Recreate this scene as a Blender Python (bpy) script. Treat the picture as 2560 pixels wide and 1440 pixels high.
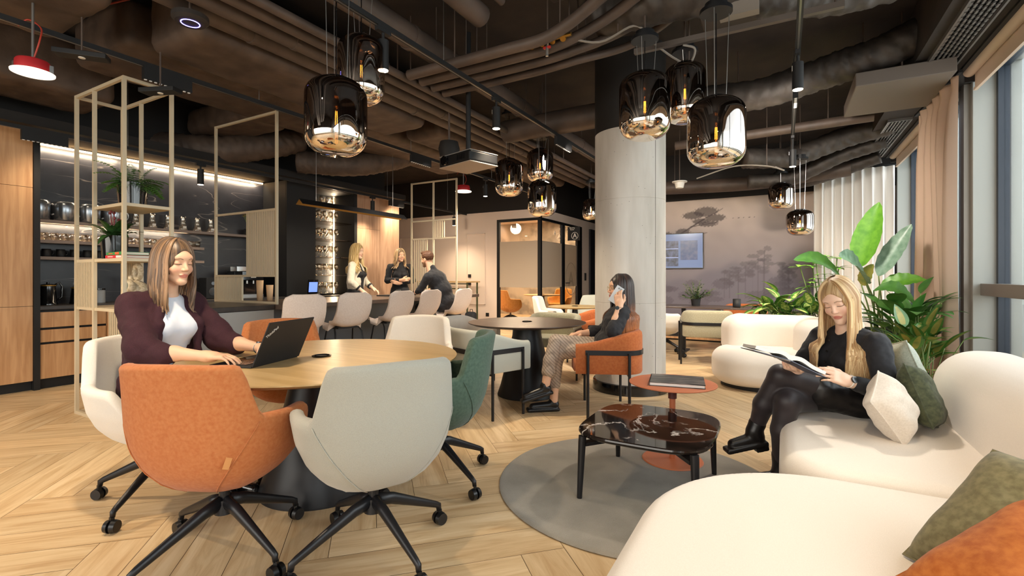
import bpy, math, random
import numpy as np
from mathutils import Vector, Matrix, Euler
for o in list(bpy.data.objects): bpy.data.objects.remove(o)
SC = bpy.context.scene
COL = SC.collection
PI = math.pi
YAW = math.atan(680/1209)
# ---------------------------------------------------------------- camera
cam = bpy.data.objects.new('camera', bpy.data.cameras.new('camera'))
COL.objects.link(cam)
cam.location = (0, 0, 1.2)
cam.rotation_euler = (PI/2, 0, YAW)
cam.data.sensor_width = 36; cam.data.lens = 36*1209/2560
cam.data.shift_y = -28/2560
cam.data.clip_start = .05
SC.camera = cam
# ---------------------------------------------------------------- world, exposure
SC.view_settings.view_transform = 'Standard'
SC.view_settings.look = 'None'
SC.view_settings.gamma = 1
SC.view_settings.use_curve_mapping = False
SC.view_settings.exposure = 0.6
SC.cycles.use_denoising = True
SC.cycles.max_bounces = 7
SC.cycles.diffuse_bounces = 4
SC.cycles.glossy_bounces = 4
SC.cycles.transmission_bounces = 6
SC.cycles.transparent_max_bounces = 14
SC.cycles.caustics_reflective = False
SC.cycles.caustics_refractive = False
SC.cycles.sample_clamp_indirect = 6
W = bpy.data.worlds.new('sky'); SC.world = W; W.use_nodes = True
wn = W.node_tree
bg = wn.nodes['Background']
tc = wn.nodes.new('ShaderNodeTexCoord'); sx = wn.nodes.new('ShaderNodeSeparateXYZ'); rp = wn.nodes.new('ShaderNodeValToRGB')
wn.links.new(tc.outputs['Generated'], sx.inputs[0]); wn.links.new(sx.outputs['Z'], rp.inputs[0]); wn.links.new(rp.outputs[0], bg.inputs[0])
rp.color_ramp.elements[0].position = 0.0; rp.color_ramp.elements[0].color = (.50, .56, .54, 1)
rp.color_ramp.elements[1].position = 0.35; rp.color_ramp.elements[1].color = (.86, .94, 1.0, 1)
bg.inputs[1].default_value = 1.35

def kelvin(w): return {'w': (1, .80, .56), 'n': (1, .90, .78), 'c': (.93, .97, 1)}[w]
def area(name, loc, rot, sx_, sy_, power, colr, portal=False):
    l = bpy.data.lights.new(name, 'AREA'); l.shape = 'RECTANGLE'; l.size = sx_; l.size_y = sy_; l.energy = power; l.color = colr
    o = bpy.data.objects.new(name, l); COL.objects.link(o); o.location = loc; o.rotation_euler = rot
    return o
DAY = 1.0
# overcast daylight standing outside the window wall and the windows behind the camera
area('daylight', (2.9, 3.6, 2.5), (0, PI/2-.25, 0), 3.4, 8.4, 260*DAY, kelvin('c'))
area('daylight', (2.9, -2.2, 2.2), (0, PI/2-.2, 0), 3.2, 3.4, 80*DAY, kelvin('c'))
area('daylight', (-2.6, -4.0, 2.2), (PI/2-.15, 0, 0), 7.0, 2.6, 150*DAY, (1, .88, .74))
area('daylight', (2.8, 9.0, 2.3), (0, PI/2-.2, 0), 3.0, 3.2, 80*DAY, kelvin('c'))
def spot(loc, tgt, power, ang=70, blend=.6, colr='w', rad=.05, name='spot_beam'):
    l = bpy.data.lights.new(name, 'SPOT'); l.energy = power; l.spot_size = math.radians(ang); l.spot_blend = blend; l.color = kelvin(colr); l.shadow_soft_size = rad
    o = bpy.data.objects.new(name, l); COL.objects.link(o); o.location = loc
    o.rotation_euler = (Vector(tgt)-Vector(loc)).to_track_quat('-Z', 'Y').to_euler()
    return o

# ---------------------------------------------------------------- helpers: colours, materials
def hx(s):
    c = [int(s[i:i+2], 16)/255 for i in (0, 2, 4)]
    return tuple(x/12.92 if x <= .04045 else ((x+.055)/1.055)**2.4 for x in c)+(1,)
def nmat(name):
    m = bpy.data.materials.new(name); m.use_nodes = True
    nt = m.node_tree; b = nt.nodes['Principled BSDF']
    return m, nt, b
def N(nt, t, **kw):
    n = nt.nodes.new('ShaderNode'+t)
    for k, v in kw.items():
        if k in n.inputs: n.inputs[k].default_value = v
        else: setattr(n, k, v)
    return n
def coords(nt, scale=(1, 1, 1), kind='Object', rot=(0, 0, 0)):
    t = N(nt, 'TexCoord'); m = N(nt, 'Mapping'); m.inputs['Scale'].default_value = scale; m.inputs['Rotation'].default_value = rot
    nt.links.new(t.outputs[kind], m.inputs[0]); return m.outputs[0]
def ramp(nt, src, stops):
    r = N(nt, 'ValToRGB'); e = r.color_ramp.elements
    while len(e) < len(stops): e.new(.5)
    for i, (p, c) in enumerate(stops): e[i].position = p; e[i].color = c
    nt.links.new(src, r.inputs[0]); return r.outputs[0]
def M(name, c, rough=.5, metal=0, c2=None, ns=30, bump=0, bs=200, sheen=0, spec=.5, coat=0, scale=(1, 1, 1), emit=0, lo=.35, hi=.65, det=3):
    m, nt, b = nmat(name)
    c = hx(c) if isinstance(c, str) else c
    b.inputs['Base Color'].default_value = c; b.inputs['Roughness'].default_value = rough; b.inputs['Metallic'].default_value = metal
    b.inputs['Specular IOR Level'].default_value = spec; b.inputs['Coat Weight'].default_value = coat
    if sheen: b.inputs['Sheen Weight'].default_value = sheen
    if emit: b.inputs['Emission Color'].default_value = c; b.inputs['Emission Strength'].default_value = emit
    if c2:
        n = N(nt, 'TexNoise', Scale=ns, Detail=det); nt.links.new(coords(nt, scale), n.inputs[0])
        nt.links.new(ramp(nt, n.outputs[0], [(lo, c), (hi, hx(c2))]), b.inputs['Base Color'])
    if bump:
        n = N(nt, 'TexNoise', Scale=bs, Detail=2); nt.links.new(coords(nt, scale), n.inputs[0])
        bp = N(nt, 'Bump', Strength=bump, Distance=.004); nt.links.new(n.outputs[0], bp.inputs['Height']); nt.links.new(bp.outputs[0], b.inputs['Normal'])
    return m
def wood(name, c1, c2, axis='z', rough=.45, sc=1.0, c3=None):
    m, nt, b = nmat(name)
    s = {'x': (1.2, 16, 16), 'y': (16, 1.2, 16), 'z': (16, 16, 1.2)}[axis]
    co = coords(nt, tuple(k*sc for k in s))
    n = N(nt, 'TexNoise', Scale=1.6, Detail=6, Distortion=.6); nt.links.new(co, n.inputs[0])
    nt.links.new(ramp(nt, n.outputs[0], [(.32, hx(c1)), (.68, hx(c2))]), b.inputs['Base Color'])
    b.inputs['Roughness'].default_value = rough
    bp = N(nt, 'Bump', Strength=.06, Distance=.003); nt.links.new(n.outputs[0], bp.inputs['Height']); nt.links.new(bp.outputs[0], b.inputs['Normal'])
    return m
def marble(name, base, vein, scale=2.0, w=.035, rough=.12, base2=None, cl=.5):
    m, nt, b = nmat(name)
    co = coords(nt, (scale,)*3, rot=(.4, .3, .5))
    n1 = N(nt, 'TexNoise', Scale=1.3, Detail=8, Roughness=.6, Distortion=.45); nt.links.new(co, n1.inputs[0])
    a = N(nt, 'Math', operation='SUBTRACT'); a.inputs[1].default_value = .5; nt.links.new(n1.outputs[0], a.inputs[0])
    a2 = N(nt, 'Math', operation='ABSOLUTE'); nt.links.new(a.outputs[0], a2.inputs[0])
    v = ramp(nt, a2.outputs[0], [(0, (1, 1, 1, 1)), (w, (0, 0, 0, 1))])
    n3 = N(nt, 'TexNoise', Scale=2.2, Detail=2); nt.links.new(co, n3.inputs[0])
    k = ramp(nt, n3.outputs[0], [(cl, (0, 0, 0, 1)), (cl+.15, (1, 1, 1, 1))])
    mu = N(nt, 'Mix', data_type='RGBA', blend_type='MULTIPLY'); mu.inputs[0].default_value = 1
    nt.links.new(v, mu.inputs[6]); nt.links.new(k, mu.inputs[7])
    n2 = N(nt, 'TexNoise', Scale=4, Detail=5); nt.links.new(co, n2.inputs[0])
    bc = ramp(nt, n2.outputs[0], [(.35, hx(base)), (.7, hx(base2 or base))])
    mx = N(nt, 'Mix', data_type='RGBA'); nt.links.new(mu.outputs[2], mx.inputs[0]); nt.links.new(bc, mx.inputs[6]); mx.inputs[7].default_value = hx(vein)
    nt.links.new(mx.outputs[2], b.inputs['Base Color']); b.inputs['Roughness'].default_value = rough
    return m
def vcol(name, rough=.5, sheen=0, spec=.4, bump=0, bs=200, sss=0):
    m, nt, b = nmat(name)
    a = N(nt, 'VertexColor'); a.layer_name = 'Col'; nt.links.new(a.outputs[0], b.inputs['Base Color'])
    b.inputs['Roughness'].default_value = rough; b.inputs['Specular IOR Level'].default_value = spec
    if sheen: b.inputs['Sheen Weight'].default_value = sheen
    if sss: b.inputs['Subsurface Weight'].default_value = sss; b.inputs['Subsurface Scale'].default_value = .01; b.inputs['Subsurface Radius'].default_value = (1, .4, .2)
    if bump:
        n = N(nt, 'TexNoise', Scale=bs, Detail=2); nt.links.new(coords(nt), n.inputs[0])
        bp = N(nt, 'Bump', Strength=bump, Distance=.003); nt.links.new(n.outputs[0], bp.inputs['Height']); nt.links.new(bp.outputs[0], b.inputs['Normal'])
    return m
def thinglass(name, tint=(1, 1, 1, 1), refl=.12, rough=.02):
    m, nt, b = nmat(name); nt.nodes.remove(b); out = nt.nodes['Material Output']
    t = N(nt, 'BsdfTransparent'); t.inputs[0].default_value = tint
    g = N(nt, 'BsdfGlossy'); g.inputs['Roughness'].default_value = rough
    lw = N(nt, 'LayerWeight', Blend=.35); ma = N(nt, 'Math', operation='MULTIPLY_ADD'); ma.inputs[1].default_value = .6; ma.inputs[2].default_value = refl
    nt.links.new(lw.outputs['Facing'], ma.inputs[0])
    mx = N(nt, 'MixShader'); nt.links.new(ma.outputs[0], mx.inputs[0]); nt.links.new(t.outputs[0], mx.inputs[1]); nt.links.new(g.outputs[0], mx.inputs[2]); nt.links.new(mx.outputs[0], out.inputs[0])
    return m

# ---------------------------------------------------------------- helpers: mesh building
class MB:
    def __init__(s): s.v = []; s.f = []; s.m = []
    def add(s, vs, fs, mi=0):
        o = len(s.v); s.v += [tuple(v) for v in vs]; s.f += [tuple(i+o for i in f) for f in fs]; s.m += [mi]*len(fs); return s
    def box(s, a, b, mi=0):
        x0, y0, z0 = a; x1, y1, z1 = b
        return s.add([(x0,y0,z0),(x1,y0,z0),(x1,y1,z0),(x0,y1,z0),(x0,y0,z1),(x1,y0,z1),(x1,y1,z1),(x0,y1,z1)],
                     [(0,3,2,1),(4,5,6,7),(0,1,5,4),(1,2,6,5),(2,3,7,6),(3,0,4,7)], mi)
    def obox(s, c, h, R, mi=0):
        o = len(s.v); s.box([-k for k in h], h, mi)
        for i in range(o, o+8): s.v[i] = tuple(Vector(c)+R@Vector(s.v[i]))
        return s
    def bar(s, p, q, w, t, mi=0):   # rectangular bar from p to q
        p = Vector(p); q = Vector(q); d = q-p
        R = d.to_track_quat('Z', 'Y').to_matrix()
        return s.obox((p+q)/2, (w/2, t/2, d.length/2), R, mi)
    def rings(s, rs, cap=True, mi=0, closed=False):
        n = len(rs[0]); vs = [v for r in rs for v in r]; fs = []
        m = len(rs)
        for i in range(m if closed else m-1):
            j = (i+1) % m
            for k in range(n): fs.append((i*n+k, i*n+(k+1) % n, j*n+(k+1) % n, j*n+k))
        if cap and not closed: fs.append(tuple(range(n))[::-1]); fs.append(tuple((m-1)*n+k for k in range(n)))
        return s.add(vs, fs, mi)
    def tube(s, pts, r, n=8, mi=0, cap=True, closed=False, flat=1.0, up=None):
        P = [Vector(p) for p in pts]; m = len(P)
        rr = r if hasattr(r, '__len__') else [r]*m
        rs = []; u = None
        for i in range(m):
            if closed: d = P[(i+1) % m]-P[i-1]
            else: d = P[min(i+1, m-1)]-P[max(i-1, 0)]
            if d.length < 1e-9: d = Vector((0, 0, 1))
            d.normalize()
            if u is None:
                u = Vector(up) if up else (Vector((0, 0, 1)) if abs(d.z) < .9 else Vector((1, 0, 0)))
            u = (u-d*u.dot(d)); u.normalize(); w = d.cross(u)
            rs.append([P[i]+(u*math.cos(2*PI*k/n)*flat+w*math.sin(2*PI*k/n))*rr[i] for k in range(n)])
        return s.rings(rs, cap, mi, closed)
    def cyl(s, p, q, r, r2=None, n=20, mi=0): return s.tube([p, q], [r, r if r2 is None else r2], n, mi)
    def lathe(s, prof, n=32, c=(0, 0, 0), mi=0, cap=True, sx=1, sy=1):
        rs = [[(c[0]+r*math.cos(2*PI*k/n)*sx, c[1]+r*math.sin(2*PI*k/n)*sy, c[2]+z) for k in range(n)] for r, z in prof]
        return s.rings(rs, cap, mi)
    def prism(s, poly, z0, z1, mi=0):
        return s.rings([[(x, y, z0) for x, y in poly], [(x, y, z1) for x, y in poly]], True, mi)
    def sph(s, c, r, n=12, mi=0):
        r = r if hasattr(r, '__len__') else (r,)*3; m = n//2+1
        return s.rings([[(c[0]+r[0]*math.sin(a)*math.cos(b), c[1]+r[1]*math.sin(a)*math.sin(b), c[2]+r[2]*math.cos(a)) for b in [2*PI*k/n for k in range(n)]]
                        for a in [PI-PI*(i+.02)/(m+.04)*1.0 for i in range(m+1)]], True, mi)
    def build(s, name, mats, parent=None, smooth=False, bevel=0, sub=0, loc=None, rot=None, auto=None):
        me = bpy.data.meshes.new(name); me.from_pydata(s.v, [], s.f); me.update()
        if not isinstance(mats, (list, tuple)): mats = [mats]
        for m in mats: me.materials.append(m)
        if len(mats) > 1: me.polygons.foreach_set('material_index', s.m)
        if smooth: me.polygons.foreach_set('use_smooth', [True]*len(s.f))
        o = bpy.data.objects.new(name, me); COL.objects.link(o); o.parent = parent
        if loc is not None: o.location = loc
        if rot is not None: o.rotation_euler = rot if hasattr(rot, '__len__') else (0, 0, rot)
        if bevel:
            b = o.modifiers.new('bevel', 'BEVEL'); b.width = bevel; b.segments = 2; b.limit_method = 'ANGLE'; b.angle_limit = .7
        if sub:
            b = o.modifiers.new('sub', 'SUBSURF'); b.levels = sub; b.render_levels = sub
        if auto: me.set_sharp_from_angle(angle=auto)
        return o
def tag(o, label, cat, group=None):
    o['label'] = label; o['category'] = cat
    if group: o['group'] = group
    return o
def thing(name, label, cat, loc=(0, 0, 0), rz=0, group=None):
    o = bpy.data.objects.new(name, None); COL.objects.link(o); o.location = loc; o.rotation_euler = (0, 0, rz); o.empty_display_size = .1
    return tag(o, label, cat, group)
def struct(o): o['kind'] = 'structure'; return o
def kids(o): return [c for c in o.children]
def dup(o, parent=None, **kw):
    c = o.copy(); COL.objects.link(c); c.parent = parent
    for ch in kids(o): dup(ch, c)
    for k, v in kw.items():
        if k in ('label', 'group'): c[k] = v
        elif k == 'rz': c.rotation_euler = (0, 0, v)
        else: setattr(c, k, v)
    return c
def arc(cx, cy, r, a0, a1, n, z=0): return [(cx+r*math.cos(a0+(a1-a0)*i/n), cy+r*math.sin(a0+(a1-a0)*i/n), z) for i in range(n+1)]
def smooth_path(pts, k=6):
    P = [Vector(p) for p in pts]; P = [2*P[0]-P[1]]+P+[2*P[-1]-P[-2]]; out = []
    for i in range(1, len(P)-2):
        for j in range(k):
            t = j/k; a, b, c, d = P[i-1], P[i], P[i+1], P[i+2]
            out.append(.5*((2*b)+(c-a)*t+(2*a-5*b+4*c-d)*t*t+(3*b-a-3*c+d)*t**3))
    out.append(P[-2]); return out

# ---------------------------------------------------------------- helpers: blended solids on a grid
class Vox:
    def __init__(s, lo, hi, h):
        s.lo = np.array(lo, float); s.h = h
        n = np.ceil((np.array(hi, float)-s.lo)/h).astype(int)+1; s.n = n
        s.ax = [s.lo[i]+h*np.arange(n[i]) for i in range(3)]
        s.d = np.full(n, .5, np.float32)
    def op(s, fn, lo, hi, k=.01, cut=False, pad=None):
        pad = (k+3*s.h) if pad is None else pad
        i0 = np.maximum(np.floor((np.array(lo)-pad-s.lo)/s.h).astype(int), 0); i1 = np.minimum(np.ceil((np.array(hi)+pad-s.lo)/s.h).astype(int)+1, s.n)
        if (i1 <= i0).any(): return s
        X = s.ax[0][i0[0]:i1[0], None, None]; Y = s.ax[1][None, i0[1]:i1[1], None]; Z = s.ax[2][None, None, i0[2]:i1[2]]
        b = fn(X, Y, Z).astype(np.float32)
        sl = tuple(slice(i0[i], i1[i]) for i in range(3)); a = s.d[sl]
        if cut: a, b = -a, b
        if k > 0:
            hh = np.clip(.5+.5*(a-b)/k, 0, 1); r = a*(1-hh)+b*hh-k*hh*(1-hh)
        else: r = np.minimum(a, b)
        s.d[sl] = -r if cut else r
        return s
    def cone(s, a, b, ra, rb=None, k=.01, cut=False):
        a = np.array(a, float); b = np.array(b, float); rb = ra if rb is None else rb
        ba = b-a; L = max((ba**2).sum(), 1e-12); m = max(ra, rb)
        def fn(X, Y, Z):
            t = np.clip(((X-a[0])*ba[0]+(Y-a[1])*ba[1]+(Z-a[2])*ba[2])/L, 0, 1)
            return np.sqrt((X-a[0]-t*ba[0])**2+(Y-a[1]-t*ba[1])**2+(Z-a[2]-t*ba[2])**2)-(ra+(rb-ra)*t)
        return s.op(fn, np.minimum(a, b)-m, np.maximum(a, b)+m, k, cut)
    def chain(s, pts, rs, k=.01):
        for i in range(len(pts)-1): s.cone(pts[i], pts[i+1], rs[i], rs[i+1], k)
        return s
    def ell(s, c, r, R=None, k=.01, cut=False):
        c = np.array(c, float); r = np.array(r if hasattr(r, '__len__') else (r,)*3, float)
        A = np.eye(3) if R is None else np.array(R).T
        def fn(X, Y, Z):
            x, y, z = X-c[0], Y-c[1], Z-c[2]
            p = [A[i][0]*x+A[i][1]*y+A[i][2]*z for i in range(3)]
            q = np.sqrt(sum((p[i]/r[i])**2 for i in range(3))); g = np.sqrt(sum((p[i]/r[i]**2)**2 for i in range(3)))+1e-9
            return q*(q-1)/g
        m = r.max() if R is not None else r
        return s.op(fn, c-m, c+m, k, cut)
    def box(s, c, h, rad, R=None, k=.01, cut=False, pad=None):
        c = np.array(c, float); h = np.array(h, float)
        A = np.eye(3) if R is None else np.array(R).T
        def fn(X, Y, Z):
            x, y, z = X-c[0], Y-c[1], Z-c[2]
            q = [np.abs(A[i][0]*x+A[i][1]*y+A[i][2]*z)-h[i]+rad for i in range(3)]
            return np.sqrt(sum(np.maximum(t, 0)**2 for t in q))+np.minimum(np.maximum(np.maximum(q[0], q[1]), q[2]), 0)-rad
        m = np.full(3, np.linalg.norm(h)) if R is not None else h
        return s.op(fn, c-m, c+m, k, cut, pad)
    def noise(s, fn):   # displace the surface
        X = s.ax[0][:, None, None]; Y = s.ax[1][None, :, None]; Z = s.ax[2][None, None, :]
        s.d = s.d+fn(X, Y, Z).astype(np.float32); return s
    def mesh(s):
        d = s.d; sg = d < 0; n = s.n
        c = sg[:-1, :-1, :-1].astype(np.int8)
        cnt = np.zeros(tuple(n-1), np.int8)
        for i in (0, 1):
            for j in (0, 1):
                for k in (0, 1): cnt += sg[i:n[0]-1+i, j:n[1]-1+j, k:n[2]-1+k]
        act = (cnt > 0) & (cnt < 8); idx = np.argwhere(act)
        vid = -np.ones(tuple(n-1), np.int64); vid[act] = np.arange(len(idx))
        acc = np.zeros((len(idx), 3)); w = np.zeros(len(idx))
        cs = [(i, j, k) for i in (0, 1) for j in (0, 1) for k in (0, 1)]
        for a in cs:
            for ax in range(3):
                if a[ax]: continue
                b = list(a); b[ax] = 1
                da = d[tuple((idx+a).T)]; db = d[tuple((idx+b).T)]
                m = (da < 0) != (db < 0)
                t = np.where(m, da/np.where(m, da-db, 1), 0)
                p = np.array(a)[None, :]+np.zeros((len(idx), 3)); p[:, ax] += t
                acc += p*m[:, None]; w += m
        V = (idx+acc/w[:, None])*s.h+s.lo
        F = []
        for ax in range(3):
            u, v = (ax+1) % 3, (ax+2) % 3
            sl0 = [slice(None)]*3; sl1 = [slice(None)]*3; sl0[ax] = slice(0, -1); sl1[ax] = slice(1, None)
            A = sg[tuple(sl0)]; B = sg[tuple(sl1)]
            e = np.argwhere(A != B)
            ok = (e[:, u] > 0) & (e[:, v] > 0) & (e[:, u] < n[u]-1) & (e[:, v] < n[v]-1); e = e[ok]
            ins = A[tuple(e.T)]
            q = []
            for du, dv in ((0, 0), (-1, 0), (-1, -1), (0, -1)):
                x = e.copy(); x[:, u] += du; x[:, v] += dv; q.append(vid[tuple(x.T)])
            q = np.stack(q, 1); q[~ins] = q[~ins][:, ::-1]; F.append(q)
        F = np.concatenate(F); F = F[(F >= 0).all(1)]
        return V, F
def vmesh(parts, name, mat, parent=None, color=None, loc=None):
    """parts: Vox or list of (V,F); one mesh"""
    if not isinstance(parts, list): parts = [parts]
    Vs = []; Fs = []; o = 0
    for p in parts:
        V, F = p.mesh() if isinstance(p, Vox) else p
        Vs.append(V); Fs.append(F+o); o += len(V)
    V = np.concatenate(Vs); F = np.concatenate(Fs)
    me = bpy.data.meshes.new(name)
    me.vertices.add(len(V)); me.vertices.foreach_set('co', V.astype(np.float32).ravel())
    me.loops.add(len(F)*4); me.loops.foreach_set('vertex_index', F.astype(np.int32).ravel())
    me.polygons.add(len(F)); me.polygons.foreach_set('loop_start', np.arange(0, len(F)*4, 4, dtype=np.int32)); me.polygons.foreach_set('loop_total', np.full(len(F), 4, np.int32))
    me.polygons.foreach_set('use_smooth', np.ones(len(F), bool))
    me.update(calc_edges=True); me.validate()
    me.materials.append(mat)
    if color is not None:
        C = color(V); a = me.color_attributes.new('Col', 'FLOAT_COLOR', 'POINT')
        a.data.foreach_set('color', np.concatenate([C, np.ones((len(V), 1))], 1).astype(np.float32).ravel())
    ob = bpy.data.objects.new(name, me); COL.objects.link(ob); ob.parent = parent
    if loc is not None: ob.location = loc
    return ob
def npn(P, s, seed=0):   # cheap smooth pseudo noise on arrays
    x, y, z = [p*s for p in P]
    return (np.sin(x*1.7+seed+np.sin(y*1.3+seed*2))+np.sin(y*2.1+seed*3+np.sin(z*1.9))+np.sin(z*1.5+seed*5+np.sin(x*2.3+seed)))/3
# ================================================================ materials
m_black = M('black_metal', '17181b', .45, .3)
m_blk = M('matt_black', '141416', .6)
m_gold = M('champagne_metal', 'cfc0a4', .45, .12)
m_white = M('white_plastic', 'e6e2da', .45)
m_ceil = M('dark_ceiling_paint', '332a25', .8, c2='231d1a', ns=3, bump=.3, bs=40)
m_duct = M('dark_foil_duct', '5e4e43', .6, .15, c2='493c34', ns=5, bump=.5, bs=18)
m_pipe = M('painted_pipe', '5c4d44', .55, c2='4a3e37', ns=4)
m_dark = M('dark_paint', '1d1917', .7)
m_wall = M('blush_wall_paint', 'dccbbf', .7)
m_frame = M('grey_window_frame', 'a9aca8', .4, .2)
m_frame2 = M('taupe_window_frame', '8b857d', .35, .4)
m_gasket = M('dark_blue_gasket', '2a3442', .4)
m_cab = wood('oak_cabinet', 'b98a5e', 'd3a679', 'z')
m_cab2 = wood('rosy_oak_cabinet', 'b38d72', 'cfab8f', 'z')
m_glass = thinglass('clear_glass', (.97, .98, .97, 1), .06)
m_warm = M('warm_led', (1, .72, .42, 1), emit=9)
m_brass = M('brass_inner', 'a8823f', .35, .8)

# ================================================================ floor: herringbone boards in one mesh
m_floor, nt, b = nmat('oak_herringbone')
uv = N(nt, 'UVMap'); mp = N(nt, 'Mapping'); mp.inputs['Scale'].default_value = (1.3, 13, 1); nt.links.new(uv.outputs[0], mp.inputs[0])
n1 = N(nt, 'TexNoise', Scale=1.5, Detail=7, Distortion=.9, Roughness=.6); nt.links.new(mp.outputs[0], n1.inputs[0])
g = ramp(nt, n1.outputs[0], [(.3, hx('b8966c')), (.5, hx('cfb289')), (.7, hx('dec59f'))])
at = N(nt, 'VertexColor'); at.layer_name = 'Col'
mx = N(nt, 'Mix', data_type='RGBA', blend_type='MULTIPLY'); mx.inputs[0].default_value = 1
nt.links.new(g, mx.inputs[6]); nt.links.new(at.outputs[0], mx.inputs[7]); nt.links.new(mx.outputs[2], b.inputs['Base Color'])
b.inputs['Roughness'].default_value = .38
bp = N(nt, 'Bump', Strength=.08, Distance=.002); nt.links.new(n1.outputs[0], bp.inputs['Height']); nt.links.new(bp.outputs[0], b.inputs['Normal'])
def build_floor():
    rnd = random.Random(3); L, w = 1.2, .2; k = int(L/w); vs = []; fs = []; uvs = []; cl = []
    c, s = math.cos(PI/4), math.sin(PI/4)
    x0, x1, y0, y1 = -10.2, 2.2, -3.4, 15.2
    def plank(ax, ay, bx, by):
        g_ = .0012
        P = [(ax+g_, ay+g_), (bx-g_, ay+g_), (bx-g_, by-g_), (ax+g_, by-g_)]
        Q = [(x*c-y*s, x*s+y*c) for x, y in P]
        cx = sum(q[0] for q in Q)/4; cy = sum(q[1] for q in Q)/4
        if not (x0-.8 < cx < x1+.8 and y0-.8 < cy < y1+.8): return
        o = len(vs); vs.extend([(x, y, 0) for x, y in Q]); fs.append((o, o+1, o+2, o+3))
        ou, ov = rnd.random()*50, rnd.random()*50; lx, ly = bx-ax, by-ay
        if lx > ly: uvs.extend([(ou, ov), (ou+lx, ov), (ou+lx, ov+ly), (ou, ov+ly)])
        else: uvs.extend([(ou, ov), (ou, ov+lx), (ou+ly, ov+lx), (ou+ly, ov)])
        t = .86+.2*rnd.random(); r = rnd.uniform(-.02, .02); cl.extend([(t+r, t, t-r, 1)]*4)
    # classic herringbone tiling in the turned frame
    R = 90
    for i in range(-R, R):
        for j in range(-20, 20):
            X = i*w+j*L*1.0; Y = i*w-j*L
            plank(X, Y, X+L, Y+w)              # lying plank
            plank(X-w, Y, X, Y+L)              # standing plank
    me = bpy.data.meshes.new('floor'); me.from_pydata(vs, [], fs); me.materials.append(m_floor)
    u = me.uv_layers.new(name='UVMap'); u.data.foreach_set('uv', [t for q in uvs for t in q])
    a = me.color_attributes.new('Col', 'FLOAT_COLOR', 'POINT'); a.data.foreach_set('color', [t for q in cl for t in q])
    o = bpy.data.objects.new('floor', me); COL.objects.link(o); struct(o)
build_floor()
struct(MB().box((-10.2, -3.4, -.12), (2.2, 15.2, -.004)).build('floor_base', M('floor_joint', '6b5238', .8)))

# ================================================================ walls, ceiling
def wall(name, a, b, m): return struct(MB().box(a, b).build(name, m))
wall('ceiling', (-10.2, -3.4, 3.62), (2.0, 15.2, 3.8), m_ceil)
wall('wall_left', (-7.7, -3.4, 0), (-7.55, 7.53, 3.62), m_dark)
wall('wall_passage', (-10.2, 7.4, 0), (-7.7, 7.53, 3.62), m_wall)
wall('wall_far_left', (-10.2, 7.53, 0), (-10.1, 9.54, 3.62), m_wall)
# blush panelled wall with the meeting room beside it
wall('wall_back', (-10.2, 9.54, 0), (-5.768, 9.66, 2.70), m_wall)
wall('wall_back_lintel', (-5.768, 9.54, 2.51), (-4.65, 9.66, 2.70), m_wall)
wall('wall_back_upper', (-10.2, 9.56, 2.70), (-4.67, 9.66, 3.62), m_dark)
wall('wall_corridor_left', (-4.77, 12.04, 0), (-4.65, 15, 2.70), m_wall)
wall('wall_corridor_lintel', (-4.77, 9.66, 2.51), (-4.65, 12.04, 2.70), m_wall)
wall('wall_corridor_upper', (-4.76, 9.66, 2.70), (-4.67, 15, 3.62), m_dark)
wall('wall_corridor_end', (-4.77, 15.0, 0), (-2.2, 15.1, 3.62), m_dark)
wall('wall_corridor_right', (-2.35, 10.12, 0), (-2.2, 15.0, 3.62), m_dark)
m_meet = M('meeting_room_wallpaper', 'b3a795', .8, c2='857c70', ns=2.2, lo=.45, hi=.6, det=6)
wall('wall_meeting_back', (-8.2, 13.6, 0), (-4.77, 13.7, 2.9), m_meet)
wall('wall_meeting_left', (-8.3, 9.66, 0), (-8.2, 13.7, 2.9), m_meet)
wall('ceiling_meeting', (-8.2, 9.66, 2.9), (-4.77, 13.6, 2.95), m_wall)
for i, (ya, yb) in enumerate(((12.55, 13.55),)):
    d = struct(MB().box((-4.65, ya, 0), (-4.60, yb, 2.5)).build('door_1', M('dark_door', '23242b', .4)))
    struct(MB().box((-4.60, yb-.14, 1.0), (-4.55, yb-.1, 1.22)).build('door_handle', m_black, d))
# wall mouldings (thin raised frames)
def moulding(x0, x1, z0, z1, i):
    g = .012; b = MB()
    for a, c in (((x0, z0), (x1, z0+g)), ((x0, z1-g), (x1, z1)), ((x0, z0), (x0+g, z1)), ((x1-g, z0), (x1, z1))):
        b.box((a[0], 9.522, a[1]), (c[0], 9.541, c[1]))
    struct(b.build('trim_%d' % i, m_wall))
moulding(-6.60, -6.08, .55, 2.22, 1); moulding(-8.69, -6.93, .12, 2.2, 2); moulding(-9.8, -8.9, .12, 2.2, 3)
struct(MB().box((-10.1, 9.515, 0), (-5.8, 9.54, .07)).build('baseboard_back', m_wall))

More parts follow.
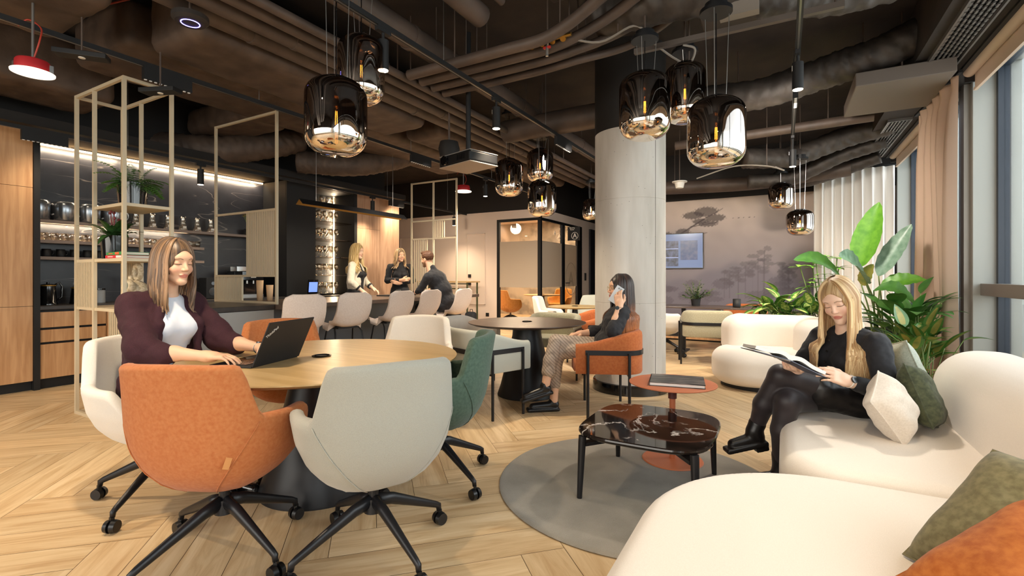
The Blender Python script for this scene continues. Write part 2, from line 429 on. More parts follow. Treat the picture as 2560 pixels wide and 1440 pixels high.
# ---- mural wall: misty landscape, painted per vertex on a fine grid
def build_mural():
    x0, x1, z0, z1 = -2.6, 1.9, 0.0, 2.70; nx, nz = 300, 180
    X = np.linspace(x0, x1, nx); Z = np.linspace(z0, z1, nz); GX, GZ = np.meshgrid(X, Z)
    def c3(s): return np.array(hx(s)[:3])
    top, mid, low, base = c3('c9b8ac'), c3('a39795'), c3('77707a'), c3('4d474b')
    t = GZ[..., None]
    C = np.where(t > 1.9, mid+(top-mid)*np.clip((t-1.9)/.6, 0, 1), low+(mid-low)*np.clip((t-1.1)/.8, 0, 1))
    C = np.where(t < 1.1, base+(low-base)*np.clip((t-.3)/.8, 0, 1), C)
    def blend(mask, col, a): 
        nonlocal C; C = C*(1-(mask*a)[..., None])+col*(mask*a)[..., None]
    nz_ = .5+.5*npn((GX, GZ, GX*.3), 7, 1)*np.cos(GZ*9+GX*5); blend(np.clip(nz_-.3, 0, 1), c3('6e6564'), .28)
    r1 = 1.62+.10*np.sin(GX*2.1+.4)+.05*np.sin(GX*6+1); blend(1/(1+np.exp((GZ-r1)*26)), c3('8b8488'), .5)
    r2 = 1.28+.16*np.sin(GX*2.7+3.6)+.03*np.sin(GX*13); blend(1/(1+np.exp((GZ-r2)*34)), c3('6b6672'), .6)
    rnd = random.Random(8)
    def crown(cx, cz, rx, rz, a, col='5d575c'):
        q = ((GX-cx)/rx)**2+((GZ-cz)/rz)**2+.35*np.sin(GX*95+cz*7)*np.cos(GZ*83+cx*11)
        blend(np.clip((1.15-q)*3, 0, 1), c3(col), a)
    def stem(xa, za, xb, zb, w, a, col='453e40'):
        L = max((xb-xa)**2+(zb-za)**2, 1e-6); u = np.clip(((GX-xa)*(xb-xa)+(GZ-za)*(zb-za))/L, 0, 1)
        dd = np.hypot(GX-xa-u*(xb-xa), GZ-za-u*(zb-za)); blend(np.clip((w-dd)/w*1.6, 0, 1), c3(col), a)
    # large pine upper left
    stem(-1.95, 1.95, -1.35, 2.32, .020, .9); stem(-1.6, 2.18, -1.1, 2.25, .012, .8); stem(-1.35, 2.32, -1.02, 2.50, .01, .7); stem(-1.95, 1.95, -1.3, 2.05, .012, .7)
    for cx, cz, rx, rz in ((-1.55, 2.40, .20, .07), (-1.32, 2.46, .22, .09), (-1.15, 2.33, .18, .07), (-1.42, 2.28, .15, .05), (-1.75, 2.08, .14, .07), (-1.28, 2.22, .17, .05), (-1.62, 2.02, .12, .04), (-2.1, 2.0, .2, .1)):
        crown(cx, cz, rx, rz, .75, '4a4243')
    # distant tree groups
    for k in range(13):
        cx = rnd.uniform(-1.0, .1); h = 1.25+.45*math.exp(-((cx+.3)/.35)**2)*rnd.uniform(.5, 1); 
        stem(cx, .8, cx, h, .007, .5, '5a5459')
        for q in range(4): crown(cx+rnd.uniform(-.09, .09), h-q*.07+.03, rnd.uniform(.05, .11), rnd.uniform(.025, .05), .5)
    for k in range(26): crown(rnd.uniform(-2.4, .6), rnd.uniform(.7, 1.12), rnd.uniform(.08, .2), rnd.uniform(.05, .1), .45, '544e55')
    for k in range(5): stem(-.85+k*.09, 2.30+.012*(k % 2), -.82+k*.09, 2.315-.01*(k % 2), .005, .8)
    vs = [(x, 10.0, z) for z in Z for x in X]; fs = [(j*nx+i, j*nx+i+1, (j+1)*nx+i+1, (j+1)*nx+i) for j in range(nz-1) for i in range(nx-1)]
    nb = len(vs); vs += [(x0, 10.12, z0), (x1, 10.12, z0), (x1, 10.12, z1), (x0, 10.12, z1)]
    fs += [(0, nb, nb+1, nx-1)[::-1], ((nz-1)*nx, nz*nx-1, nb+2, nb+3), (0, (nz-1)*nx, nb+3, nb), (nx-1, nb+1, nb+2, nz*nx-1), (nb, nb+3, nb+2, nb+1)]
    me = bpy.data.meshes.new('wall_mural'); me.from_pydata(vs, [], fs); me.materials.append(vcol('mural_paper', .75))
    cc = np.concatenate([C.reshape(-1, 3), np.tile(c3('8a8080'), (4, 1))]); cc = np.concatenate([cc, np.ones((len(cc), 1))], 1)
    a = me.color_attributes.new('Col', 'FLOAT_COLOR', 'POINT'); a.data.foreach_set('color', cc.ravel())
    o = bpy.data.objects.new('wall_mural', me); COL.objects.link(o); struct(o)
build_mural()
wall('wall_mural_upper', (-2.6, 9.98, 2.70), (1.9, 10.12, 3.62), m_dark)
wall('wall_behind', (-10.2, -3.4, 0), (-6.2, -3.28, 3.62), m_wall)
wall('wall_behind_sill', (-6.2, -3.4, 0), (1.0, -3.28, .5), m_wall)
wall('wall_behind_head', (-6.2, -3.4, 3.0), (1.0, -3.28, 3.62), m_ceil)
wall('wall_behind_right', (1.0, -3.4, 0), (1.75, -3.28, 3.62), m_wall)

# ================================================================ window wall on the right
def window_wall():
    b = MB()
    b.box((1.6, -3.4, 3.24), (1.95, 10.12, 3.62))                 # head
    struct(b.build('wall_right_head', m_frame))
    struct(MB().box((1.6, -3.4, -.0), (1.95, 10.12, .10)).build('wall_right_sill', m_frame))
    i = 1
    for ya, yb in ((6.30, 6.62), (-.6, -.2), (9.90, 10.12)):
        struct(MB().box((1.6, ya, .1), (1.95, yb, 3.24)).build('trim_window_pier_%d' % i, m_frame, bevel=.004)); i += 1
    struct(MB().box((1.55, 6.36, .0), (1.6, 6.46, 3.24)).box((1.57, 6.48, .0), (1.6, 6.6, 3.24)).build('trim_window_cover', m_frame2))
    def win(n, y0, y1, sash=False):
        f = MB(); t = .045
        f.box((1.77, y0, .1), (1.86, y0+t, 3.24)).box((1.77, y1-t, .1), (1.86, y1, 3.24)).box((1.77, y0, .1), (1.86, y1, .1+t)).box((1.77, y0, 3.24-t), (1.86, y1, 3.24))
        w = struct(f.build('window_%d' % n, m_gasket))
        struct(MB().box((1.81, y0+t, .1+t), (1.822, y1-t, 3.24-t)).build('window_glass', m_glass, w))
        if not sash:
            struct(MB().box((1.655, y0, 1.02), (1.80, y1, 1.135)).build('window_transom', m_frame2, w, bevel=.004))
            for k in range(1, int((y1-y0)/2.4)+1):
                yy = y0+(y1-y0)*k/(int((y1-y0)/2.4)+1)
                struct(MB().box((1.78, yy-.03, .1), (1.86, yy+.03, 3.24)).build('window_mullion', m_gasket, w))
        return w
    win(1, -.2, 6.30); win(2, -3.2, -.6); 
    w = win(3, 8.72, 9.90, True)
    struct(MB().box((1.76, 8.64, .1), (1.88, 8.74, 3.24)).build('window_post', m_frame2, w, bevel=.004))
    w2 = win(4, 6.62, 8.64, True)
    s = struct(MB().box((1.70, 7.75, .14), (1.80, 8.60, .24)).box((1.70, 7.75, 3.1), (1.80, 8.60, 3.2)).box((1.70, 7.75, .14), (1.80, 7.9, 3.2)).box((1.70, 8.40, .14), (1.80, 8.60, 3.2)).build('window_sash', M('olive_grey_frame', '6e7068', .4, .3), w2, bevel=.004))
    struct(MB().box((1.672, 8.47, 1.66), (1.70, 8.51, 1.80)).tube([(1.665, 8.49, 1.73), (1.63, 8.49, 1.73), (1.625, 8.48, 1.72), (1.625, 8.46, 1.58)], .011, 8).build('window_handle', M('satin_steel', 'b9bcbc', .3, .9), w2))
window_wall()
# facade louvres and hazy greenery seen outside
m_out = M('outside_green', '8ea08c', .9, c2='b8c4ba', ns=.6)
def hedge_out():
    b = MB(); rnd = random.Random(1)
    for k in range(16): b.sph((rnd.uniform(9, 15), rnd.uniform(-6, 26), rnd.uniform(-1, 1.2)), (rnd.uniform(1, 2), rnd.uniform(1.5, 3), rnd.uniform(1.2, 2.6)), 12)
    o = b.build('foliage_outside', m_out, smooth=True); o['kind'] = 'stuff'
    struct(MB().box((2.2, -40, -1.4), (60, 60, -1.3)).build('ground_outside', M('outside_paving', 'a9aaa4', .9)))
hedge_out()

# ================================================================ curtains
m_curtain = M('linen_curtain', 'c6ab97', .85, bump=.1, bs=400)
m_curtain2 = M('pale_linen_curtain', 'e8e4df', .85, bump=.1, bs=400)
def curtain(name, label, p, q, z0, z1, n, amp, mat, seed):
    rnd = random.Random(seed); P = Vector((*p, 0)); Q = Vector((*q, 0)); d = (Q-P); L = d.length; d.normalize(); w = Vector((-d.y, d.x, 0))
    nu, nv = n*10, 26; b = MB(); ph = [rnd.uniform(-.5, .5) for _ in range(n+1)]
    for side in (0, 1):
        vs = []
        for j in range(nv+1):
            v = j/nv; z = z1+(z0-z1)*v
            for i in range(nu+1):
                u = i/nu; k = u*n; a = amp*(.55+.45*min(1, v*5))
                s = math.sin(2*PI*k)+.35*math.sin(4*PI*k+ph[int(min(k, n-1))]*v*3)
                pinch = 1-.5*math.exp(-((v-.045)/.02)**2)
                pos = P+d*(u*L)+w*(a*s*pinch*(1+.15*math.sin(k*1.7+v*2))+side*.004+.02*math.sin(v*3+u*5))
                vs.append((pos.x, pos.y, z))
        fs = [(j*(nu+1)+i, j*(nu+1)+i+1, (j+1)*(nu+1)+i+1, (j+1)*(nu+1)+i) for j in range(nv) for i in range(nu)]
        b.add(vs, fs if side else [f[::-1] for f in fs])
    o = thing(name, label, 'curtain', (P.x, P.y, 0))
    for k in range(len(b.v)): b.v[k] = (b.v[k][0]-P.x, b.v[k][1]-P.y, b.v[k][2])
    b.build('curtain_fabric', mat, o, smooth=True)
    e = MB(); e.box((-.02, -.02, z1+.0), (.02, .02, z1+.03)); R = Matrix.Rotation(math.atan2(d.y, d.x), 3, 'Z')
    MB().obox((d.x*L/2, d.y*L/2, z1+.02), (L/2+.05, .014, .012), R).build('curtain_rail', m_black, o)
    return o
curtain('curtain', 'beige pleated curtain hanging beside the large pane, white edge', (1.36, 5.72), (1.30, 6.95), .02, 3.0, 5, .055, m_curtain, 1)
curtain('curtain', 'pale pleated curtain hanging over the far corner behind the plants', (.45, 9.80), (1.56, 9.86), .02, 3.0, 8, .05, m_curtain2, 2)
curtain('curtain', 'narrow second curtain layer, shade in its colour, tucked behind the beige pleated curtain', (1.50, 6.42), (1.50, 6.9), .02, 3.0, 3, .03, M('shaded_curtain_cloth', '6d6a70', .8), 3)  # the grey puts shade into the colour of this second curtain layer
def blind(y0, y1, label):
    t = thing('roller_blind', label, 'roller blind', (1.5, (y0+y1)/2, 3.05)); h = (y1-y0)/2
    m = M('blind_fabric', 'cbb9a6', .8)
    MB().cyl((0, -h, .05), (0, h, .05), .045, n=20).build('blind_roller', m, t, smooth=True, auto=.8)
    MB().box((.04, -h, -.10), (.046, h, .06)).build('blind_cloth', m, t)
    MB().box((.03, -h, -.125), (.055, h, -.10)).build('bottom_bar', m, t)
    MB().box((-.03, h, -.04), (.09, h+.02, .12)).build('end_bracket', m_black, t)
blind(.1, 6.0, 'beige roller blind above the large window pane, drawn up')
blind(6.9, 9.6, 'beige roller blind over the far window, behind the beige curtain')
# ================================================================ kitchen run along the left wall
def streaks():
    m, nt, b = nmat('black_marble'); prev = None
    n0 = N(nt, 'TexNoise', Scale=5, Detail=4); nt.links.new(coords(nt), n0.inputs[0]); bc = ramp(nt, n0.outputs[0], [(.35, hx('1f1f24')), (.7, hx('2c2c32'))])
    for ang, sc, w_ in ((.6, (1, .45, 2.6), .0035), (-.8, (1, .4, 2.2), .003), (1.1, (1, .4, 2.4), .003)):
        n1 = N(nt, 'TexNoise', Scale=1.2, Detail=3.2, Roughness=.45, Distortion=.25); nt.links.new(coords(nt, sc, rot=(ang, 0, 0)), n1.inputs[0])
        a = N(nt, 'Math', operation='SUBTRACT'); a.inputs[1].default_value = .5; nt.links.new(n1.outputs[0], a.inputs[0]); a2 = N(nt, 'Math', operation='ABSOLUTE'); nt.links.new(a.outputs[0], a2.inputs[0])
        v = ramp(nt, a2.outputs[0], [(0, (.75,)*3+(1,)), (w_, (0, 0, 0, 1))]); nm_ = N(nt, 'TexNoise', Scale=1.7, Detail=1); nt.links.new(coords(nt, rot=(ang*3, 0, 0)), nm_.inputs[0]); mk = ramp(nt, nm_.outputs[0], [(.47, (0, 0, 0, 1)), (.62, (1, 1, 1, 1))]); mm = N(nt, 'Mix', data_type='RGBA', blend_type='MULTIPLY'); mm.inputs[0].default_value = 1; nt.links.new(v, mm.inputs[6]); nt.links.new(mk, mm.inputs[7])
        mx = N(nt, 'Mix', data_type='RGBA'); nt.links.new(mm.outputs[2], mx.inputs[0]); nt.links.new(bc, mx.inputs[6]); mx.inputs[7].default_value = hx('8f857e'); bc = mx.outputs[2]
    nt.links.new(bc, b.inputs['Base Color']); b.inputs['Roughness'].default_value = .35; return m
m_slab = streaks()
m_slate = M('slate_worktop', '2e2b2a', .4, c2='3b3532', ns=9)
m_shelf = M('taupe_shelf', '8f7d72', .5)
m_jug = M('dark_mirror_jug', 'a2a7ae', .22, .85)
m_jugw = thinglass('tumbler_glass', (.98, .95, .9, 1), .26, .08)
m_steel = M('brushed_steel', 'b5b5b3', .3, .9)
m_gblack = M('gloss_black', '0e0e10', .12, coat=.5)

def tall_cabinet(name, label, y0, y1, seams, mat, zt=2.76, x0=-7.5, x1=-6.9, n=1):
    t = thing(name, label, 'cabinet', (x1, (y0+y1)/2, 0)); h = (y1-y0)/2
    MB().box((x0-x1, -h, .1), (-.022, h, zt)).build('cabinet_body', m_blk, t)
    MB().box((x0-x1, -h, 0), (-.05, h, .1)).build('plinth', m_blk, t)
    zs = [.10]+seams+[zt]; w = 2*h/n
    for i in range(n):
        for j in range(len(zs)-1):
            MB().box((-.022, -h+i*w+.002, zs[j]+.002), (0, -h+(i+1)*w-.002, zs[j+1]-.002)).build('cabinet_door', mat, t)
    return t
tall_cabinet('tall_cabinet', 'tall oak cabinet at the left picture edge, reaching the ceiling beam', 1.30, 1.968, [.89, 2.14], m_cab)
tall_cabinet('tall_cabinet', 'tall oak cabinet left of the one beside the black upright', .62, 1.296, [.89, 2.14], m_cab)
tall_cabinet('tall_cabinet', 'rosy oak tall cabinet beside the lit wine glass niche, door split near the top', 6.40, 6.99, [2.11], m_cab2, 2.74)
tall_cabinet('tall_cabinet', 'rosy oak tall cabinet with one full-height door at the end of the kitchen', 6.992, 7.53, [], m_cab2, 2.74)
tall_cabinet('tall_cabinet', 'tall matt black cabinet between the marble splashback and the wine glass niche', 4.95, 5.50, [], m_blk, 2.74)
tag(MB().box((-7.5, 1.97, 0), (-6.88, 2.02, 2.72)).build('black_upright', m_blk), 'black upright panel between tall oak cabinet and marble splashback', 'panel')
struct(MB().box((-7.55, .0, 2.76), (-6.72, 7.53, 2.86)).build('trim_kitchen_head', m_dark))
struct(MB().box((-7.56, .0, 2.86), (-7.3, 7.53, 3.62)).build('trim_kitchen_bulkhead', m_dark))
struct(MB().box((-7.549, 2.02, .0), (-7.50, 4.95, 2.76)).build('wall_splashback', m_slab))
# base units
def base_unit(y0, y1, kind, label):
    t = thing('base_cabinet', label, 'cabinet', (-6.9, (y0+y1)/2, 0)); h = (y1-y0)/2
    MB().box((-.6, -h, .1), (-.022, h, .84)).build('cabinet_body', m_blk, t)
    MB().box((-.6, -h, 0), (-.04, h, .1)).build('plinth', m_blk, t)
    if kind == 'drawers':
        for a, b_ in ((.655, .82), (.50, .63), (.11, .475)):
            MB().box((-.022, -h+.002, a), (0, h-.002, b_)).build('drawer', m_cab, t)
    else:
        MB().box((-.022, -h+.002, .11), (0, h-.002, .83)).build('cabinet_door', m_cab, t)
    return t
base_unit(2.02, 2.60, 'drawers', 'oak base cabinet with two drawers over a deep one, under the kettle')
base_unit(2.604, 3.19, 'door', 'oak base cabinet with one door, right of the drawers, under the black tap')
base_unit(3.194, 3.78, 'door', 'oak base cabinet behind the seated woman in the burgundy blazer')
base_unit(3.784, 4.36, 'door', 'oak base cabinet behind the island, under the black speaker')
base_unit(4.364, 4.946, 'door', 'oak base cabinet beside the matt black tall cabinet, under the coffee machine')
tag(MB().box((-7.5, 2.02, .845), (-6.88, 4.95, .885)).build('kitchen_worktop', m_slate, bevel=.004), 'dark slate worktop running along the marble splashback', 'worktop')
def wall_shelf(z, y1, label):
    t = thing('wall_shelf', label, 'shelf', (-7.5, 2.03, z)); L = y1-2.03
    MB().box((0, 0, -.035), (.22, L, 0)).build('shelf_board', m_shelf, t)
wall_shelf(1.85, 4.94, 'long taupe wall shelf, topmost, holding jugs and carafes')
wall_shelf(1.62, 3.90, 'taupe wall shelf in the middle, holding the drinking glasses')
wall_shelf(1.43, 3.90, 'lowest taupe wall shelf, holding the black mugs')
tag(MB().box((-7.495, 2.03, 2.722), (-7.475, 4.93, 2.742)).build('cove_light', M('cove_led', (1, .62, .28, 1), emit=7)), 'warm strip of light along the top of the marble splashback', 'light')
for y in (2.5, 3.5, 4.4):
    l = area('cove_glow', (-7.40, y, 2.70), (0, .8, 0), .03, .95, 6, kelvin('w'))
for y in (2.5, 3.3):
    area('shelf_glow', (-7.34, y, 1.808), (0, 1.35, 0), .008, .8, 3, kelvin('w'))
# crockery on the wall shelves
def jug():
    t = thing('glass_jug', '', 'jug')
    MB().lathe([(.07, 0), (.078, .01), (.082, .14), (.076, .17), (.072, .172), (.078, .14), (.074, .012), (.0, .01)], 24).build('jug_body', m_jug, t, smooth=True)
    MB().tube(arc(0, .075, .045, -PI/2*.9, PI/2*.9, 10) and [(0, .075+.05*math.cos(a), .10+.05*math.sin(a)) for a in [(-1.3+2.6*i/9) for i in range(10)]], .008, 8).build('jug_handle', m_steel, t, smooth=True)
    return t
j0 = jug(); pos = ['at the black upright', 'second from the black upright', 'third from the black upright', 'fourth from the black upright, between the frame posts']
for i, p in enumerate(pos):
    o = j0 if i == 0 else dup(j0)
    o.scale = (1.3,)*3; o.location = (-7.39, 2.15+.235*i, 1.851); o['label'] = 'mirrored jug on the top wall shelf, '+p; o['group'] = 'jugs on the top wall shelf'
def carafe():
    t = thing('glass_carafe', '', 'carafe')
    MB().lathe([(.0, 0), (.055, .0), (.056, .02), (.032, .13), (.030, .165), (.040, .195), (.038, .195), (.027, .165), (.029, .13), (.052, .02), (0, .012)], 20).build('carafe_body', m_jugw, t, smooth=True)
    MB().box((.046, -.02, .03), (.054, .02, .06)).build('carafe_label', m_white, t)
    return t
c0 = carafe()
for i in range(6):
    o = c0 if i == 0 else dup(c0)
    o.location = (-7.39, 3.10+.19*i, 1.851); o['label'] = 'clear glass carafe on the top wall shelf, '+['first after the jugs', 'second after the jugs', 'above the woman in burgundy', 'fourth after the jugs', 'last but one', 'at the far end of the row'][i]; o['group'] = 'carafes on the top wall shelf'
tum = MB().lathe([(.0, 0), (.030, 0), (.038, .085), (.0365, .085), (.029, .006), (0, .006)], 14).build('drinking_glass', m_jugw, smooth=True)
k = 0; nth = lambda i: 'first second third fourth fifth sixth seventh eighth ninth tenth eleventh twelfth thirteenth fourteenth fifteenth sixteenth seventeenth eighteenth nineteenth twentieth'.split()[i]
for r in (0, 1):
    for i in range(20):
        o = tum if k == 0 else dup(tum); k += 1
        o.location = (-7.44+.10*r, 2.09+.092*i, 1.6205); tag(o, 'drinking glass on the middle wall shelf, %s row, %s from the black upright' % (('back', 'front')[r], nth(i)), 'glass', 'drinking glasses on the middle wall shelf')
def mug(mat, name='coffee_mug'):
    t = thing(name, '', 'mug')
    MB().lathe([(.0, 0), (.036, 0), (.040, .01), (.040, .09), (.037, .09), (.036, .01), (0, .008)], 20).build('mug_body', mat, t, smooth=True)
    MB().tube([(0, .038+.026*math.cos(a), .047+.026*math.sin(a)) for a in [(-1.4+2.8*i/7) for i in range(8)]], .005, 6).build('mug_handle', mat, t, smooth=True)
    return t
g0 = mug(m_blk)
for i in range(14):
    o = g0 if i == 0 else dup(g0)
    o.location = (-7.37, 2.09+.125*i, 1.431); o['label'] = 'small black mug on the lowest wall shelf, %s from the black upright' % nth(i); o['group'] = 'black mugs on the lowest wall shelf'
# appliances on the worktop
def kettle(loc, label, h=.22):
    t = thing('electric_kettle', label, 'kettle', loc)
    MB().lathe([(.0, 0), (.085, 0), (.085, .02), (.08, .03), (.066, h), (.05, h+.012), (0, h+.015)], 24).build('kettle_body', m_gblack, t, smooth=True, auto=.8)
    MB().lathe([(.068, h-.012), (.070, h-.01), (.070, h), (.067, h+.002)], 24, cap=False).build('kettle_rim', m_brass, t, smooth=True)
    MB().tube([(0, .06, h), (0, .10, h+.03), (0, .125, h-.02), (0, .12, .08), (0, .08, .05)], .012, 8).build('kettle_handle', m_gblack, t, smooth=True)
    MB().cyl((0, 0, h+.012), (0, 0, h+.035), .014).build('lid_knob', m_gblack, t)
kettle((-7.18, 2.17, .886), 'black kettle with a warm metal rim next to the black upright')
kettle((-7.20, 2.45, .886), 'second black kettle, right of the one by the black upright', .19)
t = thing('coffee_canister', 'small grey canister beside the two kettles', 'canister', (-7.22, 2.66, .886))
MB().lathe([(0, 0), (.05, 0), (.05, .15), (.045, .155), (0, .156)], 20).build('canister_body', M('grey_ceramic', '8a8d90', .4), t, smooth=True, auto=.8)
MB().lathe([(0, .156), (.052, .156), (.052, .175), (0, .178)], 20).build('canister_lid', m_gblack, t, smooth=True, auto=.8)
t = thing('kitchen_tap', 'matt black angular tap standing at the sink', 'tap', (-7.30, 3.02, .886))
MB().tube([(0, 0, 0), (0, 0, .29), (.01, 0, .31), (.20, 0, .32), (.21, 0, .30)], .016, 10).build('tap_spout', m_blk, t, smooth=True)
MB().cyl((0, 0, 0), (0, 0, .02), .03).build('tap_base', m_blk, t)
MB().box((.0, .01, .12), (.11, .03, .145)).build('tap_lever', m_blk, t)
t = thing('loudspeaker', 'small black boxy loudspeaker on the back worktop behind the woman in burgundy', 'speaker', (-7.25, 3.95, .886))
MB().box((-.1, -.09, 0), (.1, .09, .30)).build('speaker_box', m_blk, t, bevel=.008)
MB().cyl((.1, 0, .1), (.104, 0, .1), .06).build('speaker_cone', m_gblack, t); MB().cyl((.1, 0, .22), (.104, 0, .22), .025).build('tweeter', m_gblack, t)
t = thing('coffee_machine', 'boxy black coffee machine under the top wall shelf', 'coffee machine', (-7.18, 4.45, .886))
MB().box((-.2, -.17, 0), (.0, .17, .40)).build('machine_body', m_gblack, t, bevel=.01)
MB().box((.0, -.17, .26), (.2, .17, .40)).build('machine_head', m_gblack, t, bevel=.01)
MB().box((.0, -.16, 0), (.2, .16, .05)).build('drip_tray', m_steel, t)
MB().box((.201, -.04, .30), (.204, .04, .37)).build('display', M('pale_display', 'c9c2b4', .3), t)
for q in (-.05, .05): MB().cyl((.12, q, .21), (.12, q, .26), .014).build('spout', m_steel, t)
MB().box((-.19, -.12, .40), (-.02, .12, .47)).build('bean_hopper', m_jugw, t)
t = thing('tablet_screen', 'small lit tablet screen leaning on the matt black tall cabinet', 'tablet', (-6.62, 5.22, .885))
MB().obox((0, 0, .14), (.008, .09, .13), Matrix.Rotation(.1, 3, 'Y')).build('tablet_body', m_gblack, t)
MB().obox((.010, 0, .15), (.002, .08, .08), Matrix.Rotation(.1, 3, 'Y')).build('tablet_display', M('tablet_glow', '5f78c0', .3, emit=1.2), t)
MB().box((-.03, -.05, 0), (.05, .05, .012)).build('tablet_foot', m_gblack, t)
# shelf for the tablet: low black cabinet worktop in front of the tall black block
tag(MB().box((-6.9, 4.95, .845), (-6.5, 6.36, .885)).box((-6.88, 4.96, 0), (-6.55, 6.35, .845)).build('side_counter', m_blk), 'black counter under the wine glass niche', 'counter')
# wine glass niche
t = thing('display_niche', 'black display niche with glass shelves and a bright strip of light', 'cabinet', (-6.9, 5.93, 0))
MB().box((-.6, -.43, .885), (-.56, .43, 2.74)).build('back_panel', m_blk, t)
MB().box((-.56, .41, .885), (0, .43, 2.74)).build('side_panel', m_blk, t)
MB().box((-.6, -.43, 2.72), (0, .43, 2.74)).build('top_panel', m_blk, t)
MB().box((-.02, .405, .885), (.01, .47, 2.74)).build('front_edge', m_blk, t)
MB().box((-.545, .395, .89), (-.53, .41, 2.71)).build('light_strip', M('niche_led', (1, .68, .36, 1), emit=14), t)
m_bronze = thinglass('bronze_glass', (.75, .62, .5, 1), .12)
NZ = [.90, 1.23, 1.55, 1.86, 2.17, 2.45]
for z in NZ[1:]: MB().box((-.55, -.42, z-.012), (-.05, .40, z)).build('glass_shelf', m_bronze, t)
area('niche_glow', (-7.42, 6.325, 1.8), (-PI/2, 0, 0), .014, 1.75, 14, kelvin('w'))
wg = MB().lathe([(.0, 0), (.032, 0), (.030, .004), (.005, .010), (.004, .085), (.02, .098), (.036, .125), (.038, .155), (.030, .20), (.028, .20), (.035, .155), (.033, .128), (.0, .10)], 14).build('wine_glass', thinglass('wine_glass', (1, .96, .9, 1), .22), smooth=True)
k = 0; nm = ['counter level', 'lowest glass shelf', 'second glass shelf', 'third glass shelf', 'fourth glass shelf', 'top glass shelf']
for s_, z in enumerate(NZ):
    for r in range(3):
        for i in range(5):
            if s_ == 5 and r == 2: continue
            o = wg if k == 0 else dup(wg); k += 1
            o.location = (-7.36+.13*r, 5.60+.125*i+.03*(r % 2), z+.001+(.0 if s_ else 0)); tag(o, 'niche wine glass, %s, %s row, %s from left' % (nm[s_], ('back', 'middle', 'front')[r], nth(i)), 'glass', 'wine glasses at the '+nm[s_])
# ================================================================ island
m_isl = M('grey_island_panel', 'a4a6a5', .5)
m_isl2 = M('slate_blue_panel', '5a6168', .5)
m_bar = M('brown_stone_top', '4d4039', .32, c2='5d4f46', ns=6)
t = thing('kitchen_island', 'kitchen island with pale grey end panel and slate blue front behind the bar stools', 'kitchen island', (-5.4, 4.9, 0))
MB().box((-.6, -2.45, .08), (.53, -1.56, .84)).build('end_block', m_isl, t, bevel=.003)
MB().box((-.6, -1.555, .08), (.28, 2.2, .84)).build('island_body', m_isl2, t, bevel=.003)
MB().box((-.57, -2.4, 0), (.25, 2.15, .08)).build('plinth', m_blk, t)
tag(MB().box((-6.02, 2.42, .845), (-4.85, 3.338, .895)).build('island_worktop', m_slate, bevel=.004), 'dark slate worktop on the near end of the island', 'worktop')
tag(MB().box((-6.02, 3.342, .845), (-4.72, 7.2, .895)).build('bar_counter', m_bar, bevel=.004), 'brown stone bar top above the row of bar stools', 'worktop')
# small things on the island
o = mug(m_blk); o.location = (-5.6, 6.1, .896); o['label'] = 'black mug on the bar top in front of the woman with crossed arms'
tag(MB().box((-.16, -.11, 0), (.16, .11, .016)).build('closed_laptop', m_blk, loc=(-5.45, 5.72, .896), rot=.2, bevel=.004), 'closed black laptop lying on the bar top between the standing women', 'laptop')
for i, (x, y, h_) in enumerate(((-5.75, 3.75, .26), (-5.7, 3.85, .2))):
    t = thing('cup_stack', ['tall stack of paper cups beside the slatted divider', 'shorter stack of paper cups beside the slatted divider'][i], 'cups', (x, y, .896))
    MB().lathe([(0, 0), (.032, 0), (.042, h_), (.040, h_), (0, h_-.01)], 18).build('paper_cup', M('kraft_paper', 'd9b48c', .7), t, smooth=True)
# ================================================================ champagne metal frames
def frame_tag(t, name, bars, w=.026):
    for p, q in bars: MB().bar(p, q, w, w).build(name, m_gold, t)
def slats(t, x0, x1, y, z0, z1, n=8):
    b = MB()
    for i in range(n):
        x = x0+(x1-x0)*(i+.5)/n; b.box((x-.006, y-.011, z0), (x+.006, y+.011, z1))
    return b.build('slat_panel', m_gold, t)
t = thing('shelving_tower', 'tall champagne metal shelving tower with slatted panels behind the woman in burgundy', 'shelf', (-4.985, 2.0, 0))
xs = (-.435, -.085, .435); ys = (-.17, .17); H = 2.79
for x in xs:
    for y in ys: MB().box((x-.013, y-.013, 0), (x+.013, y+.013, H)).build('post', m_gold, t)
for z in (.013, H-.013):
    for y in ys: MB().box((-.422, y-.012, z-.013), (.422, y+.012, z+.013)).build('rail', m_gold, t)
    for x in (xs[0], xs[2]): MB().box((x-.012, -.158, z-.013), (x+.012, .158, z+.013)).build('rail', m_gold, t)
MB().box((-.09, -.175, 1.765), (.442, .175, 1.79)).build('shelf_board', m_gold, t)
MB().box((-.442, -.175, 1.325), (.442, .175, 1.35)).build('shelf_board', m_gold, t)
MB().box((-.442, -.175, .915), (.442, .175, .94)).build('shelf_board', m_gold, t)
slats(t, -.42, -.10, -.17, .94, 1.325, 10); slats(t, .19, .42, -.17, .30, .915, 7); slats(t, -.42, -.10, .17, .94, 1.325, 10)
MB().box((.18, -.175, .28), (.442, .175, .30)).build('shelf_board', m_gold, t)
t = thing('slatted_divider', 'champagne metal divider with slatted panels standing on the near end of the island', 'divider', (-5.5, 3.40, .896))
for x in (-.59, .59): MB().box((x-.013, -.013, 0), (x+.013, .013, 2.15)).build('post', m_gold, t)
for z in (.013, .315, 1.055, 2.137): MB().box((-.577, -.012, z-.012), (.577, .012, z+.012)).build('rail', m_gold, t)
slats(t, .03, .577, 0, .327, 1.043, 13); slats(t, -.577, -.03, 0, .025, .303, 13)
t = thing('slatted_divider', 'champagne metal divider with three posts at the far end of the bar', 'divider', (-5.4, 6.77, .896))
for x in (-.5, 0, .5): MB().box((x-.013, -.013, 0), (x+.013, .013, 2.0)).build('post', m_gold, t)
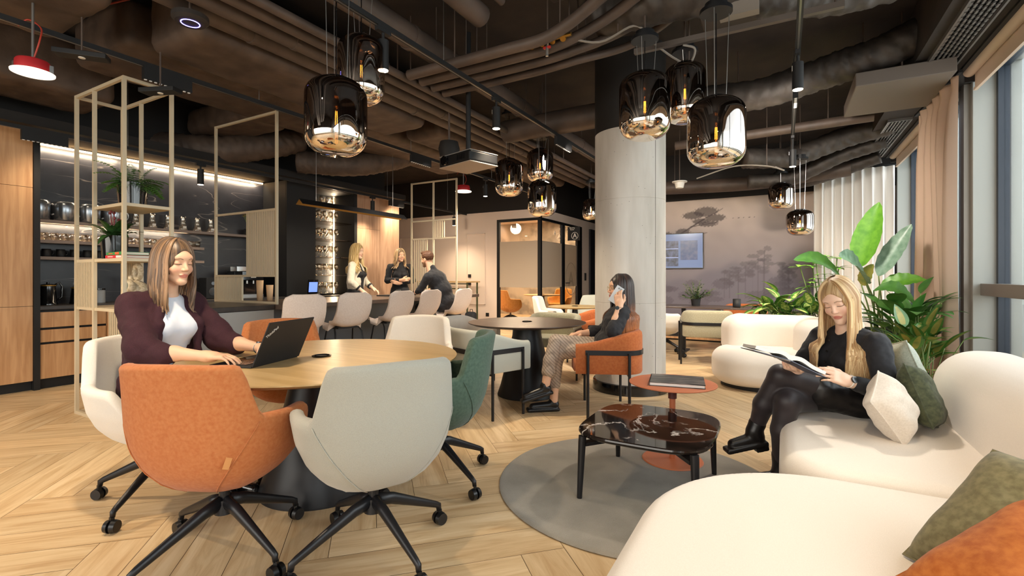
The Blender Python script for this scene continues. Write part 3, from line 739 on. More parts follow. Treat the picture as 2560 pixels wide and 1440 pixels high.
for x0, x1, z in ((-.5, .5, 1.987), (-.5, .5, 1.30), (-.5, 0, .98), (0, .5, .98), (-.5, .5, .013)): MB().box((x0+.013, -.012, z-.012), (x1-.013, .012, z+.012)).build('rail', m_gold, t)
slats(t, -.46, -.12, 0, .025, .968, 7); slats(t, .02, .26, 0, .992, 1.288, 5)
for px, nm in ((-1, 'near'),):
    pass
# trough lamp over the bar
t = thing('linear_pendant', 'long black angular pendant lamp with brass inside, over the bar', 'lamp', (-5.4, 5.03, 2.13))
prof = [(-.075, 0), (0, .075), (.075, 0), (.069, 0), (0, .066), (-.069, 0)]
b = MB(); b.rings([[(x, -.98, z) for x, z in prof], [(x, .98, z) for x, z in prof]]); b.build('lamp_housing', m_blk, t)
b = MB(); b.add([(-.068, -.975, .0), (-.001, -.975, .064), (.068, -.975, 0), (-.068, .975, 0), (-.001, .975, .064), (.068, .975, 0)], [(0, 3, 4, 1), (1, 4, 5, 2)]); b.build('brass_lining', m_brass, t)
MB().cyl((0, -.9, .035), (0, .9, .035), .009, n=8).build('light_tube', M('soft_tube', (1, .8, .55, 1), emit=3), t)
for y in (-.72, .72): MB().cyl((0, y, .07), (0, y, 1.48), .0025, n=6).build('suspension_wire', m_steel, t)
area('bar_glow', (-5.4, 5.03, 2.12), (0, 0, 0), .1, 1.8, 14, kelvin('w'))
# tower contents
def leaf(b, p, d, up, L, w, droop=.3, n=6, fold=.15, mi=0, tip=1.0):
    """one leaf blade starting at p, heading d"""
    p = Vector(p); d = Vector(d).normalized(); up = Vector(up); s = d.cross(up)
    if s.length < 1e-4: s = d.cross(Vector((1, 0, 0)))
    s.normalize(); up = s.cross(d).normalized(); vs = []; c = p.copy(); dd = d.copy()
    for i in range(n+1):
        t = i/n; ww = w*math.sin(PI*min(1, (t**.75)*.97+.02))*(1 if t < .99 else .05)
        nn = s.cross(dd).normalized()
        vs += [c-s*ww+nn*ww*fold, c-s*ww*.5+nn*ww*fold*.3, c, c+s*ww*.5+nn*ww*fold*.3, c+s*ww+nn*ww*fold]
        dd = (dd-Vector((0, 0, 1))*droop/n).normalized(); c = c+dd*(L/n)
    fs = [(i*5+k, i*5+k+1, i*5+k+6, i*5+k+5) for i in range(n) for k in range(4)]
    b.add(vs, fs, mi); return c
m_fern = M('fern_green', '4a7d36', .55, c2='6c9c48', ns=40); m_dleaf = M('dark_leaf', '24401f', .35, c2='35592b', ns=25); m_soil = M('potting_soil', '2a1f18', .95)
def pot(t, r0, r1, h, mat):
    MB().lathe([(0, 0), (r0, 0), (r1, h), (r1-.008, h), (r1-.012, h-.02), (0, h-.025)], 28).build('plant_pot', mat, t, smooth=True, auto=.7)
    MB().lathe([(0, h-.022), (r1-.013, h-.022), (0, h-.015)], 20).build('potting_soil', m_soil, t)
t = thing('potted_fern', 'fern in a glossy black pot on the upper shelf of the metal tower', 'plant', (-4.82, 2.0, 1.79))
pot(t, .095, .11, .20, m_gblack)
b = MB(); rnd = random.Random(4)
for k in range(44):
    a = rnd.uniform(0, 2*PI); el = rnd.uniform(.2, 1.3); L = rnd.uniform(.13, .25); d = Vector((math.cos(a)*math.cos(el), math.sin(a)*math.cos(el), math.sin(el))); p = Vector((math.cos(a)*.03, math.sin(a)*.03, .18))
    for i in range(12):
        d = (d-Vector((0, 0, .12))).normalized(); p = p+d*L/10; s = d.cross(Vector((0, 0, 1))).normalized(); w_ = .050*math.sin(PI*(i+1.5)/14)
        for sg in (-1, 1): leaf(b, p, s*sg+d*.5, (0, 0, 1), w_, .012, .2, 2)
b.build('foliage', m_fern, t)
t = thing('potted_plant', 'dark leafy plant with red buds in a black ribbed pot on the middle tower shelf', 'plant', (-5.02, 1.95, 1.35))
pot(t, .085, .098, .20, m_gblack)
b = MB()
for k in range(26):
    a = rnd.uniform(0, 2*PI); el = rnd.uniform(.0, 1.0); L = rnd.uniform(.15, .28); leaf(b, (math.cos(a)*.04, math.sin(a)*.04, .20), (math.cos(a)*math.cos(el), math.sin(a)*math.cos(el), math.sin(el)), (0, 0, 1), L, .026, .9)
b.build('foliage', m_dleaf, t)
b = MB()
for k in range(7): 
    x, y, z = rnd.uniform(-.06, .08), rnd.uniform(-.05, .05), rnd.uniform(.33, .41); b.tube([(x*.3, y*.3, .2), (x, y, z)], .003, 5).sph((x, y, z), .012, 8)
b.build('bud_stems', M('red_bud', '7a2f33', .5), t, smooth=True)
for i, (z, col, lab, sc_) in enumerate(((1.351, 'c8323e', 'red paperback book at the bottom of the small stack on the tower', 1), (1.377, '3d8a4e', 'green paperback book on top of the small stack on the tower', 1.08))):
    t = thing('book', lab, 'book', (-4.73, 1.93, z), .04-.1*i)
    MB().box((-.14*sc_, -.095, 0), (.14*sc_, .095, .003)).box((-.14*sc_, -.095, .021), (.14*sc_, .095, .024)).box((-.14*sc_, -.097, 0), (.14*sc_, -.094, .024)).build('cover', M('book_cover_%d' % i, col, .5), t)
    MB().box((-.137*sc_, -.094, .003), (.137*sc_, .092, .021)).build('page_block', M('paper_edge', 'e9e0d0', .8), t)
    MB().box((.03, -.0985, .003), (.11, -.0965, .021)).box((-.10, -.0985, .009), (-.02, -.0965, .015)).build('spine_label', M('spine_print_%d' % i, ['f1d9d2', 'e3603a'][i], .6), t)
m_cer = M('speckled_ceramic', 'cdbfa6', .6, c2='a39274', ns=60)
t = thing('ceramic_vase', 'beige ceramic sculptural vase with ring top and wide round mouth', 'vase', (-4.76, 2.0, .94))
V_ = Vox((-.16, -.16, -.01), (.16, .16, .42), .005)
V_.ell((0, 0, .11), (.11, .10, .12), k=.02).cone((0, 0, .02), (0, 0, .03), .07, k=.02).ell((.045, -.075, .18), (.07, .045, .06), k=.02).ell((.05, -.115, .185), (.052, .04, .042), k=.008, cut=True)
V_.ell((-.07, 0, .25), (.03, .03, .03), k=.02)
for i in range(20):
    a0, a1 = 2*PI*i/20, 2*PI*(i+1)/20; V_.cone((.03+.05*math.cos(a0), 0, .30+.055*math.sin(a0)), (.03+.05*math.cos(a1), 0, .30+.055*math.sin(a1)), .018, k=.008)
vmesh(V_, 'vase_body', m_cer, t)
MB().lathe([(0, 0), (.05, 0), (.0, .001)], 20).build('mouth_inside', M('grey_green_glaze', '6d7264', .4), t, loc=(.048, -.088, .184), rot=(PI/2, 0, .35))
# ================================================================ services under the dark slab
CZ = 3.62
def pipe(name, label, pts, r, mat, n=12, brackets=(), group=None, crumple=0, cat='pipe', seed=0, k=6):
    P = smooth_path(pts, k) if len(pts) > 2 else [Vector(p) for p in pts]
    if crumple:
        rnd = random.Random(seed); Q = []
        for i in range(len(P)-1):
            L = (P[i+1]-P[i]).length; m = max(2, int(L/.022))
            Q += [P[i].lerp(P[i+1], j/m) for j in range(m)]
        Q.append(P[-1]); b = MB(); rs = []
        u = None
        for i, p in enumerate(Q):
            d = (Q[min(i+1, len(Q)-1)]-Q[max(i-1, 0)]).normalized(); u = Vector((0, 0, 1)); u = (u-d*u.dot(d)).normalized(); w = d.cross(u)
            ring = []
            for q in range(36):
                a = 2*PI*q/36
                f = 1+crumple*(.22*math.sin(i*.3+seed)+.42*math.sin(i*1.15+2.2*math.sin(a*2+i*.07+seed))+.34*math.sin(i*1.9+4*math.cos(a*3+i*.13))+.22*rnd.uniform(-1, 1))*.5
                ring.append(p+(u*math.cos(a)+w*math.sin(a))*r*f)
            rs.append(ring)
        b.rings(rs); o = b.build(name, mat, smooth=True)
    else:
        b = MB(); b.tube(P, r, n); o = b.build(name, mat, smooth=True, auto=.6)
    tag(o, label, cat, group)
    for s in brackets:
        q = P[min(len(P)-1, int(s*(len(P)-1)))] if len(P) > 2 else P[0].lerp(P[1], s)
        h = MB(); h.cyl((q.x, q.y, q.z+r*.8), (q.x, q.y, CZ), .006, n=6); h.build('hanger_rod', m_pipe, o)
    return o
def duct_box(name, label, a, b_, mat=None, bev=.05, hang=True):
    o = tag(MB().box(a, b_).build(name, mat or m_duct, bevel=bev), label, 'duct')
    if hang and b_[2] < CZ-.02:
        cx, cy = (a[0]+b_[0])/2, (a[1]+b_[1])/2; h = MB()
        for s in (-.4, .4):
            q = (cx, cy+s*(b_[1]-a[1])); h = MB(); h.cyl((q[0], q[1], b_[2]-.005), (q[0], q[1], CZ), .008, n=6); h.build('hanger_rod', m_pipe, o)
    return o
# bulging insulated ducts upper left
def soft_duct(label, lo, hi, seed, h=.03):
    V_ = Vox([c-.12 for c in lo], [c+.12 for c in hi], h)
    c = [(lo[i]+hi[i])/2 for i in range(3)]; hf = [(hi[i]-lo[i])/2 for i in range(3)]
    V_.box(c, hf, .09, k=0, pad=.2)
    V_.noise(lambda X, Y, Z: .010*npn((X, Y, Z), 4, seed)+.006*npn((X, Y, Z), 17, seed+1))
    o = vmesh(V_, 'insulated_duct', m_duct); return tag(o, label, 'duct')
soft_duct('broad insulated duct in the upper left corner above the red lamp', (-4.95, -.4, 3.02), (-3.95, 1.55, 3.54), 1)
soft_duct('long insulated duct running above the metal shelving tower', (-5.75, 1.9, 3.13), (-4.75, 7.4, 3.56), 2)
soft_duct('wide insulated duct hanging beside the grey pipes above the island', (-4.45, 1.95, 2.98), (-3.75, 4.6, 3.50), 3)
soft_duct('insulated duct above the kitchen wall shelves', (-6.9, -.5, 3.0), (-6.1, 2.4, 3.55), 4)
soft_duct('narrower insulated duct over the far end of the bar', (-4.5, 5.0, 3.05), (-3.9, 9.2, 3.5), 5)
soft_duct('insulated duct crossing above the slatted divider', (-7.2, 3.6, 3.16), (-5.8, 4.2, 3.5), 6)
for i, (x, y, r) in enumerate(((-6.75, 3.95, .19), (-5.85, 5.5, .17))):
    pipe('flexible_duct', ['thick crumpled flexible duct bending above the shelving tower', 'second crumpled flexible duct behind the slatted divider'][i],
         [(x-.7, y-.6, 2.98), (x-.1, y-.1, 2.96), (x+.2, y+.4, 3.1), (x+.3, y+.9, 3.3)], r, m_duct, crumple=.14, seed=i, cat='duct', brackets=(.3, .8))
# long straight pipes running away from the camera
for i, (x, z, r) in enumerate(((-3.62, 3.10, .075), (-3.38, 3.06, .06), (-3.18, 3.04, .045), (-3.02, 3.02, .035), (-2.72, 3.20, .10), (-2.05, 3.22, .085), (-1.86, 3.28, .03))):
    o = pipe('pipe', 'painted pipe running away over the room, '+['widest of the close-set group', 'second of the close-set group', 'third of the close-set group', 'thinnest of the close-set group', 'thick one right of the group', 'thick one above the black lamp track', 'thin one beside the last thick one'][i],
         [(x, -2.5, z), (x, 9.4 if i < 5 else 3.15, z)], r, m_pipe, n=16, brackets=(.25, .5, .8), group='straight painted pipes')
    for q in range(5):
        y = .4+1.9*q+.2*i
        if y < (9.2 if i < 5 else 3.0): MB().cyl((x, y-.02, z), (x, y+.02, z), r*1.09, n=16).build('pipe_joint', m_pipe, o)
# four pipes that cross to the valve group
for i in range(4):
    y = 3.35+.17*i; z = 3.02-.0*i
    pipe('pipe', 'cross pipe curving from the valve group to the long pipes, '+['first', 'second', 'third', 'fourth'][i]+' from the camera', [(-2.95, y, z), (-2.0, y, z), (-1.55, y+.02, z+.03), (-1.1, y-.08+.1*i, z+.16), (-.6, y-.3+.12*i, z+.30)], .045-.004*i, m_pipe, brackets=(.15, .55), group='cross pipes at the valves')
pipe('pipe', 'thick cross pipe disappearing above the concrete column', [(-3.1, 5.35, 3.05), (-2.2, 5.32, 3.05), (-1.25, 5.3, 3.05)], .14, m_pipe, n=20, brackets=(.2, .8))
pipe('pipe', 'cross pipe behind the concrete column towards the window', [(-1.3, 6.9, 3.0), (.9, 6.9, 3.05)], .06, m_pipe, brackets=(.2, .8))
pipe('pipe', 'dark cross pipe above the mural', [(-2.4, 9.2, 2.86), (-.5, 9.2, 2.80), (.9, 9.1, 2.88)], .12, m_pipe, n=16, brackets=(.2, .8))
# brass valves with a red handle
t = thing('valve_manifold', 'brass valve group with a small red handle between the cross pipes', 'valve', (-1.62, 3.45, 3.06))
for k in range(4):
    MB().cyl((-.14+.09*k, 0, -.02), (-.14+.09*k, .05, .03), .024, .018, 10).build('valve_body', m_brass, t, smooth=True, auto=.6)
MB().cyl((-.18, 0, 0), (.2, 0, 0), .014, n=10).build('manifold_bar', m_brass, t)
MB().box((-.03, -.02, -.07), (.03, .0, -.055)).build('valve_handle', M('red_handle', 'b8322e', .4), t); MB().cyl((0, -.01, -.13), (0, -.01, -.02), .012, n=8).build('drain_pipe', m_steel, t)
MB().cyl((0, 0, 0), (0, 0, .56), .006, n=6).build('hanger_rod', m_pipe, t)
# flat panels and perforated strips at the top centre
duct_box('flat_duct', 'flat dark sheet metal duct at the top of the picture, left of the perforated strip', (-1.55, .3, 3.3), (-1.0, 3.4, 3.56), M('sheet_duct', '3d342f', .6), .01)
duct_box('flat_duct', 'wide flat dark duct above the right pendant cluster', (-.62, .3, 3.36), (.7, 4.6, 3.58), M('sheet_duct_b', '39302b', .6), .01)
for i, x in enumerate((-.93, -.70)):
    t = tag(MB().box((x-.02, .3, 3.27), (x+.02, 3.3, 3.30)).build('strut_channel', m_pipe), ['perforated strut channel beside the flat duct', 'perforated strut channel left of the wide duct'][i], 'channel')
    MB().cyl((x, 1, 3.29), (x, 1, CZ), .006, n=6).build('hanger_rod', m_pipe, t)
    b = MB()
    for q in range(46): b.box((x-.006, .4+.062*q, 3.2685), (x+.006, .435+.062*q, 3.2695))
    b.build('slot_pattern', m_gblack, t)
b = MB(); b.box((-.84, .3, 3.28), (-.80, 3.25, 3.34)); t = tag(b.build('cable_tray', M('galvanised_tray', '7d7a78', .35, .8)), 'narrow shiny cable tray between the two strut channels', 'cable tray'); MB().cyl((-.82, 1.2, 3.33), (-.82, 1.2, CZ), .006, n=6).build('hanger_rod', m_pipe, t)
t = tag(MB().box((-1.05, 3.86, 2.99), (.35, 3.90, 3.03)).build('strut_channel', M('worn_strut', '6b625c', .5, .5)), 'strut channel carrying the two visible lamp canopies', 'channel')
for x in (-1.0, .3): MB().cyl((x, 3.88, 3.02), (x, 3.88, CZ), .007, n=6).build('hanger_rod', m_pipe, t)
t = tag(MB().box((-.40, 3.70, 3.03), (-.15, 3.78, 3.12)).build('junction_box', M('grey_junction_box', '8a827a', .5)), 'grey junction box beside the right lamp canopy', 'box'); MB().cyl((-.28, 3.74, 3.1), (-.28, 3.74, CZ), .006, n=6).build('hanger_rod', m_pipe, t)
m_cable = M('pale_cable', '8d857c', .6)
for i, pts in enumerate(([(-1.55, 3.5, 3.1), (-1.25, 3.6, 3.02), (-1.0, 3.68, 3.12), (-.9, 3.8, 3.05)], [(-.9, 3.85, 3.04), (-.75, 3.95, 2.92), (-.65, 4.0, 2.88), (-.6, 3.95, 2.96), (-.68, 3.9, 2.99)], [(-1.1, 7.4, 2.62), (-.6, 7.3, 2.72), (-.2, 7.3, 2.68), (.0, 7.4, 2.62), (-.1, 7.5, 2.70)])):
    pipe('cable', ['pale cable sagging from the cable tray to the left lamp canopy', 'pale cable looped around the middle lamp canopy', 'pale cable with a loop over the far track'][i], pts, .009, m_cable, n=6, cat='cable', brackets=(.5,))
# flexible ducts to the window diffusers
m_foil = M('grey_foil_duct', '4d4641', .55, .25, c2='3a3430', ns=8, bump=.6, bs=25)
def P_(px, py, d): r = (px-1280)/1209*d; return (-.4909*d+.8712*r, .8712*d+.4909*r, 1.2-d*(py-692)/1209)
fx = [([(-1.3, 3.75, 3.30), (-.5, 3.72, 3.25), (.3, 4.2, 3.27), (1.1, 4.45, 3.42)], .16, 'large crumpled flexible duct crossing the top right of the picture'),
      ([P_(1650, 262, 5.5), P_(1790, 250, 5.3), P_(1900, 235, 5.1), P_(2010, 200, 4.9), P_(2110, 165, 4.7), P_(2210, 130, 4.5), P_(2330, 70, 4.3)], .155, 'crumpled flexible duct rising to the window diffuser behind the right spotlight'),
      ([(-.5, 7.7, 2.90), (.1, 8.0, 2.92), (.7, 8.1, 3.12), (1.25, 8.0, 3.22)], .14, 'smaller flexible duct in front of the far window diffuser'),
      ([(-.5, 8.6, 2.72), (.1, 8.7, 2.74), (.7, 8.6, 2.98), (1.25, 8.5, 3.12)], .11, 'flexible duct underneath, dipping towards the far corner'),
      ([(-.1, 9.3, 2.72), (.5, 9.2, 2.80), (1.25, 9.0, 3.0)], .10, 'last flexible duct in front of the far curtain')]
for i, (p, r, lab) in enumerate(fx): pipe('flexible_duct', lab, p, r, m_foil, crumple=.15, seed=11+i, cat='duct', brackets=(.25, .75), k=8)
# plenum and grilles along the window
struct(MB().box((1.02, -3.2, 3.12), (1.42, 9.7, 3.60)).build('trim_plenum', m_ceil))
struct(MB().box((1.42, -3.2, 3.10), (1.62, 9.7, 3.62)).build('trim_blind_recess', m_dark))
def grille(y0, y1, label):
    t = thing('air_grille', label, 'air vent', (1.225, (y0+y1)/2, 3.085)); h = (y1-y0)/2; m = M('grille_metal', '8b8886', .35, .7)
    for a, b_ in (((-.12, -h), (-.105, h)), ((.105, -h), (.12, h)), ((-.105, -h), (.105, -h+.015)), ((-.105, h-.015), (.105, h))): MB().box((a[0], a[1], 0), (b_[0], b_[1], .035)).build('grille_frame', m, t)
    b = MB(); n = int(2*h/.075)
    for i in range(n):
        for j in range(6):
            y = -h+.02+(2*h-.04)*(i+.5*(j % 2))/n; b.box((-.1+.034*j, y, .006), (-.1+.034*j+.014, y+.055, .018))
    b.build('grille_pattern', m, t)
    MB().box((-.105, -h+.015, .025), (.105, h-.015, .033)).build('grille_backing', m_gblack, t)
grille(4.0, 5.75, 'long slotted air grille beside the near roller blind'); grille(1.5, 3.95, 'slotted air grille nearer than the long one, cut by the picture edge'); grille(7.4, 9.5, 'far slotted air grille in front of the corner curtain')
duct_box('plenum_box', 'pale-bottomed sheet metal box hanging under the ceiling beside the beige curtain', (.58, 5.5, 2.97), (1.30, 6.5, 3.10), M('box_sheet', '6f665f', .6), .008)
# ================================================================ lamp tracks
def track(x, y0, y1, z, label, wires):
    t = thing('lamp_track', label, 'lamp track', (x, y0, z)); L = y1-y0
    MB().box((-.018, 0, -.018), (.018, L, .018)).build('track_rail', m_blk, t)
    MB().box((-.006, .01, -.0195), (.006, L-.01, -.0181)).build('track_groove', M('track_inlay', '8d8a86', .3, .8), t)
    for y in wires: MB().cyl((0, y-y0, .017), (0, y-y0, CZ-z), .003, n=6).build('suspension_wire', m_steel, t)
track(-4.46, -1.0, 8.6, 2.90, 'long black lamp track passing in front of the metal shelving tower', (.6, 2.9, 5.1, 7.2))
track(-2.37, -1.5, 6.6, 2.90, 'black lamp track above the round oak table, from the top edge to the column', (1.0, 3.1, 5.0))
track(.09, -1.5, 8.2, 2.90, 'black lamp track above the marble coffee table', (1.0, 3.4, 6.0))
track(-6.62, .2, 9.6, 2.69, 'black lamp track in front of the kitchen wall', (2.7, 4.6, 6.9, 8.8))
m_lens = M('lamp_lens', (1, .83, .6, 1), emit=18)
def tspot(loc, label, H=.20, tilt=(0, 0), zt=2.882, on=True):
    t = thing('track_spotlight', label, 'spotlight', loc)
    R = Euler((tilt[0], tilt[1], 0)).to_matrix(); a = R@Vector((0, 0, -H)); 
    MB().cyl((0, 0, 0), a, .038, n=24).build('lamp_barrel', m_blk, t, smooth=True, auto=.6)
    MB().cyl(a-Vector(a).normalized()*.0, a*1.012, .034, n=20).build('lamp_lens', m_lens if on else m_steel, t)
    MB().cyl((0, 0, -.005), (0, 0, zt-loc[2]), .010, n=8).build('lamp_stem', m_blk, t)
    MB().box((-.017, -.06, zt-loc[2]-.03), (.017, .06, zt-loc[2]-.0)).build('track_adapter', m_blk, t)
    MB().box((-.0385, -.014, -.06), (-.030, .014, -.02)).build('rating_label', m_white, t)
TS = [((-2.37, 2.43, 2.80), 'black cylinder spotlight beside the left pendant cluster'), ((-2.37, 3.91, 2.80), 'black cylinder spotlight on the middle track above the dark round table'),
      ((.09, 4.20, 2.80), 'black cylinder spotlight on the right track, the nearest lit one'), ((.09, 6.70, 2.72), 'black cylinder spotlight farther along the right track'),
      ((-6.62, 3.50, 2.60), 'black cylinder spotlight in front of the marble splashback'), ((-6.62, 6.52, 2.60), 'black cylinder spotlight in front of the rosy oak cabinets'),
      ((-6.62, 9.05, 2.58), 'small spotlight at the far end of the kitchen track'), ((-4.46, 7.0, 2.78), 'black cylinder spotlight near the small red ceiling lamp')]
for p, l in TS: tspot(p, l, zt=2.882 if p[0] != -6.62 else 2.672)
for p, l in (((-2.37, .9, 2.8), 'unseen spotlight added on the middle track above the camera'), ((.09, 1.3, 2.8), 'unseen spotlight added on the right track above the camera'), ((-4.46, .3, 2.8), 'unseen spotlight added on the left track above the camera')): tspot(p, l)  # out-of-view spotlights added to light the foreground
def louvre(x, y, z, L, label, n=10):
    t = thing('louvre_light', label, 'lamp', (x, y, z-.018))
    MB().box((-.02, 0, -.10), (.02, L, 0)).build('lamp_housing', m_blk, t)
    b = MB()
    for i in range(n): b.cyl((0, L*(i+.5)/n, -.104), (0, L*(i+.5)/n, -.1005), .011, n=8)
    b.build('lens_row', M('dim_lens', 'b8b2a8', .3, emit=.3), t)
louvre(-4.46, 1.92, 2.90, .36, 'black linear louvre lamp on the track above the shelving tower')
louvre(-4.46, 5.10, 2.90, .42, 'black linear louvre lamp left of the projector'); louvre(-2.37, 5.28, 2.90, .45, 'black linear louvre lamp left of the concrete column')
louvre(-6.62, 1.80, 2.69, .36, 'black linear louvre lamp in front of the tall oak cabinet'); louvre(-6.62, 6.95, 2.69, .4, 'black linear louvre lamp above the rosy oak cabinets'); louvre(.09, 4.95, 2.90, .3, 'short louvre lamp on the right track behind the lit spotlight')
# motion sensors, red ceiling lamps, projector
def sensor(loc, label, rz):
    t = thing('ceiling_sensor', label, 'sensor', loc, rz)
    MB().box((-.15, -.05, 0), (.15, .05, .035)).build('sensor_case', m_blk, t, bevel=.004); MB().cyl((0, 0, -.004), (0, 0, 0), .02).build('sensor_lens', m_white, t); MB().cyl((0, 0, .035), (0, 0, (3.025 if rz > .6 else 2.985)-loc[2]), .006, n=6).build('hanger_rod', m_pipe, t)
sensor((-4.30, 1.48, 2.74), 'flat black sensor box in front of the tower top', .9); sensor((-4.32, 1.98, 2.66), 'flat black sensor box hanging inside the tower top', .4)
def red_lamp(loc, label, s=1):
    t = thing('ceiling_downlight', label, 'lamp', loc)
    MB().lathe([(0, 0), (.150*s, 0), (.152*s, .012*s), (.13*s, .02*s)], 32).build('lamp_disc', M('warm_white_disc', (1, .88, .72, 1), emit=.9), t, smooth=True, auto=.6)
    MB().lathe([(.12*s, .02*s), (.12*s, .10*s), (.11*s, .115*s), (0, .12*s)], 28).build('lamp_can', M('signal_red', 'b3262b', .5), t, smooth=True, auto=.6)
    for a in (1.0, 4.1): MB().box((.12*s*math.cos(a)-.012, .12*s*math.sin(a)-.012, .01*s), (.12*s*math.cos(a)+.012, .12*s*math.sin(a)+.012, .09*s)).build('spring_clip', m_steel, t)
    MB().cyl((0, 0, .11*s), (0, 0, (3.025 if s < 1 else 3.14)-loc[2]), .008, n=8).build('hanger_rod', m_steel, t)
    MB().tube(smooth_path([(.01, 0, .12*s), (.05, .02, .22), (.0, .04, .32), (-.08, .0, .38), (-.12, -.04, .33)]), .005, 6).build('red_cable', M('red_cable', 'b8402f', .5), t, smooth=True)
red_lamp((-4.35, 1.24, 2.55), 'round white-faced lamp in a red can, hanging at the upper left', .74); red_lamp((-5.2, 7.4, 2.78), 'small round lamp in a red can near the projector')
for i, pts in enumerate(([(-5.6, 1.6, 3.45), (-4.9, 1.8, 3.5), (-4.2, 1.9, 3.45)], [(-5.6, 1.65, 3.42), (-4.9, 1.85, 3.46), (-4.2, 1.95, 3.42)], [(-4.7, 3.9, 3.25), (-3.9, 4.1, 3.3), (-3.6, 4.2, 3.3)])):
    pipe('cable', ['red cable running between the insulated ducts', 'second red cable just below the first', 'red cable behind the slatted divider'][i], pts, .008, M('red_cable_b', '8f2f28', .6), n=6, cat='cable', brackets=(.5,))
t = thing('smoke_detector', 'ceiling device with a glowing violet ring at the upper left', 'detector', (-3.53, 1.80, 2.96))
MB().lathe([(0, -.03), (.09, -.03), (.11, -.01), (.11, .02), (0, .02)], 28).build('device_body', m_ceil, t, smooth=True, auto=.6); MB().lathe([(.052, -.033), (.058, -.033), (.058, -.030), (.052, -.030)], 28, cap=False).build('glow_ring', M('violet_led', (.25, .22, 1, 1), emit=5), t); MB().cyl((0, 0, .02), (0, 0, .6), .01, n=8).build('hanger_rod', m_pipe, t)
t = thing('projector', 'black projector with pale underside hanging from the ceiling on a pole', 'projector', (-2.73, 3.97, 2.28), -.28)
MB().box((-.24, -.18, 0), (.24, .18, .012)).build('bottom_plate', M('pale_underside', 'a8988a', .5), t, bevel=.01); MB().box((-.24, -.18, .012), (.24, .18, .11)).build('projector_case', m_black, t, bevel=.015)
MB().box((-.24, -.18, .11), (.24, .18, .118)).build('top_cover', M('grey_cover', '8d8c8c', .5), t, bevel=.004); MB().cyl((-.13, -.18, .06), (-.13, -.21, .06), .045, n=24).build('projector_lens', m_gblack, t)
b = MB()
for k in range(6): b.box((.05+.02*k, -.182, .04), (.058+.02*k, -.1795, .09))
b.build('vent_pattern', m_gblack, t); MB().cyl((0, 0, .118), (0, 0, 1.34), .025, n=16).build('mount_pole', m_blk, t); MB().box((-.06, -.06, .118), (.06, .06, .15)).build('mount_plate', m_blk, t)
t = thing('ceiling_speaker', 'round dark ceiling speaker just behind the projector', 'speaker', (-3.25, 4.35, 2.62)); MB().lathe([(0, -.09), (.10, -.09), (.12, .0), (.10, .08), (0, .09)], 24).build('speaker_can', m_dark, t, smooth=True, auto=.6); MB().cyl((0, 0, .09), (0, 0, 1.0), .012, n=8).build('hanger_rod', m_pipe, t)
t = thing('ceiling_speaker', 'white conical ceiling speaker to the right of the concrete column', 'speaker', (-1.5, 8.3, 2.72)); MB().lathe([(0, -.06), (.06, -.06), (.08, .03), (.12, .035), (.12, .05), (0, .05)], 24).build('speaker_can', m_white, t, smooth=True, auto=.6); MB().cyl((0, 0, .05), (0, 0, .9), .008, n=8).build('hanger_rod', m_pipe, t)
t = thing('ceiling_speaker', 'flat white ceiling disc under the right pendant cluster', 'speaker', (-.95, 6.9, 2.74)); MB().lathe([(0, -.02), (.12, -.02), (.14, .0), (.12, .02), (0, .02)], 24).build('speaker_disc', m_white, t, smooth=True, auto=.6); MB().cyl((0, 0, .02), (0, 0, .88), .008, n=8).build('hanger_rod', m_pipe, t)
# ================================================================ smoked glass pendants
def smoke_glass():
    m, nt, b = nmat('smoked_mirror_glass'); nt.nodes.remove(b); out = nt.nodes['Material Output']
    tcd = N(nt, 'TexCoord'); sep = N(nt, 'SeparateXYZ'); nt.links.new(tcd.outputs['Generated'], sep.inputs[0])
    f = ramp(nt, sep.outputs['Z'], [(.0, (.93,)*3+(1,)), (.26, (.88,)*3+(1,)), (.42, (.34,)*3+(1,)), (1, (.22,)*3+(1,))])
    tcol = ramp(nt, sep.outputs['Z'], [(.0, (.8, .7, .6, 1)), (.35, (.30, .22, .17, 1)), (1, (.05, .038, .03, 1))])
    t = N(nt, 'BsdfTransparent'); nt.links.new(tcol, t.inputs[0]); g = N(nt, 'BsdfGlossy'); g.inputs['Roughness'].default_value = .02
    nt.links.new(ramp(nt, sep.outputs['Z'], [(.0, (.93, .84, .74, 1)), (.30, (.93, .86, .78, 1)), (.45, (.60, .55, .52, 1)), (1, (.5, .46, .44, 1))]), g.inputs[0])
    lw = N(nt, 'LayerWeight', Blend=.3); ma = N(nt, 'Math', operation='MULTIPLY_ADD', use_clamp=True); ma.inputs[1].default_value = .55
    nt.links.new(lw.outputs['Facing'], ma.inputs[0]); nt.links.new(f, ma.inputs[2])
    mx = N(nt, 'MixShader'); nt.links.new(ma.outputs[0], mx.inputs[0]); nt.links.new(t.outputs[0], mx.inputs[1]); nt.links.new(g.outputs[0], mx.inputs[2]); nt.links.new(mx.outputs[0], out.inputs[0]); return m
m_smoke = smoke_glass(); m_fil = M('glowing_filament', (1, .38, .06, 1), emit=22); m_amber = thinglass('bulb_glass', (1, .86, .62, 1), .06); m_chrome = M('chrome', 'c9c5c0', .12, 1)
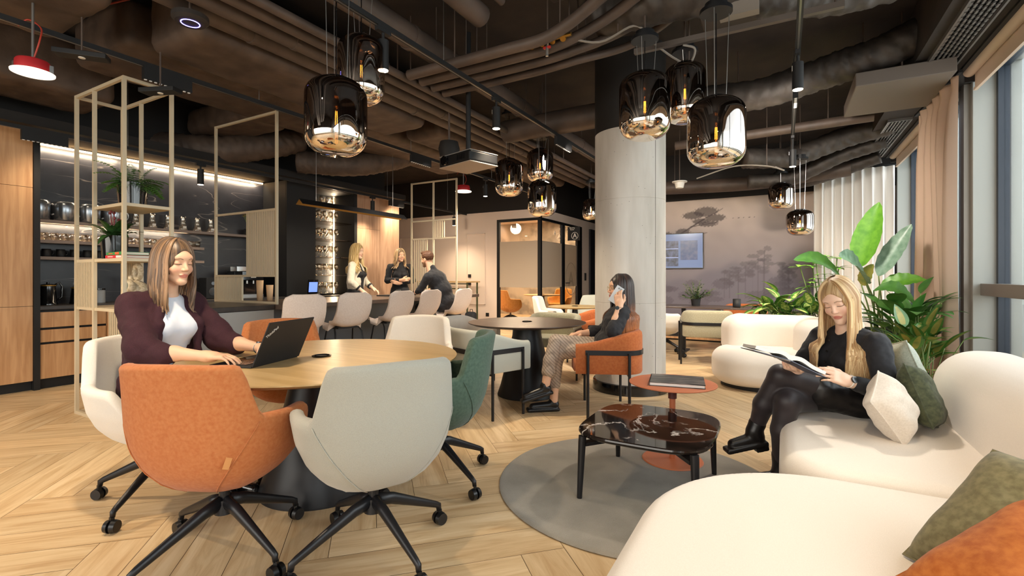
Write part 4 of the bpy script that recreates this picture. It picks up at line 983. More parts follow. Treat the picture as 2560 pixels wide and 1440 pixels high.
def pendant(loc, w, h, zc, label, group):
    """loc: centre of the glass body, zc: height of the canopy"""
    h *= .92
    t = thing('pendant_lamp', label, 'lamp', loc, 0, group); r = w/2; H = h/2
    prof = []
    for i in range(9): a = -PI/2+PI/2*i/8; prof.append((r*(.30+.70*math.cos(a)) if i else 0, -H+r*.62*(1+math.sin(a))))
    for z in (-.1, 0, .1, .2): prof.append((r*1.0, H*z+.0))
    for i in range(9): a = PI/2*i/8; prof.append((r*(.42+.58*math.cos(a)), H-r*.55*(1-math.sin(a))))
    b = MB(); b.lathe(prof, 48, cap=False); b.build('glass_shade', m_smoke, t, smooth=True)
    MB().lathe([(r*.43, H-.004), (r*.43, H+.012), (0, H+.014)], 28).build('shade_cap', m_gblack, t, smooth=True, auto=.6)
    MB().cyl((0, 0, H), (0, 0, H*.30), .016, .018, 14).build('lamp_socket', m_chrome, t)
    bl = MB().lathe([(.010, H*.30), (.019, H*.22), (.017, -H*.1), (.012, -H*.26), (0, -H*.3)], 16).build('light_bulb', m_amber, t, smooth=True)
    f = MB()
    for k in range(4): a = k*PI/2; f.cyl((.006*math.cos(a), .006*math.sin(a), H*.18), (.008*math.cos(a), .008*math.sin(a), -H*.18), .0016, n=5)
    f.build('filament', m_fil, bl)
    zc -= loc[2]
    for k in range(3):
        a = 2*PI*k/3+.5; MB().cyl((r*.36*math.cos(a), r*.36*math.sin(a), H+.01), (.085*math.cos(a), .085*math.sin(a), zc), .0022, n=6).build('suspension_wire', m_steel, t)
    MB().cyl((0, 0, H), (0, 0, zc), .004, n=6).build('power_cord', m_gblack, t)
    c = MB().lathe([(0, zc-.005), (.10, zc-.005), (.10, zc+.02), (.07, zc+.028), (.07, zc+.06), (0, zc+.06)], 28).build('ceiling_canopy', m_black, t, smooth=True, auto=.6)
    MB().cyl((0, 0, zc+.05), (0, 0, CZ-loc[2]), .008, n=8).build('canopy_rod', m_pipe, c)
for L in (((-2.42, 2.08, 2.185), .37, .50, 3.16, 'wide smoked glass pendant, the nearest one above the round oak table', 'pendants above the oak table'),
          ((-2.48, 2.34, 2.585), .305, .475, 3.22, 'taller slim smoked glass pendant behind the widest one above the oak table', 'pendants above the oak table'),
          ((-.903, 3.622, 2.463), .375, .52, 2.96, 'smoked glass pendant left in the cluster over the coffee table', 'pendants above the coffee table'),
          ((-.688, 4.03, 2.655), .315, .50, 2.98, 'slim smoked glass pendant between and behind its two neighbours over the coffee table', 'pendants above the coffee table'),
          ((-.386, 3.40, 2.135), .36, .475, 2.92, 'wide smoked glass pendant right and lowest in the cluster over the coffee table', 'pendants above the coffee table'),
          ((-3.071, 5.386, 2.467), .36, .50, 3.27, 'smoked glass pendant left in the far trio beside the projector', 'pendants above the dark round table'),
          ((-2.814, 5.76, 2.666), .35, .46, 3.03, 'smoked glass pendant topmost in the far trio beside the column', 'pendants above the dark round table'),
          ((-2.617, 5.412, 2.168), .36, .48, 3.03, 'smoked glass pendant lowest in the far trio beside the column', 'pendants above the dark round table'),
          ((-.043, 8.581, 2.441), .35, .44, 2.80, 'small smoked glass pendant before the mural, left of the lower one', 'pendants before the mural'),
          ((.196, 7.912, 1.959), .345, .38, 2.85, 'small smoked glass pendant hanging lowest before the pale corner curtain', 'pendants before the mural'),
          ((-3.127, 8.567, 2.443), .32, .42, 2.95, 'smoked glass pendant half hidden behind the concrete column', 'pendants before the mural')): pendant(*L)
# ================================================================ beams of the track spotlights
S = 1.0
spot((-2.37, 2.43, 2.58), (-2.4, 2.0, 0), 120*S, 95, .8)
spot((-2.37, 3.91, 2.58), (-2.3, 4.3, 0), 110*S, 95, .8)
spot((.09, 4.20, 2.58), (-.1, 3.4, 0), 95*S, 85, .7, 'n')
spot((.09, 6.70, 2.50), (-.2, 7.8, .8), 180*S, 140, 1)
spot((-6.62, 3.50, 2.38), (-6.9, 3.5, 0), 35*S, 90, .8)
spot((-6.62, 6.52, 2.38), (-6.6, 6.5, 0), 50*S, 130, 1)
spot((-6.62, 9.05, 2.36), (-6.7, 8.4, 0), 90*S, 140, 1)
spot((-4.46, 7.0, 2.56), (-5.0, 7.6, 0), 260*S, 140, 1)
spot((-2.37, .9, 2.58), (-2.6, 1.4, 0), 95*S, 95, .8)  # this and the next two beams come from the added, unseen spotlights
spot((.09, 1.3, 2.58), (.5, 1.6, 0), 80*S, 90, .8)
spot((-4.46, .3, 2.58), (-4.6, 1.0, 0), 150*S, 110, .8)
# beams of the louvre lamps
spot((-4.46, 5.3, 2.76), (-5.0, 6.4, 0), 120*S, 140, 1, 'n', .15)
spot((-2.37, 5.5, 2.76), (-2.6, 7.6, .6), 260*S, 140, 1, 'n', .15)
spot((-6.62, 7.15, 2.56), (-7.2, 8.6, .9), 60*S, 150, 1, 'w', .15)
spot((-6.62, 1.98, 2.56), (-6.5, 2.2, 0), 20*S, 140, 1, 'w', .15)
spot((.09, 5.1, 2.76), (-.6, 8.2, .9), 200*S, 140, 1, 'n', .15)
# ================================================================ upholstery
def fabric(name, c, c2, ns=60, rough=.9, sheen=.3, bump=.25, bs=500, lo=.35, hi=.65): return M(name, c, rough, c2=c2, ns=ns, bump=bump, bs=bs, sheen=sheen, lo=lo, hi=hi, spec=.2, det=4)
f_orange = fabric('orange_velvet', 'b3683a', 'c07a4a', 70, sheen=.12, lo=.3, hi=.7); f_grey = fabric('sage_grey_weave', 'a19e92', 'aba89c', 420); f_white = fabric('oatmeal_weave', 'dcd5cb', 'e5dfd5', 420)
f_green = fabric('forest_velvet', '485c4f', '54685a', 70, sheen=.15); f_beige = fabric('beige_weave', 'd2c6b7', 'dcd1c3', 420); f_mint = fabric('pale_mint_weave', 'aeaea2', 'b9b9ad', 400)
f_olive = fabric('olive_weave', '968f76', 'aaa48b', 120); f_rust = fabric('rust_velvet', 'a65a30', 'b2673a', 60, sheen=.12); f_sofa = fabric('cream_boucle', 'e2d7c9', 'e8ddd0', 300, bump=.15, bs=320)
m_blkp = M('satin_black', '1c1c1f', .38, .2); m_rub = M('caster_rubber', '101012', .35); m_tag = M('leather_tag', 'c98a4e', .6)
def tub_chair(label, loc, rz, fab, base_rz=0, tagged=True, caster=True):
    t = thing('swivel_chair', label, 'chair', (*loc, 0), rz, 'padded swivel chairs'); NT, NV = 96, 18; n = 2.5
    def ss(a, b, x): u = min(1, max(0, (x-a)/(b-a))); return u*u*(3-2*u)
    def hh(th):
        a = abs(math.degrees(th))
        return .845-.205*ss(43, 60, a)-.01*ss(60, 90, a)-.17*ss(104, 134, a)+.012*math.cos(th*2)*(a < 45)
    def ab(z):
        pts = [(.31, .09, .09), (.34, .17, .165), (.38, .225, .215), (.44, .275, .26), (.52, .31, .29), (.62, .328, .31), (.74, .325, .325), (.86, .32, .345)]
        for i in range(len(pts)-1):
            if z <= pts[i+1][0]: u = (z-pts[i][0])/(pts[i+1][0]-pts[i][0]); u = max(0, u); return tuple(pts[i][k]+(pts[i+1][k]-pts[i][k])*u for k in (1, 2))
        return pts[-1][1:]
    def pt(th, z, off=0):
        a, b_ = ab(z); a -= off; b_ -= off; s, c = math.sin(th), -math.cos(th)
        r = (abs(s/a)**n+abs(c/b_)**n)**(-1/n); return (r*s, r*c, z)
    rows = []
    ths = [-PI+2*PI*i/NT for i in range(NT)]
    for j in range(NV+1): rows.append([pt(th, .31+(hh(th)-.31)*(j/NV)**.9) for th in ths])
    T = .055
    for k in range(1, 6):
        a = PI*k/6; rows.append([(lambda p, q: (p[0]+(q[0]-p[0])*(1-math.cos(a))/2, p[1]+(q[1]-p[1])*(1-math.cos(a))/2, hh(th)+.022*math.sin(a)))(pt(th, hh(th)), pt(th, hh(th), T)) for th in ths])
    for j in range(9): rows.append([pt(th, hh(th)+(.43-hh(th))*j/8, T) for th in ths])
    b = MB(); b.rings(rows); b.build('seat_shell', fab, t, smooth=True)
    cu = MB(); rr = []
    for z, o in ((.41, .075), (.435, .062), (.455, .062), (.472, .075), (.48, .11), (.483, .2)): rr.append([pt(th, z if z < .44 else z, o) for th in ths])
    rr = [[(x*(.30-.0)/.30, y, z2) for (x, y, _), z2 in zip(r, [z_]*NT)] for r, z_ in zip(rr, (.41, .435, .455, .472, .48, .483))]
    cu.rings(rr); cu.build('seat_cushion', fab, t, smooth=True)
    sm = MB()
    for sg in (-1, 1): sm.tube([pt(sg*math.radians(56-30*(1-j/12)), .33+.31*j/12, -.0015) for j in range(13)], .0025, 5)
    sm.build('seam_piping', fab, t, smooth=True)
    if tagged:
        p = Vector(pt(math.radians(38), .50, -.004)); R = Matrix.Rotation(math.radians(38), 3, 'Z')@Matrix.Rotation(.3, 3, 'Y')
        MB().obox(p, (.011, .002, .027), R).build('maker_tag', m_tag, t)
    MB().cyl((0, 0, .22), (0, 0, .32), .022, n=16).build('gas_column', m_blkp, t)
    MB().cyl((0, 0, .185), (0, 0, .245), .04, .034, 20).build('base_hub', m_blkp, t, smooth=True, auto=.6)
    for k in range(4):
        a = base_rz-rz+PI/4+k*PI/2; c, s = math.cos(a), math.sin(a); P = lambda r, z: (r*c, r*s, z)
        lg = MB().tube([P(.015, .232), P(.09, .212), P(.21, .158), P(.325, .106), P(.345, .094), P(.348, .070)], [.024, .021, .0165, .0125, .012, .010], 12, flat=1.25).build('leg', m_blkp, t, smooth=True)
        if caster:
            w = MB(); cx, cy = P(.352, 0)[:2]; u = Vector((-s, c, 0))
            for sg in (-1, 1): w.cyl(Vector((cx, cy, .031))+u*sg*.006, Vector((cx, cy, .031))+u*sg*.026, .031, .027, 20)
            w.box((cx-.008, cy-.008, .03), (cx+.008, cy+.008, .075)); w.build('caster', m_rub, lg, smooth=True, auto=.6)
    return t
def camxy(r, d): return (-.4909*d+.8712*r, .8712*d+.4909*r)
TC = (-2.333, 1.899)
def face(p, q=TC): return math.atan2(q[1]-p[1], q[0]-p[0])-PI/2
def chair_at(label, r, d, fab, turn=0, base=0, **k):
    p = camxy(r, d); return tub_chair(label, p, face(p)+turn, fab, base, **k)
tub_chair('orange velvet swivel chair seen from behind, nearest the camera', camxy(-1.24, 2.09), math.radians(24), f_orange, math.radians(45))
tub_chair('sage grey swivel chair seen from behind at the round oak table', camxy(-.60, 2.10), math.radians(62), f_grey, math.radians(29), tagged=False)
tub_chair('forest green swivel chair on the right side of the round oak table', camxy(-.44, 2.86), math.radians(118), f_green, math.radians(28), tagged=False)
tub_chair('oatmeal swivel chair in which the woman in burgundy sits', (-2.92, 1.36), math.radians(-85), f_white, math.radians(-15))
tub_chair('beige swivel chair across the oak table, in front of the bar stools', camxy(-.80, 3.80), face(camxy(-.80, 3.80))+.15, f_beige, .3, tagged=False)
tub_chair('orange swivel chair across the oak table, behind the laptop', camxy(-1.62, 3.50), face(camxy(-1.62, 3.5)), f_orange, .2, tagged=False)
# ---------------------------------------------------------------- round oak table
m_top = wood('oak_table_top', 'b39362', 'c6a878', 'x', .32, .7)
def round_table(name, label, c, R, mat, zt=.74, th=.026, r0=.33, r1=.16, socket=True):
    t = thing(name, label, 'table', (*c, 0))
    MB().lathe([(0, zt-th), (R-.05, zt-th), (R-.006, zt-.010), (R, zt-.005), (R-.002, zt), (0, zt)], 96).build('table_top', mat, t, smooth=True, auto=.5)
    MB().lathe([(0, 0), (r0, 0), (r0, .012), (r0-.03, .10), (r1+.06, .38), (r1+.01, .6), (r1, zt-th), (0, zt-th)], 64).build('cone_base', m_blkp, t, smooth=True, auto=.7)
    if socket:
        s = MB().lathe([(0, zt), (.052, zt), (.054, zt+.006), (.046, zt+.008), (.044, zt+.003), (0, zt+.003)], 40).build('socket_ring', m_gblack, t, smooth=True, auto=.6)
        MB().box((-.022, -.022, zt+.003), (.022, .022, zt+.0055)).build('socket_lid', m_blk, s)
    return t
round_table('round_table', 'large round oak table on a black cone base in the left foreground', TC, .78, m_top)
m_brown = marble('brown_stone', '4a3d37', '8d7b6e', 1.4, .01, .3, '55463e', .5)
DT = (-2.294, 4.39)
round_table('round_table', 'dark brown round table on a black cone base in the middle of the room', DT, .60, m_brown, r0=.30, r1=.14)
round_table('round_table', 'small round oak table behind the dark round one, near the glass room', (-2.86, 7.1), .42, m_top, r0=.2, r1=.04)
# ---------------------------------------------------------------- banded armchairs
def armchair(label, loc, rz, fab, logo=False):
    t = thing('banded_armchair', label, 'chair', (*loc, 0), rz, 'banded armchairs')
    hw, hb, hf, R = .325, .30, .27, .17
    def path(off):
        w, bk, r = hw-off, hb-off, max(R-off, .02); P = [(w, hf-j*(hf+bk-r)/10) for j in range(10)]
        P += [(w-r+r*math.cos(a), -bk+r-r*math.sin(a)) for a in [PI/2*i/10 for i in range(11)]]
        P += [(w-r-(2*(w-r))*j/12, -bk) for j in range(1, 12)]
        P += [(-w+r-r*math.sin(a), -bk+r-r*math.cos(a)) for a in [PI/2*i/10 for i in range(11)]]
        P += [(-w, -bk+r+j*(hf+bk-r)/10) for j in range(1, 11)]; return P
    A, B = path(0), path(.075)
    def top(y): u = min(1, max(0, (hf-y)/(hf+hb))); return .625+.115*(u*u*(3-2*u))
    secs = []
    for (ax, ay), (bx, by) in zip(A, B):
        zt = top(ay); s = []
        mx, my = (ax+bx)/2, (ay+by)/2
        for u, z in ((1, .40), (1, .50), (1.03, .57), (1, zt-.04), (.9, zt-.012), (.5, zt+.004), (0, zt+.008), (-.5, zt+.004), (-.9, zt-.012), (-1, zt-.04), (-1, .50), (-1, .40), (-.8, .385), (.8, .385)):
            s.append((mx+(ax-mx)*u, my+(ay-my)*u, z))
        secs.append(s)
    b = MB(); b.rings(secs); b.build('back_shell', fab, t, smooth=True, auto=1.0)
    q = [(x*.93, y*.93+.02) for x, y in B]; 
    cu = MB(); cu.rings([[(x*k_, y*k_+.0, z) for x, y in B]+[(-.22*k_, hf+.01, z), (0, hf+.03, z), (.22*k_, hf+.01, z)] for k_, z in ((.93, .385), (1.0, .40), (1.0, .46), (.97, .475), (.8, .487), (.3, .49))]); cu.build('seat_cushion', fab, t, smooth=True, auto=1.2)
    Lx = hw+.014; bd = [p for p in path(-.008) if p[1] < .20]
    bb = MB(); bb.rings([[(x*1.0, y, z) for z in (.545, .585)]+[(x*(1-.006/hw), y*(1-.006/hb), z) for z in (.585, .545)] for x, y in bd]); bb.build('metal_band', m_blkp, t, smooth=True, auto=.5)
    for sx_ in (-1, 1):
        for y in (.17, -.17): MB().cyl((sx_*Lx, y, 0), (sx_*Lx, y, .565), .0125, n=12).build('leg', m_blkp, t, smooth=True, auto=.6)
    for y in (.17, -.17): MB().box((-Lx, y-.012, .372), (Lx, y+.012, .386)).build('cross_bar', m_blkp, t)
    return t
W3 = (-1.40, 4.20); W3H = math.radians(203)
armchair('rust orange banded armchair in which the woman on the phone sits', W3, W3H-PI/2, f_rust)
armchair('pale mint banded armchair between the green swivel chair and the dark round table', (-2.37, 3.70), math.radians(70)-PI/2, f_mint)
armchair('beige armchair on the left side of the dark round table', (-3.12, 4.45), face((-3.12, 4.45), DT), f_beige)
armchair('olive armchair on the far side of the dark round table', (-2.45, 5.35), face((-2.45, 5.35), DT), f_olive)
armchair('pale khaki banded armchair before the long dark table, left of the kidney sofa', (-.95, 7.20), .25, f_olive)
armchair('rust armchair half hidden behind the concrete column', (-2.28, 6.18), 2.4, f_rust)
armchair('rust armchair behind the long dark table under the mural', (-.55, 8.75), PI, f_rust)
tub_chair('oatmeal swivel chair beside the small round oak table', (-3.35, 7.35), -1.3, f_white, 0, tagged=False)
tub_chair('pale green swivel chair behind the small round oak table', (-3.0, 7.95), 2.9, f_mint, 0, tagged=False)
tub_chair('oatmeal swivel chair just right of the concrete column', (-1.62, 7.65), -.9, f_white, .4, tagged=False)
# ---------------------------------------------------------------- bar stools
f_blush = M('blush_shell', 'dccabd', .75, c2='e6d6ca', ns=90, bump=.1, bs=400)
def bar_stool():
    t = thing('bar_stool', '', 'stool', group='blush bar stools')
    sp = smooth_path([(0, .205, .635), (0, .12, .645), (0, -.04, .635), (0, -.15, .655), (0, -.205, .74), (0, -.235, .86), (0, -.265, 1.02)], 5); n = len(sp); rs = []
    for i, p in enumerate(sp):
        d = (sp[min(i+1, n-1)]-sp[max(i-1, 0)]).normalized(); nn = Vector((0, -d.z, d.y)); nn = nn if nn.z > 0 or nn.y > 0 else -nn
        u = i/(n-1); w = .196+.012*math.sin(u*PI)+.016*u
        e = 1.0
        if u < .10: e = math.sqrt(max(.0, 1-((.10-u)/.10)**2.2))*.45+.55
        if u > .90: e = math.sqrt(max(0, 1-((u-.90)/.10)**2.4))*.42+.58
        w *= e; cur = .045*math.sin(min(1, u*1.25)*PI)+.018
        top = [p+Vector((w*k/6, 0, 0))+nn*(cur*abs(k/6)**2.6) for k in range(-6, 7)]
        bot = [q-nn*.022 for q in top[::-1]]; rs.append([tuple(q) for q in top+bot])
    MB().rings(rs).build('seat_shell', f_blush, t, smooth=True, auto=1.2)
    MB().box((-.13, -.10, .60), (.13, .12, .618)).build('seat_plate', m_blkp, t)
    for sx_ in (-1, 1):
        for sy_ in (-1, 1): MB().tube([(sx_*.10, sy_*.03, .605), (sx_*.155, sy_*.06, .60), (sx_*.17, sy_*.10, .56), (sx_*.215, sy_*.205, .0)], .0095, 8).build('leg', m_blkp, t, smooth=True)
    q = [(.203, .178, .16), (-.203, .178, .16), (-.203, -.178, .16), (.203, -.178, .16)]; q = [(x*.96, y*.98, .22) for x, y, z in q]
    MB().tube(q, .008, 8, closed=True).build('foot_ring', m_blkp, t, smooth=True)
    return t
s0 = bar_stool()
for i, (y, a) in enumerate(((3.38, -.36), (4.0, -.20), (4.74, -.06), (5.32, -.03), (6.10, .0))):
    o = s0 if i == 0 else dup(s0)
    o.location = (-4.52, y, 0); o.rotation_euler = (0, 0, PI/2+a)
    o['label'] = 'blush bar stool at the bar, '+['nearest, right behind the laptop lid', 'second from the camera', 'in the middle of the row of five', 'fourth from the camera, beside the seated man', 'farthest, with the man in black sitting on it'][i]
# ---------------------------------------------------------------- sofas
def slabfn(c, h, R, z0, z1, re, crown=0, rot=0):
    ca, sa = math.cos(rot), math.sin(rot)
    def fn(X, Y, Z):
        x = (X-c[0])*ca+(Y-c[1])*sa; y = -(X-c[0])*sa+(Y-c[1])*ca
        qx, qy = np.abs(x)-h[0]+R, np.abs(y)-h[1]+R
        d2 = np.sqrt(np.maximum(qx, 0)**2+np.maximum(qy, 0)**2)+np.minimum(np.maximum(qx, qy), 0)-R
        zc, hz = (z0+z1)/2, (z1-z0)/2; dz = np.abs(Z-zc+crown*(np.clip(-d2/.4, 0, 1)-1)*-1*0)-hz-crown*np.clip(-d2/.35, 0, 1)*(Z > zc)
        a, b = d2+re, dz+re
        return np.minimum(np.maximum(a, b), 0)+np.sqrt(np.maximum(a, 0)**2+np.maximum(b, 0)**2)-re
    return fn
t = thing('curved_sofa', 'large cream boucle corner sofa in the right foreground', 'sofa', (.4, 2.2, 0))
def sofa_part(name, fns, lo, hi, h=.02, k=.03):
    V_ = Vox([a-.1 for a in lo], [a+.1 for a in hi], h)
    for f in fns: V_.op(f, lo, hi, k, pad=.1)
    o = vmesh(V_, name, f_sofa, t, loc=(-t.location.x, -t.location.y, 0)); return o
sofa_part('chaise_seat', [slabfn((.435, 1.46), (.865, .815), .62, .04, .425, .075, .012)], (-.5, .6, .04), (1.35, 2.3, .46))
sofa_part('seat', [slabfn((.50, 2.98), (.52, .68), .22, .04, .42, .085, .012)], (-.05, 2.15, .04), (1.05, 3.7, .46))
sofa_part('backrest', [slabfn((.98, 2.30), (.235, 1.50), .22, .06, .79, .20, 0)], (.7, .7, .05), (1.25, 3.85, .82))
MB().prism([(-.72, -1.4), (.55, -1.4), (.55, 1.3), (-.25, 1.3), (-.25, .0), (-.72, -.1)], 0, .045).build('sofa_plinth', m_blk, t)
t = thing('curved_sofa', 'small kidney-shaped cream sofa in the middle distance before the plants', 'sofa', (-.16, 6.0, 0))
sofa_part('seat', [slabfn((-.16, 5.95), (.56, .42), .40, .04, .42, .14, .01, .12)], (-.85, 5.4, .03), (.6, 6.6, .46))
sofa_part('backrest', [slabfn((-.12, 6.30), (.44, .16), .155, .30, .765, .14, 0, .10), slabfn((.28, 6.12), (.16, .30), .155, .30, .75, .14, 0, -.25), slabfn((-.48, 6.18), (.14, .20), .13, .30, .74, .13, 0, .5)], (-.85, 5.7, .25), (.6, 6.7, .85), k=.10)
MB().lathe([(0, 0), (.36, 0), (.36, .045), (0, .045)], 40, sx=1.3, c=(0, -.02, 0)).build('sofa_plinth', m_blk, t)
# cushions
def cushion(label, loc, rot, w, d, th, mat, seed=0, name='cushion'):
    t = thing(name, label, 'cushion', loc); t.rotation_euler = rot; n = 26; rnd = random.Random(seed); b = MB()
    for sg in (1, -1):
        vs = []
        for j in range(n+1):
            for i in range(n+1):
                u, v = 2*i/n-1, 2*j/n-1; e = max(0, (1-u**4)*(1-v**4))**.55
                pu, pv = u*(1-.07*(1-v*v)*-1*0-.06*(1-abs(v)**2)*abs(u)), v*(1-.06*(1-abs(u)**2)*abs(v))
                wr = .004*math.sin(7*u+4*v+seed)*e+.002*math.sin(13*v-9*u*u+seed*2)*e
                z = sg*(th/2*e+wr)
                vs.append((pu*w/2, pv*d/2, z))
        fs = [(j*(n+1)+i, j*(n+1)+i+1, (j+1)*(n+1)+i+1, (j+1)*(n+1)+i) for j in range(n) for i in range(n)]
        b.add(vs, fs if sg > 0 else [f[::-1] for f in fs])
    b.build('cushion_cover', mat, t, smooth=True)
    m = 12; edge = [(-1+2*i/m, -1) for i in range(m)]+[(1, -1+2*i/m) for i in range(m)]+[(1-2*i/m, 1) for i in range(m)]+[(-1, 1-2*i/m) for i in range(m)]
    pp = [(u*(1-.06*(1-v*v)*abs(u))*w/2, v*(1-.06*(1-u*u)*abs(v))*d/2, 0) for u, v in edge]
    MB().tube(pp, .0045, 6, closed=True).build('piping', mat, t, smooth=True)
    return t
f_pg = fabric('moss_velvet', '3f4433', '565b43', 50, sheen=.12); f_pc = fabric('cream_linen', 'd8cdbf', 'e2d8cb', 120); f_pl = fabric('pale_green_linen', 'a9b0a2', 'bcc2b4', 120); f_po = fabric('rust_cushion_velvet', 'a0551f', 'b86e33', 40, sheen=.12); f_pk = fabric('khaki_velvet', '676044', '7f7757', 50, sheen=.15)
o = cushion('cream linen cushion standing on the sofa beside the reading woman', (.445, 2.90, .575), (1.15, .10, 1.05), .255, .255, .16, f_pc, 1); bpy.context.view_layer.update(); o.matrix_basis = o.matrix_basis@Matrix.Rotation(.6, 4, 'Z')
cushion('dark moss green cushion leaning on the sofa backrest behind the cream one', (.60, 3.12, .60), (1.2, .2, 1.30), .31, .31, .14, f_pg, 2)
cushion('pale green cushion behind the reading woman, mostly hidden by the moss green one', (.58, 3.48, .62), (1.25, .2, 1.9), .42, .42, .14, f_pl, 3)
for lab, corner, wd, th, mt, sd in (('khaki velvet cushion leaning on the near end of the sofa', (.285, 1.67, .445), .40, .17, f_pk, 4), ('rust velvet cushion in front of the khaki one in the bottom right corner', (.24, 1.50, .46), .46, .17, f_po, 5)):
    o = cushion(lab, (0, 0, 0), (0, 0, 0), wd, wd, th, mt, sd); e_ = Vector((.58, .48, .66) if sd == 4 else (.72, .55, .42)).normalized(); g_ = Vector((.63, -.77, 0) if sd == 4 else (.607, -.795, 0)).normalized(); n_ = g_.cross(e_); c_ = Vector(corner)+(e_+g_)*wd/2
    o.matrix_basis = Matrix(((g_.x, e_.x, n_.x, c_.x), (g_.y, e_.y, n_.y, c_.y), (g_.z, e_.z, n_.z, c_.z), (0, 0, 0, 1)))
# ---------------------------------------------------------------- rug and low tables
m_rug = M('taupe_rug_pile', '7b756a', .98, c2='8d867a', ns=5, bump=.8, bs=260, sheen=.3)
t = thing('round_rug', 'round grey taupe rug under the marble coffee table', 'rug', (-.739, 2.797, 0))
MB().lathe([(0, 0), (.785, 0), (.80, .006), (.79, .014), (.77, .016), (0, .016)], 96).build('rug_pile', m_rug, t, smooth=True, auto=.8)
m_cm = marble('coffee_marble', '15110f', 'd8cdc4', 2.6, .022, .05, '2a1f1a', .36)
t = thing('coffee_table', 'low black marble coffee table with four black legs on the rug', 'table', (-.66, 2.78, .016))
def squircle(hx_, hy_, n, N_=64): return [(hx_*abs(math.cos(a))**(2/n)*(1 if math.cos(a) > 0 else -1), hy_*abs(math.sin(a))**(2/n)*(1 if math.sin(a) > 0 else -1)) for a in [2*PI*i/N_ for i in range(N_)]]
rs = [[(x*s_, y*s_, z) for x, y in squircle(.355, .385, 3.9)] for s_, z in ((.95, .322), (.985, .330), (1, .340), (.995, .348), (.98, .352))]
MB().rings(rs).build('marble_top', m_cm, t, smooth=True, auto=.5)
for sx_ in (-1, 1):
    for sy_ in (-1, 1):
        lg = MB().tube([(sx_*.285, sy_*.325, .328), (sx_*.287, sy_*.327, .30), (sx_*.295, sy_*.345, 0)], [.021, .021, .014], 16).build('leg', m_blkp, t, smooth=True, auto=.7)
        MB().bar((sx_*.28, sy_*.315, .285), (sx_*.05, sy_*.05, .295), .045, .018).build('leg_bracket', m_blkp, lg)
MB().box((-.08, -.08, .28), (.08, .08, .321)).build('centre_plate', m_blkp, t)
m_ot = M('terracotta_metal', 'c5714a', .45)
t = thing('side_table', 'round terracotta metal side table carrying a picture book', 'table', (-.63, 3.24, .014))
MB().lathe([(0, 0), (.185, 0), (.19, .004), (.185, .010), (0, .012)], 48).build('base_disc', m_ot, t, smooth=True, auto=.5)
MB().cyl((0, 0, .01), (0, 0, .495), .019, n=20).build('table_column', m_ot, t, smooth=True, auto=.6)
MB().cyl((0, 0, .40), (0, 0, .455), .027, n=20).build('column_collar', M('maroon_collar', '5a2a26', .5), t, smooth=True, auto=.6)
MB().lathe([(0, .493), (.262, .493), (.272, .497), (.272, .501), (.265, .5035), (0, .5035)], 64).build('table_top', m_ot, t, smooth=True, auto=.5)
def big_book(label, loc, rz, w, d, h, cov):
    t = thing('picture_book', label, 'book', loc, rz)
    MB().box((-w/2, -d/2, 0), (w/2, d/2, .004)).box((-w/2, -d/2, h-.004), (w/2, d/2, h)).box((-w/2, -d/2, 0), (-w/2+.004, d/2, h)).build('book_cover', cov, t)
    MB().box((-w/2+.004, -d/2+.004, .004), (w/2-.005, d/2-.004, h-.004)).build('page_block', M('white_pages', 'ece8e2', .7), t)
m_bk = M('photo_cover', '2b2725', .35, c2='6d655e', ns=9, lo=.45, hi=.62, det=8, scale=(1, 3, 1))
big_book('large picture book with a dark photographic cover on the terracotta side table', (-.60, 3.23, .518), .18, .33, .27, .024, m_bk)
# ---------------------------------------------------------------- laptop
t = thing('laptop', 'open black laptop on the round oak table in front of the woman in burgundy', 'laptop', (-2.375, 1.64, .741), math.atan2(.295, .955)-PI/2)
MB().box((-.18, -.25, 0), (.18, 0, .010)).build('laptop_base', m_blk, t, bevel=.003)
b = MB()
for i in range(5):
    for j in range(14): b.box((-.155+.0222*j, -.055-.021*i-.017, .010), (-.155+.0222*j+.019, -.055-.021*i, .0125))
b.build('keyboard', m_gblack, t)
MB().box((-.05, -.235, .0100), (.05, -.178, .0108)).build('touchpad', m_gblack, t)
R = Matrix.Rotation(-.42, 4, 'X')
l = MB(); l.box((-.18, -.0, 0), (.18, .007, .245)); l.v = [tuple(R@Vector(v)) for v in l.v]
lid = l.build('laptop_lid', m_blk, t, bevel=.002, loc=(0, .002, .008))
sc_ = MB(); sc_.box((-.172, -.0012, .008), (.172, -.0002, .238)); sc_.v = [tuple(R@Vector(v)) for v in sc_.v]
sc_.build('laptop_screen', M('dim_screen', '2b3038', .2), lid)
def text(s, name, mat, parent, size, M4, ext=.0005, align='CENTER', bold=0):
    c = bpy.data.curves.new(name, 'FONT'); c.body = s; c.size = size; c.extrude = ext; c.align_x = align; c.align_y = 'CENTER'; c.offset = bold; c.materials.append(mat)
    tmp = bpy.data.objects.new(name, c); COL.objects.link(tmp); me = bpy.data.meshes.new_from_object(tmp); bpy.data.objects.remove(tmp)
    o = bpy.data.objects.new(name, me); COL.objects.link(o); o.parent = parent; o.matrix_local = M4; return o
m_silver = M('silver_print', 'c9cbcc', .3, .3)
text('ThinkPad', 'lid_lettering', m_silver, lid, .022, R@Matrix.Translation((.135, .0075, .19))@Matrix.Rotation(PI/2, 4, 'X')@Matrix.Rotation(PI, 4, 'Y')@Matrix.Rotation(.7, 4, 'Z'), bold=.0004)
